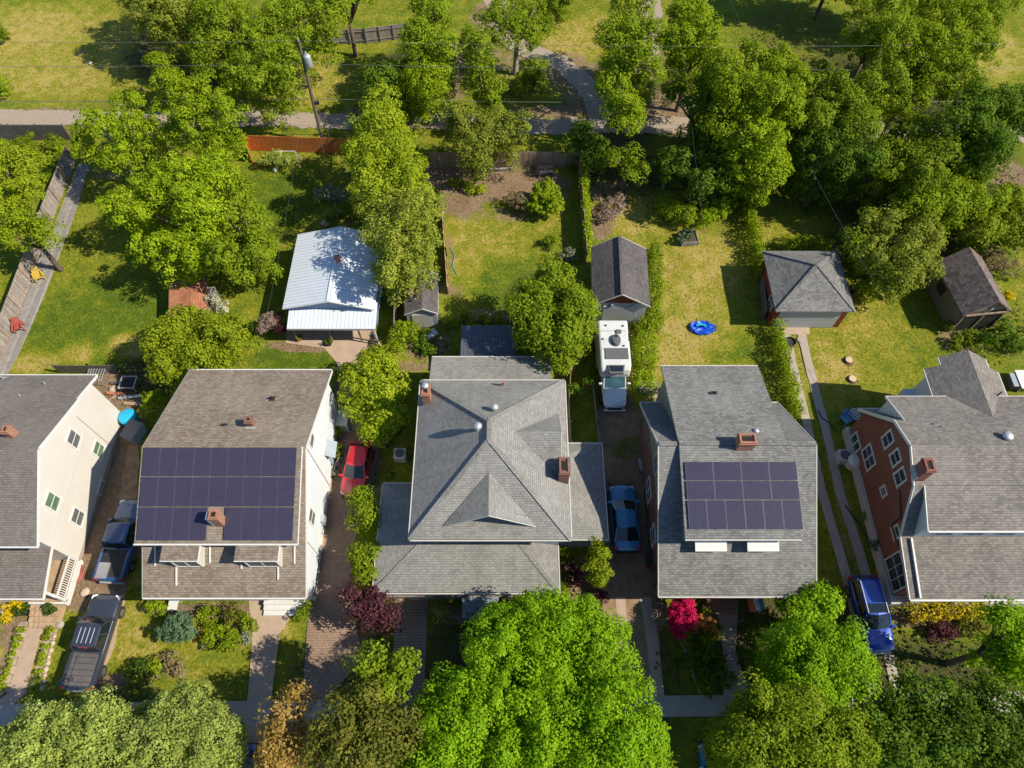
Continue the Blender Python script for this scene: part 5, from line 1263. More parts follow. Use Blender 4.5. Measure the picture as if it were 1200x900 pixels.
vehicle('dark blue pickup truck squeezed between the cream and pale blue houses', 'pickup_truck', 'pickup truck', c, a, 5.6, 1.95, 'car_navy', TRUCK, (.385, .735, .92, 1.06), (.41, .635, .76, 1.78), (.2, .815), .38, pick=pickup_bed(False, 'car_navy'))
c, a, L = heading((287, 962), (298, 886), .6)
vehicle('blue car half hidden below the rust coloured street tree', 'parked_car', 'car', c, a, 4.5, 1.8, 'car_royal', SEDAN, (.12, .72, .90, .90), (.30, .54, .72, 1.42), (.19, .82), .33)
c, a, L = heading((836, 884), (848, 957), .6)
vehicle('dark teal car showing under the street trees at the bottom', 'parked_car', 'car', c, a, 4.5, 1.8, 'car_teal', SEDAN, (.12, .72, .90, .90), (.30, .54, .72, 1.42), (.19, .82), .33)
# camper van
def camper():
    f = spot(720, 478, .6); b = spot(721, 379, 1.2)
    yb = spot(720, 374.5, 2.9).y; yf = spot(720, 479, .7).y; L = yb - yf; cx = spot(720, 430, 2.0).x
    h = thing('camper_van', 'white camper van with roof hatch and solar panel on the dirt driveway', 'camper van', (cx, (yb + yf) / 2, .03), -math.pi / 2)
    X0 = -L / 2; hw = 1.13; xf = L / 2
    xc = X0 + L * .685          # end of the living box over the cab
    def rg(x, z0, z1, w, r=.16): return [(x, -w, z0), (x, -w, z1 - r), (x, -w + r * .3, z1 - r * .3), (x, -w + r, z1), (x, w - r, z1), (x, w - r * .3, z1 - r * .3), (x, w, z1 - r), (x, w, z0)]
    m = MB(); m.loft([rg(X0, .5, 2.75, hw * .98), rg(X0 + .08, .45, 2.85, hw), rg(X0 + L * .45, .45, 2.87, hw), rg(X0 + L * .47, 1.5, 2.87, hw), rg(X0 + L * .6, 1.6, 2.84, hw), rg(xc - .12, 1.75, 2.6, hw * .95), rg(xc, 1.85, 2.25, hw * .86)])
    b_ = m.build('body', M['van_white'], h, local=True, bevel=.03)
    for k_ in (.16, .40): MB().box((X0 + L * k_ - .015, -hw + .2, 2.84), (X0 + L * k_ + .015, hw - .2, 2.888)).build('roof_seam', M['alu'], b_, local=True)
    m = MB(); st = [(X0 + L * .40, .94, .4, 1.55), (X0 + L * .62, .94, .35, 1.5), (X0 + L * .74, .93, .35, 1.28), (X0 + L * .86, .90, .36, 1.16), (X0 + L * .955, .84, .4, 1.0), (xf, .70, .45, .78)]
    m.loft([ring(x, k, zs, zb, .05) for x, k, zs, zb in st]); m.build('cab', M['car_silver'], h, local=True, smooth=True, sub=2)
    xw = X0 + L * .775
    m = MB(); m.hexa([(X0 + L * .5, -.84, 1.3), (xw, -.82, 1.27), (xw + .1, 0, 1.27), (xw, .82, 1.27), (X0 + L * .5, .84, 1.3)], [(X0 + L * .5, -.76, 2.1), (xc - .3, -.74, 2.1), (xc - .2, 0, 2.1), (xc - .3, .74, 2.1), (X0 + L * .5, .76, 2.1)])
    m.build('windscreen', M['van_glass'], h, local=True, bevel=.02)
    for s in (-1, 1):
        m = MB(); m.bar((xw + .0, s * .80, 1.26), (xc - .2, s * .76, 2.0), .08, .08); m.build('pillar', M['car_silver'], h, local=True)
        m = MB(); m.box((xw - .3, min(s * .92, s * 1.18), 1.32), (xw - .16, max(s * .92, s * 1.18), 1.56)); m.build('mirror', M['car_white'], h, local=True, bevel=.05)
        m = MB(); m.hexa([(xf - .32, s * .5, .82), (xf - .1, s * .45, .82), (xf - .2, s * .78, .82), (xf - .5, s * .83, .86)], [(xf - .36, s * .5, .98), (xf - .14, s * .45, .94), (xf - .22, s * .77, .96), (xf - .5, s * .82, 1.03)]); m.build('headlight', M['lamp_white'], h, local=True)
    m = MB(); m.box((xf - .12, -.5, .5), (xf + .03, .5, .78)); m.build('grille', M['black'], h, local=True, bevel=.03)
    m = MB(); m.box((xf - .1, -.8, .32), (xf + .08, .8, .5)); m.build('front_bumper', M['car_silver'], h, local=True, bevel=.04)
    m = MB(); m.box((X0 - .08, -1.0, .35), (X0 + .06, 1.0, .55)); m.build('rear_bumper', M['alu'], h, local=True, bevel=.03)
    # roof furniture
    def onroof(u, v): p = spot(u, v, 2.95); return Vector((-(p.y - (yb + yf) / 2), p.x - cx, 0))
    q = onroof(722, 399); m = MB()
    m.loft([[(q.x + a * math.cos(2 * math.pi * k / 20) , q.y + b * math.sin(2 * math.pi * k / 20), z) for k in range(20)] for a, b, z in ((.50, .34, 2.85), (.50, .34, 3.05), (.44, .29, 3.13), (.1, .08, 3.15))]); ac = m.build('air_conditioner', M['screen'], h, local=True)
    m = MB(); m.tube([(q.x - .25, q.y, 3.12), (q.x - .25, q.y, 3.17)], .11, 12); m.build('fan_grille', M['black'], ac, local=True)
    q = onroof(725, 388.5); m = MB(); m.box((q.x - .17, q.y - .2, 2.85), (q.x + .17, q.y + .2, 2.97)); m.build('vent_hatch', M['screen'], h, local=True, bevel=.03)
    a_, b_ = onroof(709, 408), onroof(737, 420.5)
    m = MB(); m.box((min(a_.x, b_.x), min(a_.y, b_.y), 2.9), (max(a_.x, b_.x), max(a_.y, b_.y), 2.94)); m.build('solar_panel', M['screen'], h, local=True)
    a_, b_ = onroof(713, 427), onroof(732.5, 436.5); x0, x1 = sorted((a_.x, b_.x)); y0, y1 = sorted((a_.y, b_.y))
    m = MB(); m.hexa([(x0, y0 - .06, 2.7), (x1, y0 + .06, 2.6), (x1, y1 - .06, 2.6), (x0, y1 + .06, 2.7)], [(x0, y0 - .06, 2.88), (x1 - .02, y0 + .06, 2.80), (x1 - .02, y1 - .06, 2.80), (x0, y1 + .06, 2.88)]); hf = m.build('roof_hatch', M['screen'], h, local=True, bevel=.03)
    m = MB(); m.slab([(x0 + .1, y0 + .06, 2.893), (x1 - .14, y0 + .14, 2.828), (x1 - .14, y1 - .14, 2.828), (x0 + .1, y1 - .06, 2.893)], .012); m.build('hatch_glass', M['car_glass'], hf, local=True)
    for u, v in ((710, 381), (730, 381.5), (706.5, 397), (731, 405)): q = onroof(u, v); MB().tube([(q.x, q.y, 2.84), (q.x, q.y, 2.93)], .07, 10).build('roof_cap', M['black'], h, local=True)
    q0 = onroof(737, 382); q1 = onroof(737, 399); m = MB(); m.bar((q0.x, q0.y, 2.82), (q1.x, q1.y, 2.82), .05, .05); m.build('awning_rail', M['black'], h, local=True)
    for x in (X0 + L * .22, X0 + L * .85):
        for s in (-1, 1): wheel(h, x, s * .9, .36)
    return h
camper()
c, a, L = heading((1183, 447), (1206, 452), .8)
# ------------------------------------------------------------------ small things in the yards
def at_thing(name, label, cat, u, v, z=0., rz=0., group=None):
    p = spot(u, v, z); return thing(name, label, cat, (p.x, p.y, z), rz, group)
def chair(label, u, v, rz, mat, group=None, name='garden_chair', z=.05):
    h = at_thing(name, label, 'chair', u, v, z, rz, group)
    m = MB()
    for k in range(5): m.box((-.3, -.26 + k * .115, .38), (.3, -.26 + k * .115 + .09, .41))
    m.build('seat', M[mat], h, local=True)
    m = MB()
    for k in range(5): x = -.28 + k * .118; m.hexa([(x, .28, .4), (x + .09, .28, .4), (x + .09, .31, .4), (x, .31, .4)], [(x, .52, .98), (x + .09, .52, .98), (x + .09, .55, .98), (x, .55, .98)])
    m.build('backrest', M[mat], h, local=True)
    for x in (-.34, .34): MB().box((x - .06, -.32, .58), (x + .06, .4, .61)).build('armrest', M[mat], h, local=True)
    for x in (-.34, .34):
        for y in (-.28, .3): MB().box((x - .035, y - .035, 0), (x + .035, y + .035, .58)).build('leg', M[mat], h, local=True)
    return h
chair('yellow slatted garden chair on the grey plank walk', 48.5, 327, .6, 'yellow')
chair('red slatted garden chair on the grey plank walk', 24.5, 386, .4, 'red_paint')
chair('blue garden chair in the shade behind the brick house', 990, 494, .5, 'blue_cloth', z=0)
def lounger(label, u, v, rz):
    h = at_thing('deck_chair', label, 'chair', u, v, 0, rz)
    m = MB()
    for k in range(6): m.box((-.3, -.5 + k * .16, .38), (.3, -.5 + k * .16 + .08, .40))
    m.build('seat', M['white'], h, local=True)
    m = MB(); 
    for x in (-.32, .28): m.box((x, -.55, .34), (x + .05, .5, .38)); m.box((x, -.5, 0), (x + .05, -.45, .36)); m.box((x, .42, 0), (x + .05, .47, .36))
    m.build('frame', M['black'], h, local=True)
    return h
lounger('white slatted deck chair behind the brick house gable', 1000, 487, .3)
lounger('white slatted bench beside the bungalow driveway wall', 752, 546, .2)
# stumps, fire pit, planter
for lab, u, v in (('pale freshly cut tree stump on the lawn below the brown shed, upper one of two', 994, 423), ('pale freshly cut tree stump on the lawn nearer the brick house, lower one of two', 998, 445)):
    h = at_thing('tree_stump', lab, 'stump', u, v, 0, 0, 'tree stumps on the lawn'); m = MB(); m.lathe((0, 0, 0), [(.46, -.05), (.34, .06), (.29, .16), (.28, .19)], 11); m.build('bark', M['bark'], h, local=True)
    m = MB(); m.lathe((0, 0, .185), [(.28, 0), (.27, .02), (.02, .025)], 11); m.build('cut_face', M['wood_cut'], h, local=True)
h = at_thing('fire_pit', 'dark round fire pit on the end of the wheel tracks', 'fire pit', 925.5, 402); m = MB(); m.lathe((0, 0, 0), [(.42, 0), (.46, .22), (.40, .24), (.36, .10), (.02, .08)], 18); m.build('bowl', M['black'], h, local=True)
h = at_thing('paving_disc', 'round pale paving disc beside the fire pit', 'paving', 938, 398); m = MB(); m.lathe((0, 0, .03), [(.27, 0), (.27, .03), (.02, .035)], 18); m.build('disc', M['concrete'], h, local=True)
h = at_thing('planter', 'square weathered planter box with weeds on the dry lawn', 'planter', 806, 281, 0, .1)
m = MB()
for a_, b_ in (((-.75, -.7), (.75, -.62)), ((-.75, .62), (.75, .7)), ((-.75, -.615), (-.67, .615)), ((.67, -.615), (.75, .615))): m.box((*a_, 0), (*b_, .45))
m.build('side', M['wood_grey'], h, local=True); MB().box((-.66, -.61, 0), (.66, .61, .36)).build('soil', M['soil_dark'], h, local=True)
shrub('weedy plants growing in the square planter box', 1.0, [(806, 276, 9), (799, 280, 5)], 'blue', 'planter_weeds', 'plant', .09, .14)
# crumpled blue pool
h = at_thing('paddling_pool', 'crumpled blue paddling pool lying on the dry lawn', 'pool', 822.5, 385, 0, -.08)
rnd = random.Random(3); m = MB(); rings = []
for rr, zz in ((.2, .10), (.55, .14), (.75, .22), (.92, .26), (1.0, .16), (1.0, .02)):
    rings.append([(rr * 1.02 * math.cos(2 * math.pi * k / 26) * (1 + rnd.uniform(-.07, .07)), rr * .66 * math.sin(2 * math.pi * k / 26) * (1 + rnd.uniform(-.07, .07)), max(.01, zz + rnd.uniform(-.09, .09))) for k in range(26)])
m.loft(rings); m.build('vinyl', M['tarp_blue'], h, local=True)
m = MB(); m.tube([(-.5, .1, .25), (-.1, .2, .3), (.3, .05, .26)], .1, 8); m.build('fold', M['cyan'], h, local=True); m = MB(); m.tube([(.95, -.2, .12), (1.05, .25, .14)], .12, 8); m.build('rim', M['black'], h, local=True)
# turquoise tub, cart, boxes behind the cream house
h = at_thing('water_barrel', 'turquoise covered tub at the back corner of the cream house', 'barrel', 152, 491, .3); h.location.z = 0; ROOT[h.name] = Matrix.Translation(h.location)
m = MB(); m.lathe((0, 0, 0), [(.52, 0), (.62, .35), (.64, .75), (.55, .86), (.3, .92), (.02, .93)], 16); m.build('tub', M['cyan'], h, local=True); m = MB(); m.tube([(-.2, .3, .93), (.25, .1, .96)], .04, 6); m.build('handle', M['blue_cloth'], h, local=True)
h = at_thing('wheeled_bin', 'dark grey wheeled bin lying beside the turquoise tub', 'bin', 159.5, 509, .3, -.35); h.location.z = 0; ROOT[h.name] = Matrix.Translation(h.location) @ Matrix.Rotation(-.35, 4, 'Z')
m = MB(); m.hexa([(-.42, -.6, 0), (.42, -.6, 0), (.42, .6, 0), (-.42, .6, 0)], [(-.5, -.66, .95), (.5, -.66, .95), (.5, .7, 1.05), (-.5, .7, 1.05)]); m.build('body', M['bluegrey'], h, local=True, bevel=.04); MB().box((-.54, -.7, 1.06), (.54, .74, 1.11)).build('lid', M['screen'], h, local=True, bevel=.03)
h = at_thing('metal_frame', 'square white metal frame standing in the clutter behind the cream house', 'frame', 153.5, 452)
m = MB(); 
for a_, b_ in (((-.6, -.55), (.6, -.47)), ((-.6, .47), (.6, .55)), ((-.6, -.465), (-.52, .465)), ((.52, -.465), (.6, .465))): m.box((*a_, .5), (*b_, .57))
m.build('rim', M['offwhite'], h, local=True); MB().box((-.51, -.46, .3), (.51, .46, .34)).build('net', M['black'], h, local=True)
for x in (-.56, .56):
    for y in (-.51, .51): MB().box((x - .03, y - .03, 0), (x + .03, y + .03, .5)).build('leg', M['offwhite'], h, local=True)
h = at_thing('wire_cage', 'pale wire pet cage by the back gutter of the cream house', 'cage', 117, 444)
m = MB()
for k in range(7): x = -.6 + .2 * k; m.tube([(x, -.6, 0), (x, -.6, .7), (x, .6, .7), (x, .6, 0)], .018, 4)
for k in range(7): y = -.6 + .2 * k; m.tube([(-.6, y, 0), (-.6, y, .7), (.6, y, .7), (.6, y, 0)], .018, 4)
m.build('mesh', M['steel'], h, local=True)
rnd = random.Random(11)
for i, (lab, u, v, l, mt) in enumerate([('reddish plank lying across the junk behind the cream house', 137, 462, 1.5, 'terracotta'), ('grey pole leaning over the junk behind the cream house', 152, 466, 1.6, 'steel'), ('brown plank lying nearest the cream wall in the junk', 129, 470, 1.2, 'wood_brown'), ('tan plank beside the turquoise tub', 156, 474, 1.3, 'wood_tan'), ('dark plank lying by the white metal frame', 141, 449, 1.4, 'wood_dark')]):
    h = at_thing('plank', lab, 'plank', u, v, 0, rnd.uniform(-1, 1)); m = MB(); m.box((-l / 2, -.12, .1), (l / 2, .12, .15)); m.box((-l / 2 + .2, -.16, .0), (-l / 2 + .3, .16, .1)); m.box((l / 2 - .3, -.16, .0), (l / 2 - .2, .16, .1)); m.build('board', M[mt], h, local=True)
for lab, u, v, r, mt in [('grey round stone in the junk behind the cream house', 133, 456, .3, 'stone'), ('pale boulder beside the steps of the cream house', 100, 694, .28, 'stone'), ('white boulder at the porch corner of the cream house', 93, 660, .26, 'offwhite'), ('flat grey stone between the lime tufts and the grey pickup', 70, 732, .26, 'concrete'),
                         ('pale rock at the edge of the lawn above the white roofed garage', 381, 262, .35, 'stone'), ('white rock near the blue garage roof ridge', 396, 250, .4, 'offwhite'), ('white ball on the lawn below the orange fence', 323, 199, .25, 'white'), ('pale stone lying in the dry field', 106, 74, .2, 'offwhite')]:
    o = spot(u, v); m = MB(); rn = random.Random(int(u)); m.loft([[(o.x + r * a * math.cos(2 * math.pi * k / 10) * (1 + rn.uniform(-.12, .12)), o.y + r * a * math.sin(2 * math.pi * k / 10) * (1 + rn.uniform(-.12, .12)), r * z) for k in range(10)] for a, z in ((.95, -.1), (1.1, .18), (.95, .42), (.55, .6), (.1, .66))])
    tag(m.build('stone' if 'ball' not in lab else 'ball', M[mt], None, smooth=True), lab, 'stone' if 'ball' not in lab else 'ball')
h = at_thing('garden_hose', 'coiled red garden hose beside the cream house porch', 'hose', 87, 674)
m = MB(); m.tube([((.28 + .012 * k) * math.cos(k * .55), (.28 + .012 * k) * math.sin(k * .55), .04 + .004 * k) for k in range(40)], .04, 6); m.build('coil', M['red_paint'], h, local=True)
for lab, u, v in (('green planter tub left of the tan walk by the cream house steps', 31, 717), ('green planter tub right of the tan walk by the cream house steps', 63, 716)):
    h = at_thing('planter', lab, 'planter', u, v, 0, 0, 'green planter tubs'); m = MB(); m.lathe((0, 0, 0), [(.24, 0), (.34, .42), (.36, .46), (.30, .44), (.02, .40)], 14); m.build('tub', M['black'], h, local=True)
    SEED[0] += 1; rg = np.random.default_rng(SEED[0]); C, N, Z = crown_points([(h.location.x, h.location.y, .62, .42, .34, .24)], rg, .06, .12, 16, 20, 0); leaf_mesh('topiary', C, N, Z, LM['dark'], h, rg)
# stone edging of the two tuft beds
def edging(label, pts, name='stone_edging'):
    P = [spot(*p) for p in pts]; m = MB(); rn = random.Random(9)
    for a_, b_ in zip(P[:-1], P[1:]):
        k = int((b_ - a_).length / .34)
        for i in range(k):
            q = a_.lerp(b_, i / k); r = rn.uniform(.11, .18); m.lathe((q.x + rn.uniform(-.05, .05), q.y, 0), [(r, -.02), (r * 1.05, .07), (r * .6, .15), (.01, .17)], 7)
    return tag(m.build(name, M['stone'], None), label, 'edging')
edging('line of rounded stones left of the tan walk', [(2, 812), (12, 775), (22, 738)]); edging('line of rounded stones right of the tan walk', [(50, 806), (58, 770), (67, 738)])
sheet('planting_bed', 'pale gravel bed left of the tan walk', [(22, 730), (33, 728), (28, 760), (16, 810), (2, 812)], 'flagstone', .008, 9)
sheet('planting_bed', 'pale gravel bed right of the tan walk', [(56, 733), (68, 736), (58, 775), (50, 808), (34, 812), (46, 765)], 'flagstone', .008, 9)
for i in range(8):
    t = i / 7
    for (a_, b_, sd, off) in (((24, 738), (2, 806), 'left', 0), ((59, 738), (40, 806), 'right', 0)):
        u = a_[0] + (b_[0] - a_[0]) * t; v = a_[1] + (b_[1] - a_[1]) * t
        pos = ['first', 'second', 'third', 'fourth', 'fifth', 'sixth', 'seventh', 'last'][i]
        shrub('lime green grassy tuft, %s from the porch in the row %s of the tan walk' % (pos, sd), .4, [(u, v, 4.8)], 'yellow', 'grass_tuft', 'plant', .06, .13, 18, 20, 'lime tufts lining the tan walk', 0, .8)
# bins and bits
h = at_thing('wheeled_bin', 'dark red wheeled bin by the bungalow porch corner', 'bin', 763, 656, .5); h.location.z = 0; ROOT[h.name] = Matrix.Translation(h.location)
m = MB(); m.hexa([(-.3, -.4, 0), (.3, -.4, 0), (.3, .4, 0), (-.3, .4, 0)], [(-.36, -.45, 1.0), (.36, -.45, 1.0), (.36, .48, 1.0), (-.36, .48, 1.0)]); m.build('body', M['barn_red'], h, local=True, bevel=.04); MB().box((-.38, -.48, 1.01), (.38, .5, 1.07)).build('lid', M['black'], h, local=True, bevel=.02)
h = at_thing('flag', 'orange and blue flag on a pole by the bungalow porch', 'flag', 884, 706, 1.6, .2); 
m = MB(); m.tube([(0, .75, .6), (0, -.55, .15)], .025, 6); m.build('pole', M['white'], h, local=True)
def cloth(x0, x1, mat):
    m = MB(); n = 8; T = []
    for i in range(n + 1):
        y = .55 - 1.1 * i / n; r = []
        for j in range(3): x = x0 + (x1 - x0) * j / 2; r.append((x, y, .5 + y * .35 - abs(x) * .55 + .06 * math.sin(i * 1.3 + x * 4)))
        T.append(r)
    vs = [p for r in T for p in r]; fs = [(i * 3 + j, i * 3 + j + 1, (i + 1) * 3 + j + 1, (i + 1) * 3 + j) for i in range(n) for j in range(2)]
    m.add(vs, fs); m.add([(a_, b_, c_ - .012) for a_, b_, c_ in vs], [f[::-1] for f in fs]); m.build('cloth', M[mat], h, local=True)
cloth(-.5, -.17, 'orange_cloth'); cloth(-.17, .15, 'white'); cloth(.15, .5, 'blue_cloth')
h = at_thing('folding_chair', 'small white and blue chair below the pale blue house eave', 'chair', 206, 711, 0, 0)
MB().box((-.3, -.3, .42), (.3, .3, .47)).build('seat', M['white'], h, local=True); MB().box((-.3, .27, .48), (.3, .33, .95)).build('backrest', M['blue_cloth'], h, local=True)
for x in (-.26, .26):
    for y in (-.26, .26): MB().box((x - .03, y - .03, 0), (x + .03, y + .03, .42)).build('leg', M['steel'], h, local=True)
def ac_unit(lab, u, v, s=.42):
    h = at_thing('air_conditioner', lab, 'air conditioner', u, v); m = MB(); m.box((-s, -s, 0), (s, s, .75)); m.build('case', M['offwhite'], h, local=True, bevel=.04)
    m = MB(); m.tube([(0, 0, .74), (0, 0, .77)], s * .8, 16); m.build('fan_grille', M['screen'], h, local=True)
ac_unit('white air conditioner unit against the brick house foundation', 986, 538, .45)
h = at_thing('oil_tank', 'white round tank below the brick house gable windows', 'tank', 997, 545); m = MB(); m.lathe((0, 0, 0), [(.45, 0), (.5, .1), (.5, .8), (.3, .98), (.02, 1.02)], 16); m.build('tank', M['white'], h, local=True)
ac_unit('grey air conditioner unit by the bay of the hip roofed house', 470, 536, .42)
h = at_thing('bicycle', 'bicycle leaning by the wall of the pale blue house', 'bicycle', 397, 547, 0, 1.2)
def torus(m, c, R_, r, n=18):
    m.tube([(c[0] + R_ * math.cos(2 * math.pi * k / n), c[1], c[2] + R_ * math.sin(2 * math.pi * k / n)) for k in range(n + 1)], r, 5)
for x in (-.5, .5): m = MB(); torus(m, (x, 0, .34), .32, .025); m.build('wheel', M['black'], h, local=True)
m = MB(); m.tube([(-.5, 0, .34), (-.2, 0, .85), (.4, 0, .85), (0, 0, .35), (-.2, 0, .85)], .02, 5); m.tube([(.5, 0, .34), (.38, 0, .95)], .02, 5); m.build('frame', M['steel'], h, local=True)
m = MB(); m.tube([(.38, -.28, .98), (.38, .28, .98)], .018, 5); m.build('handlebar', M['black'], h, local=True); MB().box((-.34, -.07, .9), (-.1, .07, .95)).build('saddle', M['black'], h, local=True)
h = at_thing('gas_grill', 'covered grey grill at the back corner of the pale blue house', 'grill', 388, 479); m = MB(); m.box((-.5, -.3, .3), (.5, .3, .9)); m.loft([[(x, .3 * math.cos(a_), .9 + .28 * math.sin(a_)) for a_ in [math.pi * k / 6 for k in range(7)]] for x in (-.5, .5)]); m.build('hood', M['steel'], h, local=True)
for x in (-.42, .42): MB().box((x - .03, -.25, 0), (x + .03, .25, .3)).build('leg', M['black'], h, local=True)
h = at_thing('red_bin', 'small red bin at the back corner of the pale blue house', 'bin', 384, 463); m = MB(); m.lathe((0, 0, 0), [(.22, 0), (.3, .7), (.32, .74), (.28, .8), (.02, .84)], 12); m.build('body', M['red_paint'], h, local=True); MB().tube([(-.1, 0, .86), (.1, 0, .86)], .03, 6).build('handle', M['black'], h, local=True)
# patio table and cart at the right edge
h = at_thing('patio_table', 'white patio table behind the brick house at the right edge', 'table', 1197, 450); MB().box((-.7, -.8, .7), (.7, .8, .75)).build('tabletop', M['white'], h, local=True, bevel=.02)
for x in (-.6, .6):
    for y in (-.7, .7): MB().box((x - .04, y - .04, 0), (x + .04, y + .04, .7)).build('leg', M['steel'], h, local=True)
h = at_thing('storage_box', 'grey storage box behind the brick house', 'box', 1186, 450); MB().box((-.4, -.55, 0), (.4, .55, .6)).build('body', M['screen'], h, local=True, bevel=.03); MB().box((-.43, -.58, .605), (.43, .58, .67)).build('lid', M['bluegrey'], h, local=True, bevel=.02)
# timber steps by the bungalow
h = at_thing('wooden_steps', 'small timber stoop at the back of the bungalow wing', 'steps', 760, 456, .3); h.location.z = 0; ROOT[h.name] = Matrix.Translation(h.location)
MB().box((-.7, -.5, 0), (.7, .5, .5)).build('landing', M['wood_grey'], h, local=True)
for k in range(2): MB().box((-.7, -.8 - .3 * k, 0), (.7, -.5 - .3 * k - .005, .34 - .16 * k)).build('tread', M['wood_tan'], h, local=True)
for x in (-.62, .62): MB().box((x - .05, -.48, .5), (x + .05, -.38, 1.4)).build('post', M['wood_brown'], h, local=True)
# low garden wall line and clothes prop
m = MB(); m.tube([spot(795, 748), spot(803, 762), spot(812, 790), spot(820, 812)], .07, 6); tag(m.build('garden_edging', M['concrete'], None), 'curved pale edging strip across the shaded garden bed', 'edging')
m = MB(); P = [spot(325, 196), spot(332, 190), spot(340, 186)]; 
h = at_thing('swing_frame', 'thin white swing frame on the lawn below the orange fence', 'frame', 339, 192)
m = MB(); m.tube([(-1.1, -.5, 0), (-.9, 0, 1.5), (-1.1, .5, 0)], .03, 6); m.build('leg', M['white'], h, local=True); m = MB(); m.tube([(1.1, -.5, 0), (.9, 0, 1.5), (1.1, .5, 0)], .03, 6); m.build('leg', M['white'], h, local=True); m = MB(); m.tube([(-.9, 0, 1.5), (.9, 0, 1.5)], .035, 6); m.build('crossbar', M['white'], h, local=True)
# log pile
h = at_thing('log', 'fallen grey log lying at the edge of the wood', 'log', 783, 212, .1, 1.0); m = MB(); m.tube([(-1.2, 0, .12), (0, .06, .15), (1.3, -.04, .12)], [.16, .15, .11], 8); m.build('trunk', M['bark_pale'], h, local=True)
m = MB(); m.tube([(.3, 0, .2), (.8, .5, .35)], [.06, .03], 6); m.build('branch', M['bark_pale'], h, local=True)
# brick tuft bed bits, raised timber
m = MB(); a_, b_ = spot(556, 201), spot(600, 199); m.bar(a_ + Vector((0, 0, .12)), b_ + Vector((0, 0, .12)), .2, .24); tag(m.build('timber_edging', M['wood_grey'], None), 'grey timber edging along the bare garden bed', 'edging')

# flower pots, hoses and toys
def pot(lab, u, v, r, mt='terracotta', pal='mid'):
    h = at_thing('flower_pot', lab, 'flower pot', u, v); m = MB(); m.lathe((0, 0, 0), [(r * .7, 0), (r, r * 1.3), (r * 1.08, r * 1.4), (r * .9, r * 1.35), (.01, r * 1.2)], 12); m.build('pot', M[mt], h, local=True)
    SEED[0] += 1; rg = np.random.default_rng(SEED[0]); C, N, Z = crown_points([(h.location.x, h.location.y, r * 1.7, r * 1.1, r * 1.1, r * .8)], rg, .05, .1, 16, 24, 0); leaf_mesh('plant', C, N, Z, LM[pal], h, rg)
pot('terracotta pot by the grill at the pale blue house corner', 394, 470, .22); pot('small pot on the concrete pad right of the grill', 402, 474, .18, 'concrete_pale')
pot('terracotta pot left under the carport edge', 352, 398, .22); pot('dark pot on the concrete pad below the carport post', 386, 404, .24, 'black', 'deep')
pot('pale pot beside the brick driveway wall edge', 394, 556, .2, 'concrete_pale', 'silver'); pot('pot at the foot of the bungalow porch steps', 826, 716, .24, 'terracotta', 'fresh')
pot('blue pot beside the shaded yard of the brick house', 1012, 606, .22, 'blue_cloth', 'mid')
def hose(lab, pts, r=.035, mt='black', name='hose'):
    P = [spot(*p) + Vector((0, 0, .05)) for p in pts]; m = MB(); m.tube(P, r, 6); tag(m.build(name, M[mt], None), lab, 'hose')
hose('dark drain hose crossing the left wheel track near the brick house', [(958, 480), (963, 490), (972, 496), (980, 506)])
hose('dark drain hose on the verge below the brick house side', [(990, 592), (997, 602), (1008, 616), (1018, 636)], .05)
hose('thin garden hose curling over the concrete pad', [(405, 440), (414, 446), (424, 444), (430, 436), (426, 430)], .025, 'terracotta')
hose('garden hose lying on the lawn between the two back gardens', [(528, 290), (533, 300), (530, 312), (536, 322)], .025, 'blue_cloth')
h = at_thing('wheelbarrow', 'grey wheelbarrow left by the small grey shed', 'wheelbarrow', 506, 396, 0, .7)
m = MB(); m.hexa([(-.35, -.2, .3), (.35, -.2, .3), (.35, .2, .3), (-.35, .2, .3)], [(-.5, -.33, .6), (.5, -.33, .6), (.5, .33, .6), (-.5, .33, .6)]); m.build('tray', M['steel'], h, local=True)
for y in (-.24, .24): MB().bar((-.95, y, .55), (.5, y * .5, .25), .05, .05).build('handle', M['wood_tan'], h, local=True)
m = MB(); m.tube([(.55, -.05, .2), (.55, .05, .2)], .2, 14); m.build('wheel', M['rubber'], h, local=True)
h = at_thing('garden_bench', 'weathered timber bench at the edge of the bare back garden', 'bench', 640, 205, 0, .1)
m = MB()
for k in range(3): m.box((-.7, -.2 + k * .14, .42), (.7, -.1 + k * .14, .46))
m.build('seat', M['wood_grey'], h, local=True); MB().box((-.7, .24, .55), (.7, .28, .85)).build('backrest', M['wood_grey'], h, local=True)
for x in (-.62, .62): MB().box((x - .04, -.2, 0), (x + .04, .28, .42)).build('leg', M['wood_grey'], h, local=True)
# ------------------------------------------------------------------ trees: each lobe is (u, v, photo radius[, top])
T = tree
T('big bright tree at the top edge left of the utility pole', 9.5, [(262, 28, 40), (305, 55, 40), (345, 28, 34), (295, 92, 30), (330, 75, 26), (255, 62, 30, 8), (380, 10, 26)], 'mid', gap=.15)
T('tree cut by the top edge left of the short grey fence', 8, [(388, 4, 24), (425, -14, 20)], 'fresh', skirt_on=False)
T('darker tree crown at the top edge above the dry field', 9, [(200, 14, 36), (165, 4, 28), (222, 45, 26, 7), (185, -20, 36)], 'olive')
T('spiky young tree between the dry field and the big bright tree', 5, [(190, 80, 16), (180, 70, 9), (202, 92, 14)], 'fresh', leaf=.095)
T('loose light tree above the plank fence corner', 8, [(118, 150, 28), (150, 125, 20), (160, 165, 30), (140, 188, 22, 6.5), (100, 172, 18, 6)], 'fresh', gap=.38, skirt_on=False, bark='bark_pale')
T('tall loose tree overhanging the alley at left', 9.5, [(200, 110, 26), (232, 118, 32), (262, 140, 30), (225, 155, 30), (262, 175, 28, 8), (195, 150, 22, 8)], 'fresh', gap=.38, skirt_on=False, bark='bark_pale')
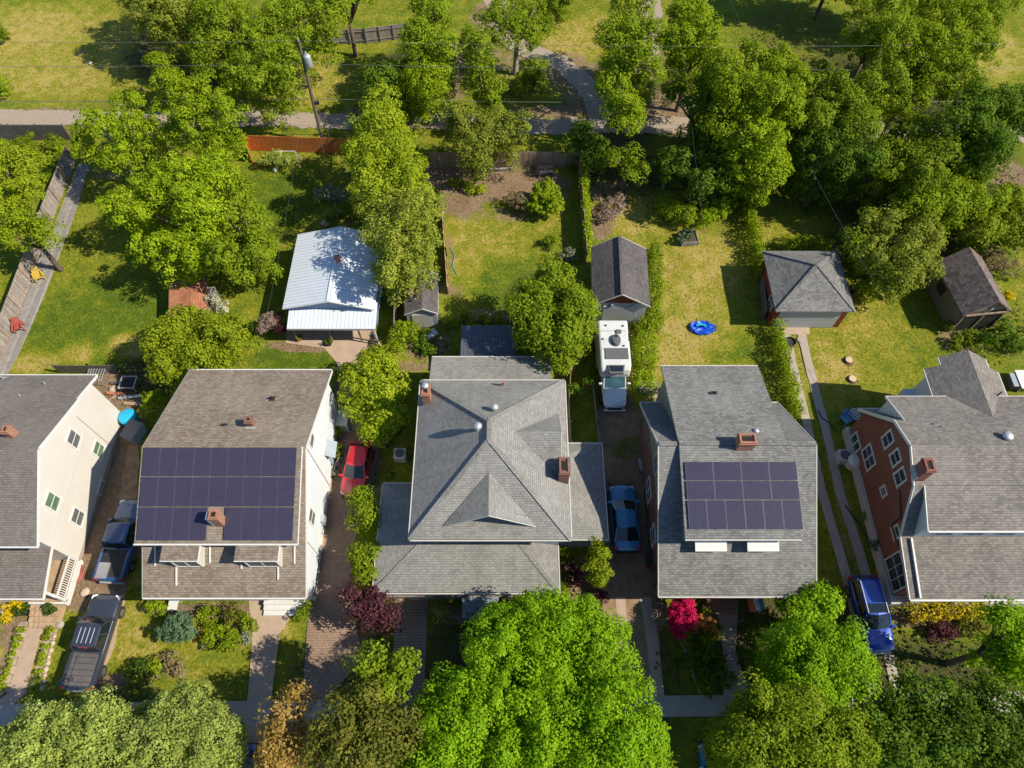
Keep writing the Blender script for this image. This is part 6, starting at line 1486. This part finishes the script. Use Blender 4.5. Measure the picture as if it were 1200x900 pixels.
T('broad light tree leaning over the left lawn', 8.5, [(215, 215, 40), (250, 200, 28), (240, 245, 38), (150, 245, 28, 7), (180, 225, 26, 7.4), (200, 300, 34, 6.8), (165, 292, 18, 6), (235, 285, 30, 7)], 'fresh', gap=.22)
T('darker tree behind the clay roofed shed', 7, [(285, 262, 30), (300, 290, 22), (275, 225, 24), (268, 300, 24)], 'mid')
T('yellow green tree at the left edge beyond the long fence', 6, [(4, 208, 30), (26, 192, 20), (28, 224, 22), (0, 245, 28), (10, 180, 17)], 'yellow', skirt_on=False)
T('light tree overhanging the plank walk', 6, [(26, 270, 22), (56, 272, 17), (40, 258, 16), (0, 280, 14)], 'fresh', gap=.3, skirt_on=False)
shrub('small dark bush at the left edge of the dry field', 1.6, [(1, 40, 11)], 'mid'); shrub('round bush on the left edge above the alley', 1.8, [(2, 102, 14)], 'fresh')
T('rounded olive green tree behind the pale blue house', 5.5, [(225, 392, 38), (192, 402, 28), (262, 398, 30), (240, 425, 30), (205, 430, 26)], 'yellow', dens=1.6)
T('tall yellow green tree over the orange fence end', 9, [(445, 150, 34), (430, 185, 28), (465, 185, 34), (440, 215, 34), (480, 215, 28), (450, 120, 22, 7.5)], 'yellow', gap=.18)
T('tall thin leaved tree shading the white garage roof', 9, [(455, 250, 32), (485, 255, 30), (440, 270, 24), (470, 285, 34), (495, 285, 24), (460, 315, 26, 8), (500, 240, 20)], 'olive', gap=.3, bark='bark_pale', leaf=.095)
T('bright dense tree at the top edge right of the grey fence', 9, [(503, 20, 28), (490, 45, 22), (520, 55, 18), (505, 5, 24)], 'mid')
T('conical light green tree by the alley right of the pole', 8, [(498, 70, 26), (500, 98, 28), (480, 110, 22, 6), (515, 85, 18, 6)], 'fresh', leaf=.095)
T('dark tree behind the conical light green tree', 6, [(450, 95, 24), (440, 118, 20), (468, 118, 22, 4.5), (475, 85, 16)], 'deep')
T('broad bright tree with pale limbs at the top centre', 8, [(608, 12, 34), (580, 22, 20), (600, 42, 28), (632, 35, 20, 6.5)], 'mid', gap=.42, skirt_on=False, bark='bark_pale', trunk=.25)
T('ivy covered column tree at the top centre', 8.5, [(576, 128, 14, 4.5), (574, 108, 17, 6), (570, 82, 17, 7.6), (563, 60, 20), (556, 45, 14)], 'mid', mid=1)
T('grey green blossoming tree over the alley', 6, [(548, 152, 26), (580, 150, 24), (560, 175, 22), (598, 165, 20), (530, 135, 16), (610, 145, 14)], 'olive', gap=.18, leaf=.095)
T('round dark bush on the curving lane', 3.2, [(630, 85, 17), (618, 90, 12)], 'mid', leaf=.095)
T('dark bush cut by the top edge', 3.5, [(655, 5, 22)], 'mid')
T('tall bright tree left of the gravel fork, upper crown', 10, [(740, 18, 34), (722, 42, 26), (762, 45, 24), (745, 70, 24)], 'mid', gap=.34)
T('bright tree left of the gravel fork, lower crown', 8.5, [(722, 98, 24), (745, 105, 20, 7), (728, 135, 26), (715, 75, 16), (765, 85, 16)], 'fresh', gap=.32, skirt_on=False)
T('bright rounded tree right of the gravel fork at the top', 10, [(808, 18, 26), (822, 42, 24), (798, 52, 20), (832, 68, 18, 9)], 'fresh', gap=.12)
T('tall billowing tree at the left end of the wood', 11, [(850, 85, 28), (880, 75, 24), (862, 115, 32), (845, 140, 22, 9)], 'fresh', gap=.1)
T('tall billowing tree second in the left end of the wood', 11, [(915, 80, 24), (932, 100, 22), (908, 112, 26), (925, 135, 20, 9.5)], 'fresh', gap=.1)
T('dark ivy clad tree over the alley', 8, [(818, 118, 20), (835, 100, 18), (828, 150, 20, 6.5), (790, 105, 16, 7)], 'deep')
T('yellow green tree rising from the wood edge by the service wire', 8.5, [(880, 160, 28), (905, 170, 26), (870, 190, 24, 7), (900, 200, 24, 7), (850, 170, 18, 6.5)], 'fresh')
T('deep green understorey tree at the wood edge', 5.5, [(815, 185, 22), (790, 190, 20), (840, 205, 26), (815, 215, 18)], 'deep')
T('small light tree by the alley below the gravel fork', 4.5, [(735, 185, 16), (720, 188, 12), (745, 200, 14)], 'mid')
T('deep green bush at the fence corner by the alley', 3.8, [(690, 160, 20), (670, 168, 16), (700, 180, 18)], 'deep')
T('big spreading tree at the top of the wood, left half', 11, [(1020, 25, 36), (1048, 12, 30), (1010, 55, 26, 9.5), (1045, 50, 32)], 'mid', gap=.38, skirt_on=False)
T('big spreading tree at the top of the wood, right half', 11, [(1085, 22, 36), (1120, 25, 34), (1105, 60, 34), (1075, 55, 28)], 'fresh', gap=.34)
T('leafy tree in the middle of the wood with pale gaps', 9.5, [(1035, 95, 30), (1062, 110, 32), (1015, 115, 26), (1095, 95, 30, 9), (1125, 90, 24)], 'mid', gap=.42, skirt_on=False)
T('dark leafy tree left of the middle of the wood', 9, [(968, 110, 28), (985, 135, 30), (955, 140, 24), (1005, 150, 26), (960, 85, 16, 7)], 'mid', gap=.25)
T('dark shaded tree deep in the wood', 8, [(955, 175, 28), (985, 185, 26), (935, 160, 22), (1010, 185, 26)], 'deep', gap=.2)
T('dense deep green tree at the right edge of the wood', 10, [(1150, 130, 36), (1175, 150, 34), (1125, 150, 34), (1160, 175, 32), (1185, 125, 26), (1120, 175, 28, 8.5)], 'deep', gap=.12)
T('tall tree at the top right corner', 9, [(1150, 22, 26), (1145, 55, 24), (1175, 5, 18)], 'mid', gap=.35, bark='bark')
T('shaded tree between the deep green tree and the red garage', 8.5, [(1065, 165, 34), (1090, 185, 32), (1045, 190, 28), (1075, 205, 30)], 'mid', gap=.2)
T('yellow green tree behind the brown shed', 6.5, [(1100, 235, 34), (1130, 240, 30), (1075, 240, 28), (1155, 230, 24), (1115, 215, 24)], 'fresh', gap=.12)
T('light yellow tree at the right edge by the brown shed', 5, [(1180, 240, 24), (1165, 262, 24), (1195, 265, 26), (1150, 268, 18)], 'yellow', gap=.12)
T('olive green tree between the red garage and brown shed', 6.2, [(1042, 268, 30), (1075, 282, 26), (1028, 298, 24), (1060, 312, 26), (1088, 306, 20), (1018, 268, 20), (1090, 270, 18), (1045, 330, 18, 5)], 'olive', gap=.34)
T('darker bushy tree at the corner of the red garage', 4.5, [(1015, 310, 20), (1005, 285, 18), (1030, 325, 18), (1045, 335, 16)], 'mid', gap=.15)
T('dense dark green tree beside the camper van', 7.5, [(645, 345, 36), (622, 360, 28), (672, 365, 28), (648, 385, 34), (668, 395, 26, 6.8), (625, 385, 26, 6.8), (655, 410, 24, 6.2), (648, 322, 20)], 'mid', dens=1.6, gap=.04)
T('pale yellow green tree over the red hatchback', 5, [(440, 440, 30), (420, 460, 24), (458, 455, 26), (440, 475, 28), (425, 438, 20), (455, 480, 20)], 'yellow', gap=.08)
T('small drooping tree just in front of the roof of the red hatchback', 3.6, [(440, 505, 15), (452, 498, 13)], 'fresh', gap=.05)
T('grey green shrub tree above the brick driveway', 3.6, [(430, 588, 15), (424, 605, 16), (436, 602, 12)], 'mid', leaf=.095, gap=.1)
T('grey green shrub tree lower on the brick driveway edge', 3.6, [(428, 645, 15), (426, 662, 15), (430, 675, 11)], 'mid', leaf=.095, gap=.1)
T('purple leaved small tree at the hip roofed house porch corner', 4, [(432, 708, 20), (452, 718, 18), (415, 702, 16), (438, 728, 18)], 'purple', leaf=.095, gap=.12)
T('huge bright green maple below the hip roofed house', 9.6, [(640, 748, 58, 8.2), (700, 778, 60, 8.8), (600, 790, 70), (660, 840, 80), (725, 845, 62), (560, 830, 62), (620, 890, 80), (720, 905, 72), (530, 875, 60), (742, 892, 36, 8), (580, 745, 34, 8.5), (510, 905, 40, 7.5)], 'maple', leaf=.076, cl=.5, per=98, dens=1.9, gap=.04, trunk=.35, core=.3)
T('pale leaved street tree in the lower left corner', 8.5, [(60, 862, 48), (108, 850, 44), (35, 895, 46), (125, 888, 46), (80, 905, 50), (22, 872, 26, 7)], 'pale', leaf=.072, cl=.44, per=86, dens=2.1, gap=.04)
T('pale leaved street tree right of the lower left corner', 8.5, [(215, 848, 46), (190, 875, 44), (240, 865, 38), (225, 900, 48), (165, 850, 28, 7), (262, 890, 22, 7)], 'pale', leaf=.072, cl=.44, per=86, dens=2.1, gap=.04)
T('yellow flushed young tree between the two pale street trees', 5.5, [(150, 895, 26), (140, 870, 18)], 'gold', leaf=.095)
T('rust leaved street tree at the bottom', 7.5, [(340, 838, 28), (330, 870, 30), (352, 880, 28), (335, 900, 30), (362, 850, 18), (325, 838, 14)], 'rust', leaf=.085, gap=.42, skirt_on=False)
T('dull bronze green street tree at the bottom', 9.5, [(405, 850, 36), (440, 835, 34), (395, 885, 36), (440, 875, 38), (425, 810, 24, 6), (470, 860, 26)], 'bronze', leaf=.095, gap=.18)
T('shaded deep green tree by the grey brick walk', 8.5, [(445, 790, 24), (430, 775, 16), (460, 805, 20), (468, 780, 12)], 'mid', leaf=.095)
T('bright rounded tree at the bungalow front corner', 4.6, [(942, 710, 26), (928, 722, 22), (960, 703, 18), (942, 730, 22)], 'maple', leaf=.095, dens=1.8, gap=.06)
T('large bright street tree in front of the bungalow', 8.2, [(978, 768, 38), (945, 762, 36), (995, 792, 32), (940, 800, 44), (965, 820, 44), (918, 770, 28, 7)], 'maple', leaf=.076, cl=.5, per=98, dens=1.8, gap=.05)
T('large street tree at the bottom right of centre', 10, [(895, 850, 44), (935, 860, 48), (880, 890, 44), (940, 895, 46), (985, 870, 38, 9), (860, 865, 28, 8)], 'mid', leaf=.076, cl=.5, per=98, dens=1.8, gap=.05)
T('dark green street tree at the bottom right', 8.5, [(1065, 832, 38), (1035, 855, 34), (1090, 865, 40), (1050, 890, 42), (1105, 822, 28), (1015, 888, 28, 7.5)], 'deep', leaf=.09, per=76, dens=1.5, gap=.16)
T('dark green street tree second from the bottom right corner', 8.5, [(1142, 850, 38), (1165, 872, 40), (1128, 888, 40), (1185, 845, 32), (1190, 890, 38), (1148, 815, 22, 7.5)], 'deep', leaf=.09, per=76, dens=1.5, gap=.16)
T('bright tree at the right edge in front of the brick house', 8, [(1180, 728, 24), (1190, 755, 24), (1172, 770, 22, 7), (1195, 790, 24, 7), (1165, 722, 12)], 'maple', leaf=.095, gap=.14)
T('tall tree beyond the top edge shading the clearing, left one', 11, [(1000, -60, 44), (960, -70, 36)], 'mid')
T('tall tree beyond the top edge shading the clearing, right one', 12, [(1075, -55, 50), (1120, -50, 44)], 'mid')
# shrubs
sh = shrub
sh('narrow yellow green column shrub beside the dirt driveway', 3.4, [(701, 652, 17), (701, 672, 17), (700, 640, 13)], 'yellow', squash=1.1)
sh('low mauve heather mound below the column shrub', .8, [(697, 697, 9), (705, 699, 6)], 'purple', leaf=.07)
sh('dark purple shrub by the porch corner of the hip roofed house', 1.6, [(676, 680, 13), (668, 665, 9)], 'purple')
sh('small green shrub by the hip roofed house east porch', 1.2, [(660, 648, 8), (664, 690, 9), (660, 700, 9)], 'mid')
sh('round yellow green shrub right of the blue grey steps', 1.8, [(615, 706, 14), (600, 712, 11)], 'yellow')
sh('small light shrub left of the blue grey steps', 1.0, [(512, 712, 9), (516, 720, 7)], 'pale')
sh('brilliant magenta azalea in front of the bungalow porch', 2.2, [(798, 716, 17), (797, 731, 16), (800, 706, 12), (806, 722, 12)], 'magenta', cat='azalea', name='azalea_bush', leaf=.07, dens=11, cl=.18, gap=.02)
sh('pale pink azalea left of the magenta one', 1.4, [(774, 716, 9), (778, 728, 8)], 'blush', name='azalea_bush', cat='azalea', leaf=.07, gap=.2)
sh('orange flowering shrub right of the magenta azalea', 1.3, [(825, 733, 13), (816, 728, 10), (834, 738, 8)], 'orange', leaf=.07)
sh('low green fringe below the orange flowering shrub', .7, [(805, 748, 9), (825, 748, 10), (842, 738, 9)], 'mid', leaf=.07)
sh('dark ground covering shrub in the shaded bed before the bungalow', .8, [(830, 770, 18), (850, 790, 14), (825, 795, 15), (810, 770, 12)], 'deep')
sh('small yellow green shrub at the end of the pale edging', .8, [(826, 806, 8)], 'mid', leaf=.07)
sh('leafy dark shrubs under the flag', 1.3, [(890, 740, 18), (905, 725, 14), (880, 765, 14), (900, 775, 14)], 'deep')
sh('pale flowering shrub below the flag', 1.0, [(900, 752, 8), (910, 770, 9), (885, 742, 7)], 'pale')
sh('clipped round blue green shrub on the front lawn', 1.9, [(207, 733, 19), (200, 742, 14), (216, 738, 14)], 'blue', dens=11, cl=.17, leaf=.07, gap=.02)
sh('small bright shrub at the pale blue house left porch corner', 1.1, [(184, 711, 11), (176, 708, 7)], 'fresh')
sh('mixed leafy bed shrub in front of the pale blue porch, left part', 1.0, [(243, 718, 12), (255, 738, 13), (248, 750, 11)], 'fresh', leaf=.07)
sh('reddish shrub in the bed before the pale blue porch', 1.1, [(276, 717, 10), (268, 728, 8)], 'bronze', leaf=.07)
sh('mixed leafy bed shrub in front of the pale blue porch, right part', 1.0, [(287, 722, 10), (272, 748, 12), (292, 735, 9), (264, 758, 10)], 'mid', leaf=.07)
sh('silvery plant at the corner of the front bed', .6, [(288, 745, 8), (240, 752, 6)], 'silver', leaf=.07)
sh('dark shrub in the middle of the front lawn', 1.2, [(166, 782, 11), (160, 788, 7)], 'dark'); sh('bright shrub in the middle of the front lawn', 1.1, [(181, 784, 10)], 'fresh')
sh('dry straw coloured shrub in the middle of the front lawn', 1.0, [(200, 776, 13), (208, 786, 8)], 'straw', leaf=.07, gap=.3)
sh('bright yellow flowering mound beside the cream house steps', .9, [(14, 710, 10), (24, 706, 8), (8, 720, 8)], 'lemon', leaf=.07); sh('white flowering plant beside the yellow mound', .7, [(4, 712, 7)], 'white', leaf=.07)
sh('pinkish white blossoming bush left of the carport', 2.0, [(315, 376, 12), (308, 384, 8)], 'blush', leaf=.07, gap=.2)
sh('dark red leaved bush against the carport side', 1.8, [(330, 385, 8), (328, 372, 7)], 'purple', leaf=.07)
sh('white blossoming branches beside the clay roofed shed', 2.4, [(252, 352, 9), (262, 360, 9), (246, 346, 6)], 'white', leaf=.07, gap=.4)
sh('small rounded bush on the bright lawn edge', 1.2, [(298, 385, 9)], 'deep')
sh('light green shrub by the shed in front of the grey door', 2.4, [(467, 392, 13), (465, 405, 12), (470, 382, 9)], 'fresh', leaf=.07)
sh('small conical shrub in front of the grey garden shed', 1.9, [(484, 390, 9), (484, 382, 6)], 'fresh', squash=1.3)
sh('low green plants by the grey garden shed', .8, [(500, 395, 14), (505, 410, 12), (490, 405, 10)], 'deep')
sh('row of low plants above the dark shelter', .7, [(530, 376, 9), (548, 374, 9), (566, 373, 9), (584, 374, 8)], 'mid')
sh('light green bush in the bare back garden', 2.3, [(640, 228, 20), (632, 240, 16), (648, 240, 14)], 'fresh', leaf=.095)
sh('grey leafless looking bush in the bare back garden', 1.6, [(603, 234, 14), (610, 240, 9)], 'straw', gap=.35, leaf=.07)
sh('small clipped bush above the grey woolly bush', 1.0, [(647, 284, 10)], 'mid'); sh('grey woolly bush by the dark tree', 1.0, [(665, 300, 11)], 'silver', leaf=.07)
sh('pinkish grey dry bush on the back lawn', 1.8, [(718, 245, 16), (708, 252, 10), (726, 238, 10)], 'blush', leaf=.07, gap=.25)
sh('low yellow plant in the bare garden bed', .6, [(552, 219, 12), (566, 222, 9)], 'yellow'); sh('green plant in the bare garden bed by the fence', .8, [(535, 215, 10)], 'mid')
sh('leafy shrub by the fallen log', 2.0, [(790, 245, 18), (775, 240, 12), (805, 252, 14)], 'mid'); sh('yellow green shrub near the wood edge on the back lawn', 1.8, [(838, 248, 18), (825, 258, 13), (850, 240, 14)], 'fresh')
sh('dark shrub under the service wire', 2.4, [(860, 225, 18), (845, 232, 14)], 'deep')
sh('light shrub against the orange fence', 1.6, [(325, 186, 13), (312, 188, 9), (337, 190, 7)], 'pale'); sh('white flowering shrub near the orange fence', 1.2, [(385, 226, 12), (398, 230, 9), (372, 228, 7)], 'silver', leaf=.07)
sh('leafy edge shrubs by the pale rocks', 1.0, [(403, 245, 12), (390, 256, 8), (418, 250, 9)], 'mid')
sh('shaded shrubs along the alley fence at the far left', 1.5, [(30, 168, 14), (62, 168, 12), (10, 172, 12)], 'mid')
sh('brown twiggy bush right of the brown shed', 1.6, [(1165, 305, 18), (1185, 312, 16), (1160, 292, 12)], 'straw', gap=.4, leaf=.07)
sh('small yellow plant right of the brown shed', .7, [(1181, 348, 7)], 'lemon', leaf=.07)
sh('dark shrubs behind the brick house wing', 1.5, [(1175, 388, 16), (1190, 402, 14), (1160, 398, 12)], 'deep'); sh('small rusty plant by the brown shed post', 1.0, [(1112, 384, 8)], 'bronze')
sh('green shrubs in the shade below the brown shed', 1.0, [(1140, 400, 14), (1120, 402, 10)], 'mid')
sh('bushy green shrub behind the corner of the pyramid roofed garage', 1.4, [(925, 285, 14), (945, 288, 14), (965, 288, 12)], 'yellow')
sh('dark red shrub in the shaded garden before the brick house', 1.0, [(1100, 738, 14), (1115, 742, 11)], 'purple'); sh('straw coloured shrub by the yellow hedge', .7, [(1068, 727, 12), (1082, 724, 8)], 'straw', gap=.2, leaf=.07)
sh('brown leaved shrub in the shaded garden below the yellow hedge', 1.0, [(1130, 730, 15), (1148, 735, 12)], 'bronze')
sh('small leafy plant by the side wall of the pale blue house', .9, [(398, 525, 6), (395, 505, 6), (393, 535, 6)], 'mid', leaf=.07)
sh('small shrub at the pale blue house front corner', 1.0, [(357, 712, 8), (352, 722, 6)], 'mid', leaf=.07)
sh('potted green shrub against the brick house foundation', 1.2, [(1028, 636, 8)], 'blue', leaf=.07)
sh('overgrown bush by the timber side fence', 1.6, [(676, 458, 10), (690, 445, 10)], 'deep')
sh('leafy bush against the tub behind the cream house', 1.6, [(180, 465, 12), (172, 478, 10)], 'fresh')
hedge('bright clipped hedge along the camper van', [(756, 388), (754, 430), (752, 478)], 1.15, 1.5, 'fresh')
hedge('clipped hedge beside the pale grey garage', [(766, 296), (766, 340), (765, 388)], .75, 1.4, 'mid')
hedge('tall ivy hedge between the two back lawns', [(868, 222), (876, 262), (890, 330)], .5, 1.7, 'fresh')
hedge('clipped hedge below the red garage', [(906, 388), (914, 430), (930, 490)], .6, 1.4, 'fresh')
shrub('low greenery inside the long fence corner', .9, [(60, 190, 12), (48, 210, 12), (66, 176, 9)], 'fresh')
hedge('ivy growing on the fence corner by the bare garden', [(681, 205), (684, 240), (688, 300)], .4, 1.6, 'fresh')
hedge('yellow flowering hedge along the brick house porch', [(1062, 718), (1100, 717), (1146, 714)], .95, 1.1, 'gold')
# ground cover
def cover(name, label, pal, spots_, n, zmax):
    SEED[0] += 1; rg = np.random.default_rng(SEED[0]); C = []
    for u, v, r in spots_:
        p = spot(u, v); k = r * depth(u, v) / FOC; m_ = int(n * k * k)
        a_ = rg.random(m_) * 6.28; q = np.sqrt(rg.random(m_)) * k
        C.append(np.stack([p.x + q * np.cos(a_), p.y + q * np.sin(a_) * 1.1, rg.random(m_) ** 1.5 * zmax + .03], 1))
    C = np.concatenate(C); N = nrm(rg.normal(size=C.shape) * .6 + [0, 0, 1])
    tag(leaf_mesh(name, C, N, .10 + .08 * rg.random(len(C)), LM[pal], None, rg), label, 'ground cover', kind='stuff')
cover('undergrowth', 'low leafy undergrowth beneath the trees of the wood', 'ground', [(730, 205, 40), (800, 225, 50), (860, 205, 50), (940, 215, 50), (1000, 230, 50), (1080, 250, 60), (1150, 260, 50), (900, 60, 30), (1040, 150, 60), (960, 100, 50), (1120, 130, 50), (1170, 215, 26), (690, 185, 26), (470, 130, 40), (250, 60, 60), (600, 100, 30), (440, 130, 26), (1060, 300, 50), (1150, 405, 26), (1185, 380, 26)], 34, .5)
cover('shade_plants', 'low leafy plants in the shaded front gardens', 'ground', [(820, 780, 34), (895, 770, 34), (1080, 760, 50), (1140, 770, 40), (1030, 790, 30), (440, 740, 16), (540, 730, 24), (780, 780, 16), (170, 800, 20), (690, 715, 24), (650, 660, 12), (410, 560, 8), (450, 560, 12), (460, 500, 14), (440, 440, 30), (505, 395, 26)], 40, .35)
ground()

# ------------------------------------------------------------------ light, sky, camera
sun_dir = Vector((1.04, -.21, 1.0)).normalized()        # towards the sun
el = math.asin(sun_dir.z)
sl = bpy.data.lights.new('sun', 'SUN'); sl.energy = 5.0; sl.angle = R(.53); sl.color = (1., .90, .72)
so = bpy.data.objects.new('sun', sl); COL.objects.link(so); so.rotation_euler = sun_dir.to_track_quat('Z', 'Y').to_euler()
w = bpy.data.worlds.new('World'); S.world = w; w.use_nodes = True; nt = w.node_tree; nt.nodes.clear()
sky = nt.nodes.new('ShaderNodeTexSky'); sky.sky_type = 'NISHITA'; sky.sun_disc = False; sky.sun_elevation = el; sky.dust_density = .3; sky.ozone_density = 4.5
sky.sun_rotation = math.atan2(sun_dir.x, sun_dir.y)
bg = nt.nodes.new('ShaderNodeBackground'); bg.inputs[1].default_value = .105; wo = nt.nodes.new('ShaderNodeOutputWorld')
nt.links.new(sky.outputs[0], bg.inputs[0]); nt.links.new(bg.outputs[0], wo.inputs[0])
cd = bpy.data.cameras.new('camera'); cd.sensor_fit = 'HORIZONTAL'; cd.sensor_width = 36; cd.lens = FOC / 1200 * 36; cd.clip_start = .5; cd.clip_end = 3000
co = bpy.data.objects.new('camera', cd); COL.objects.link(co); co.location = (0, 0, CAM_H); co.rotation_euler = (TILT, 0, 0); S.camera = co
S.view_settings.view_transform = 'Standard'; S.view_settings.look = 'None'; S.view_settings.exposure = .56; S.view_settings.gamma = 1
S.view_settings.use_curve_mapping = False
S.cycles.max_bounces = 6; S.cycles.transparent_max_bounces = 4
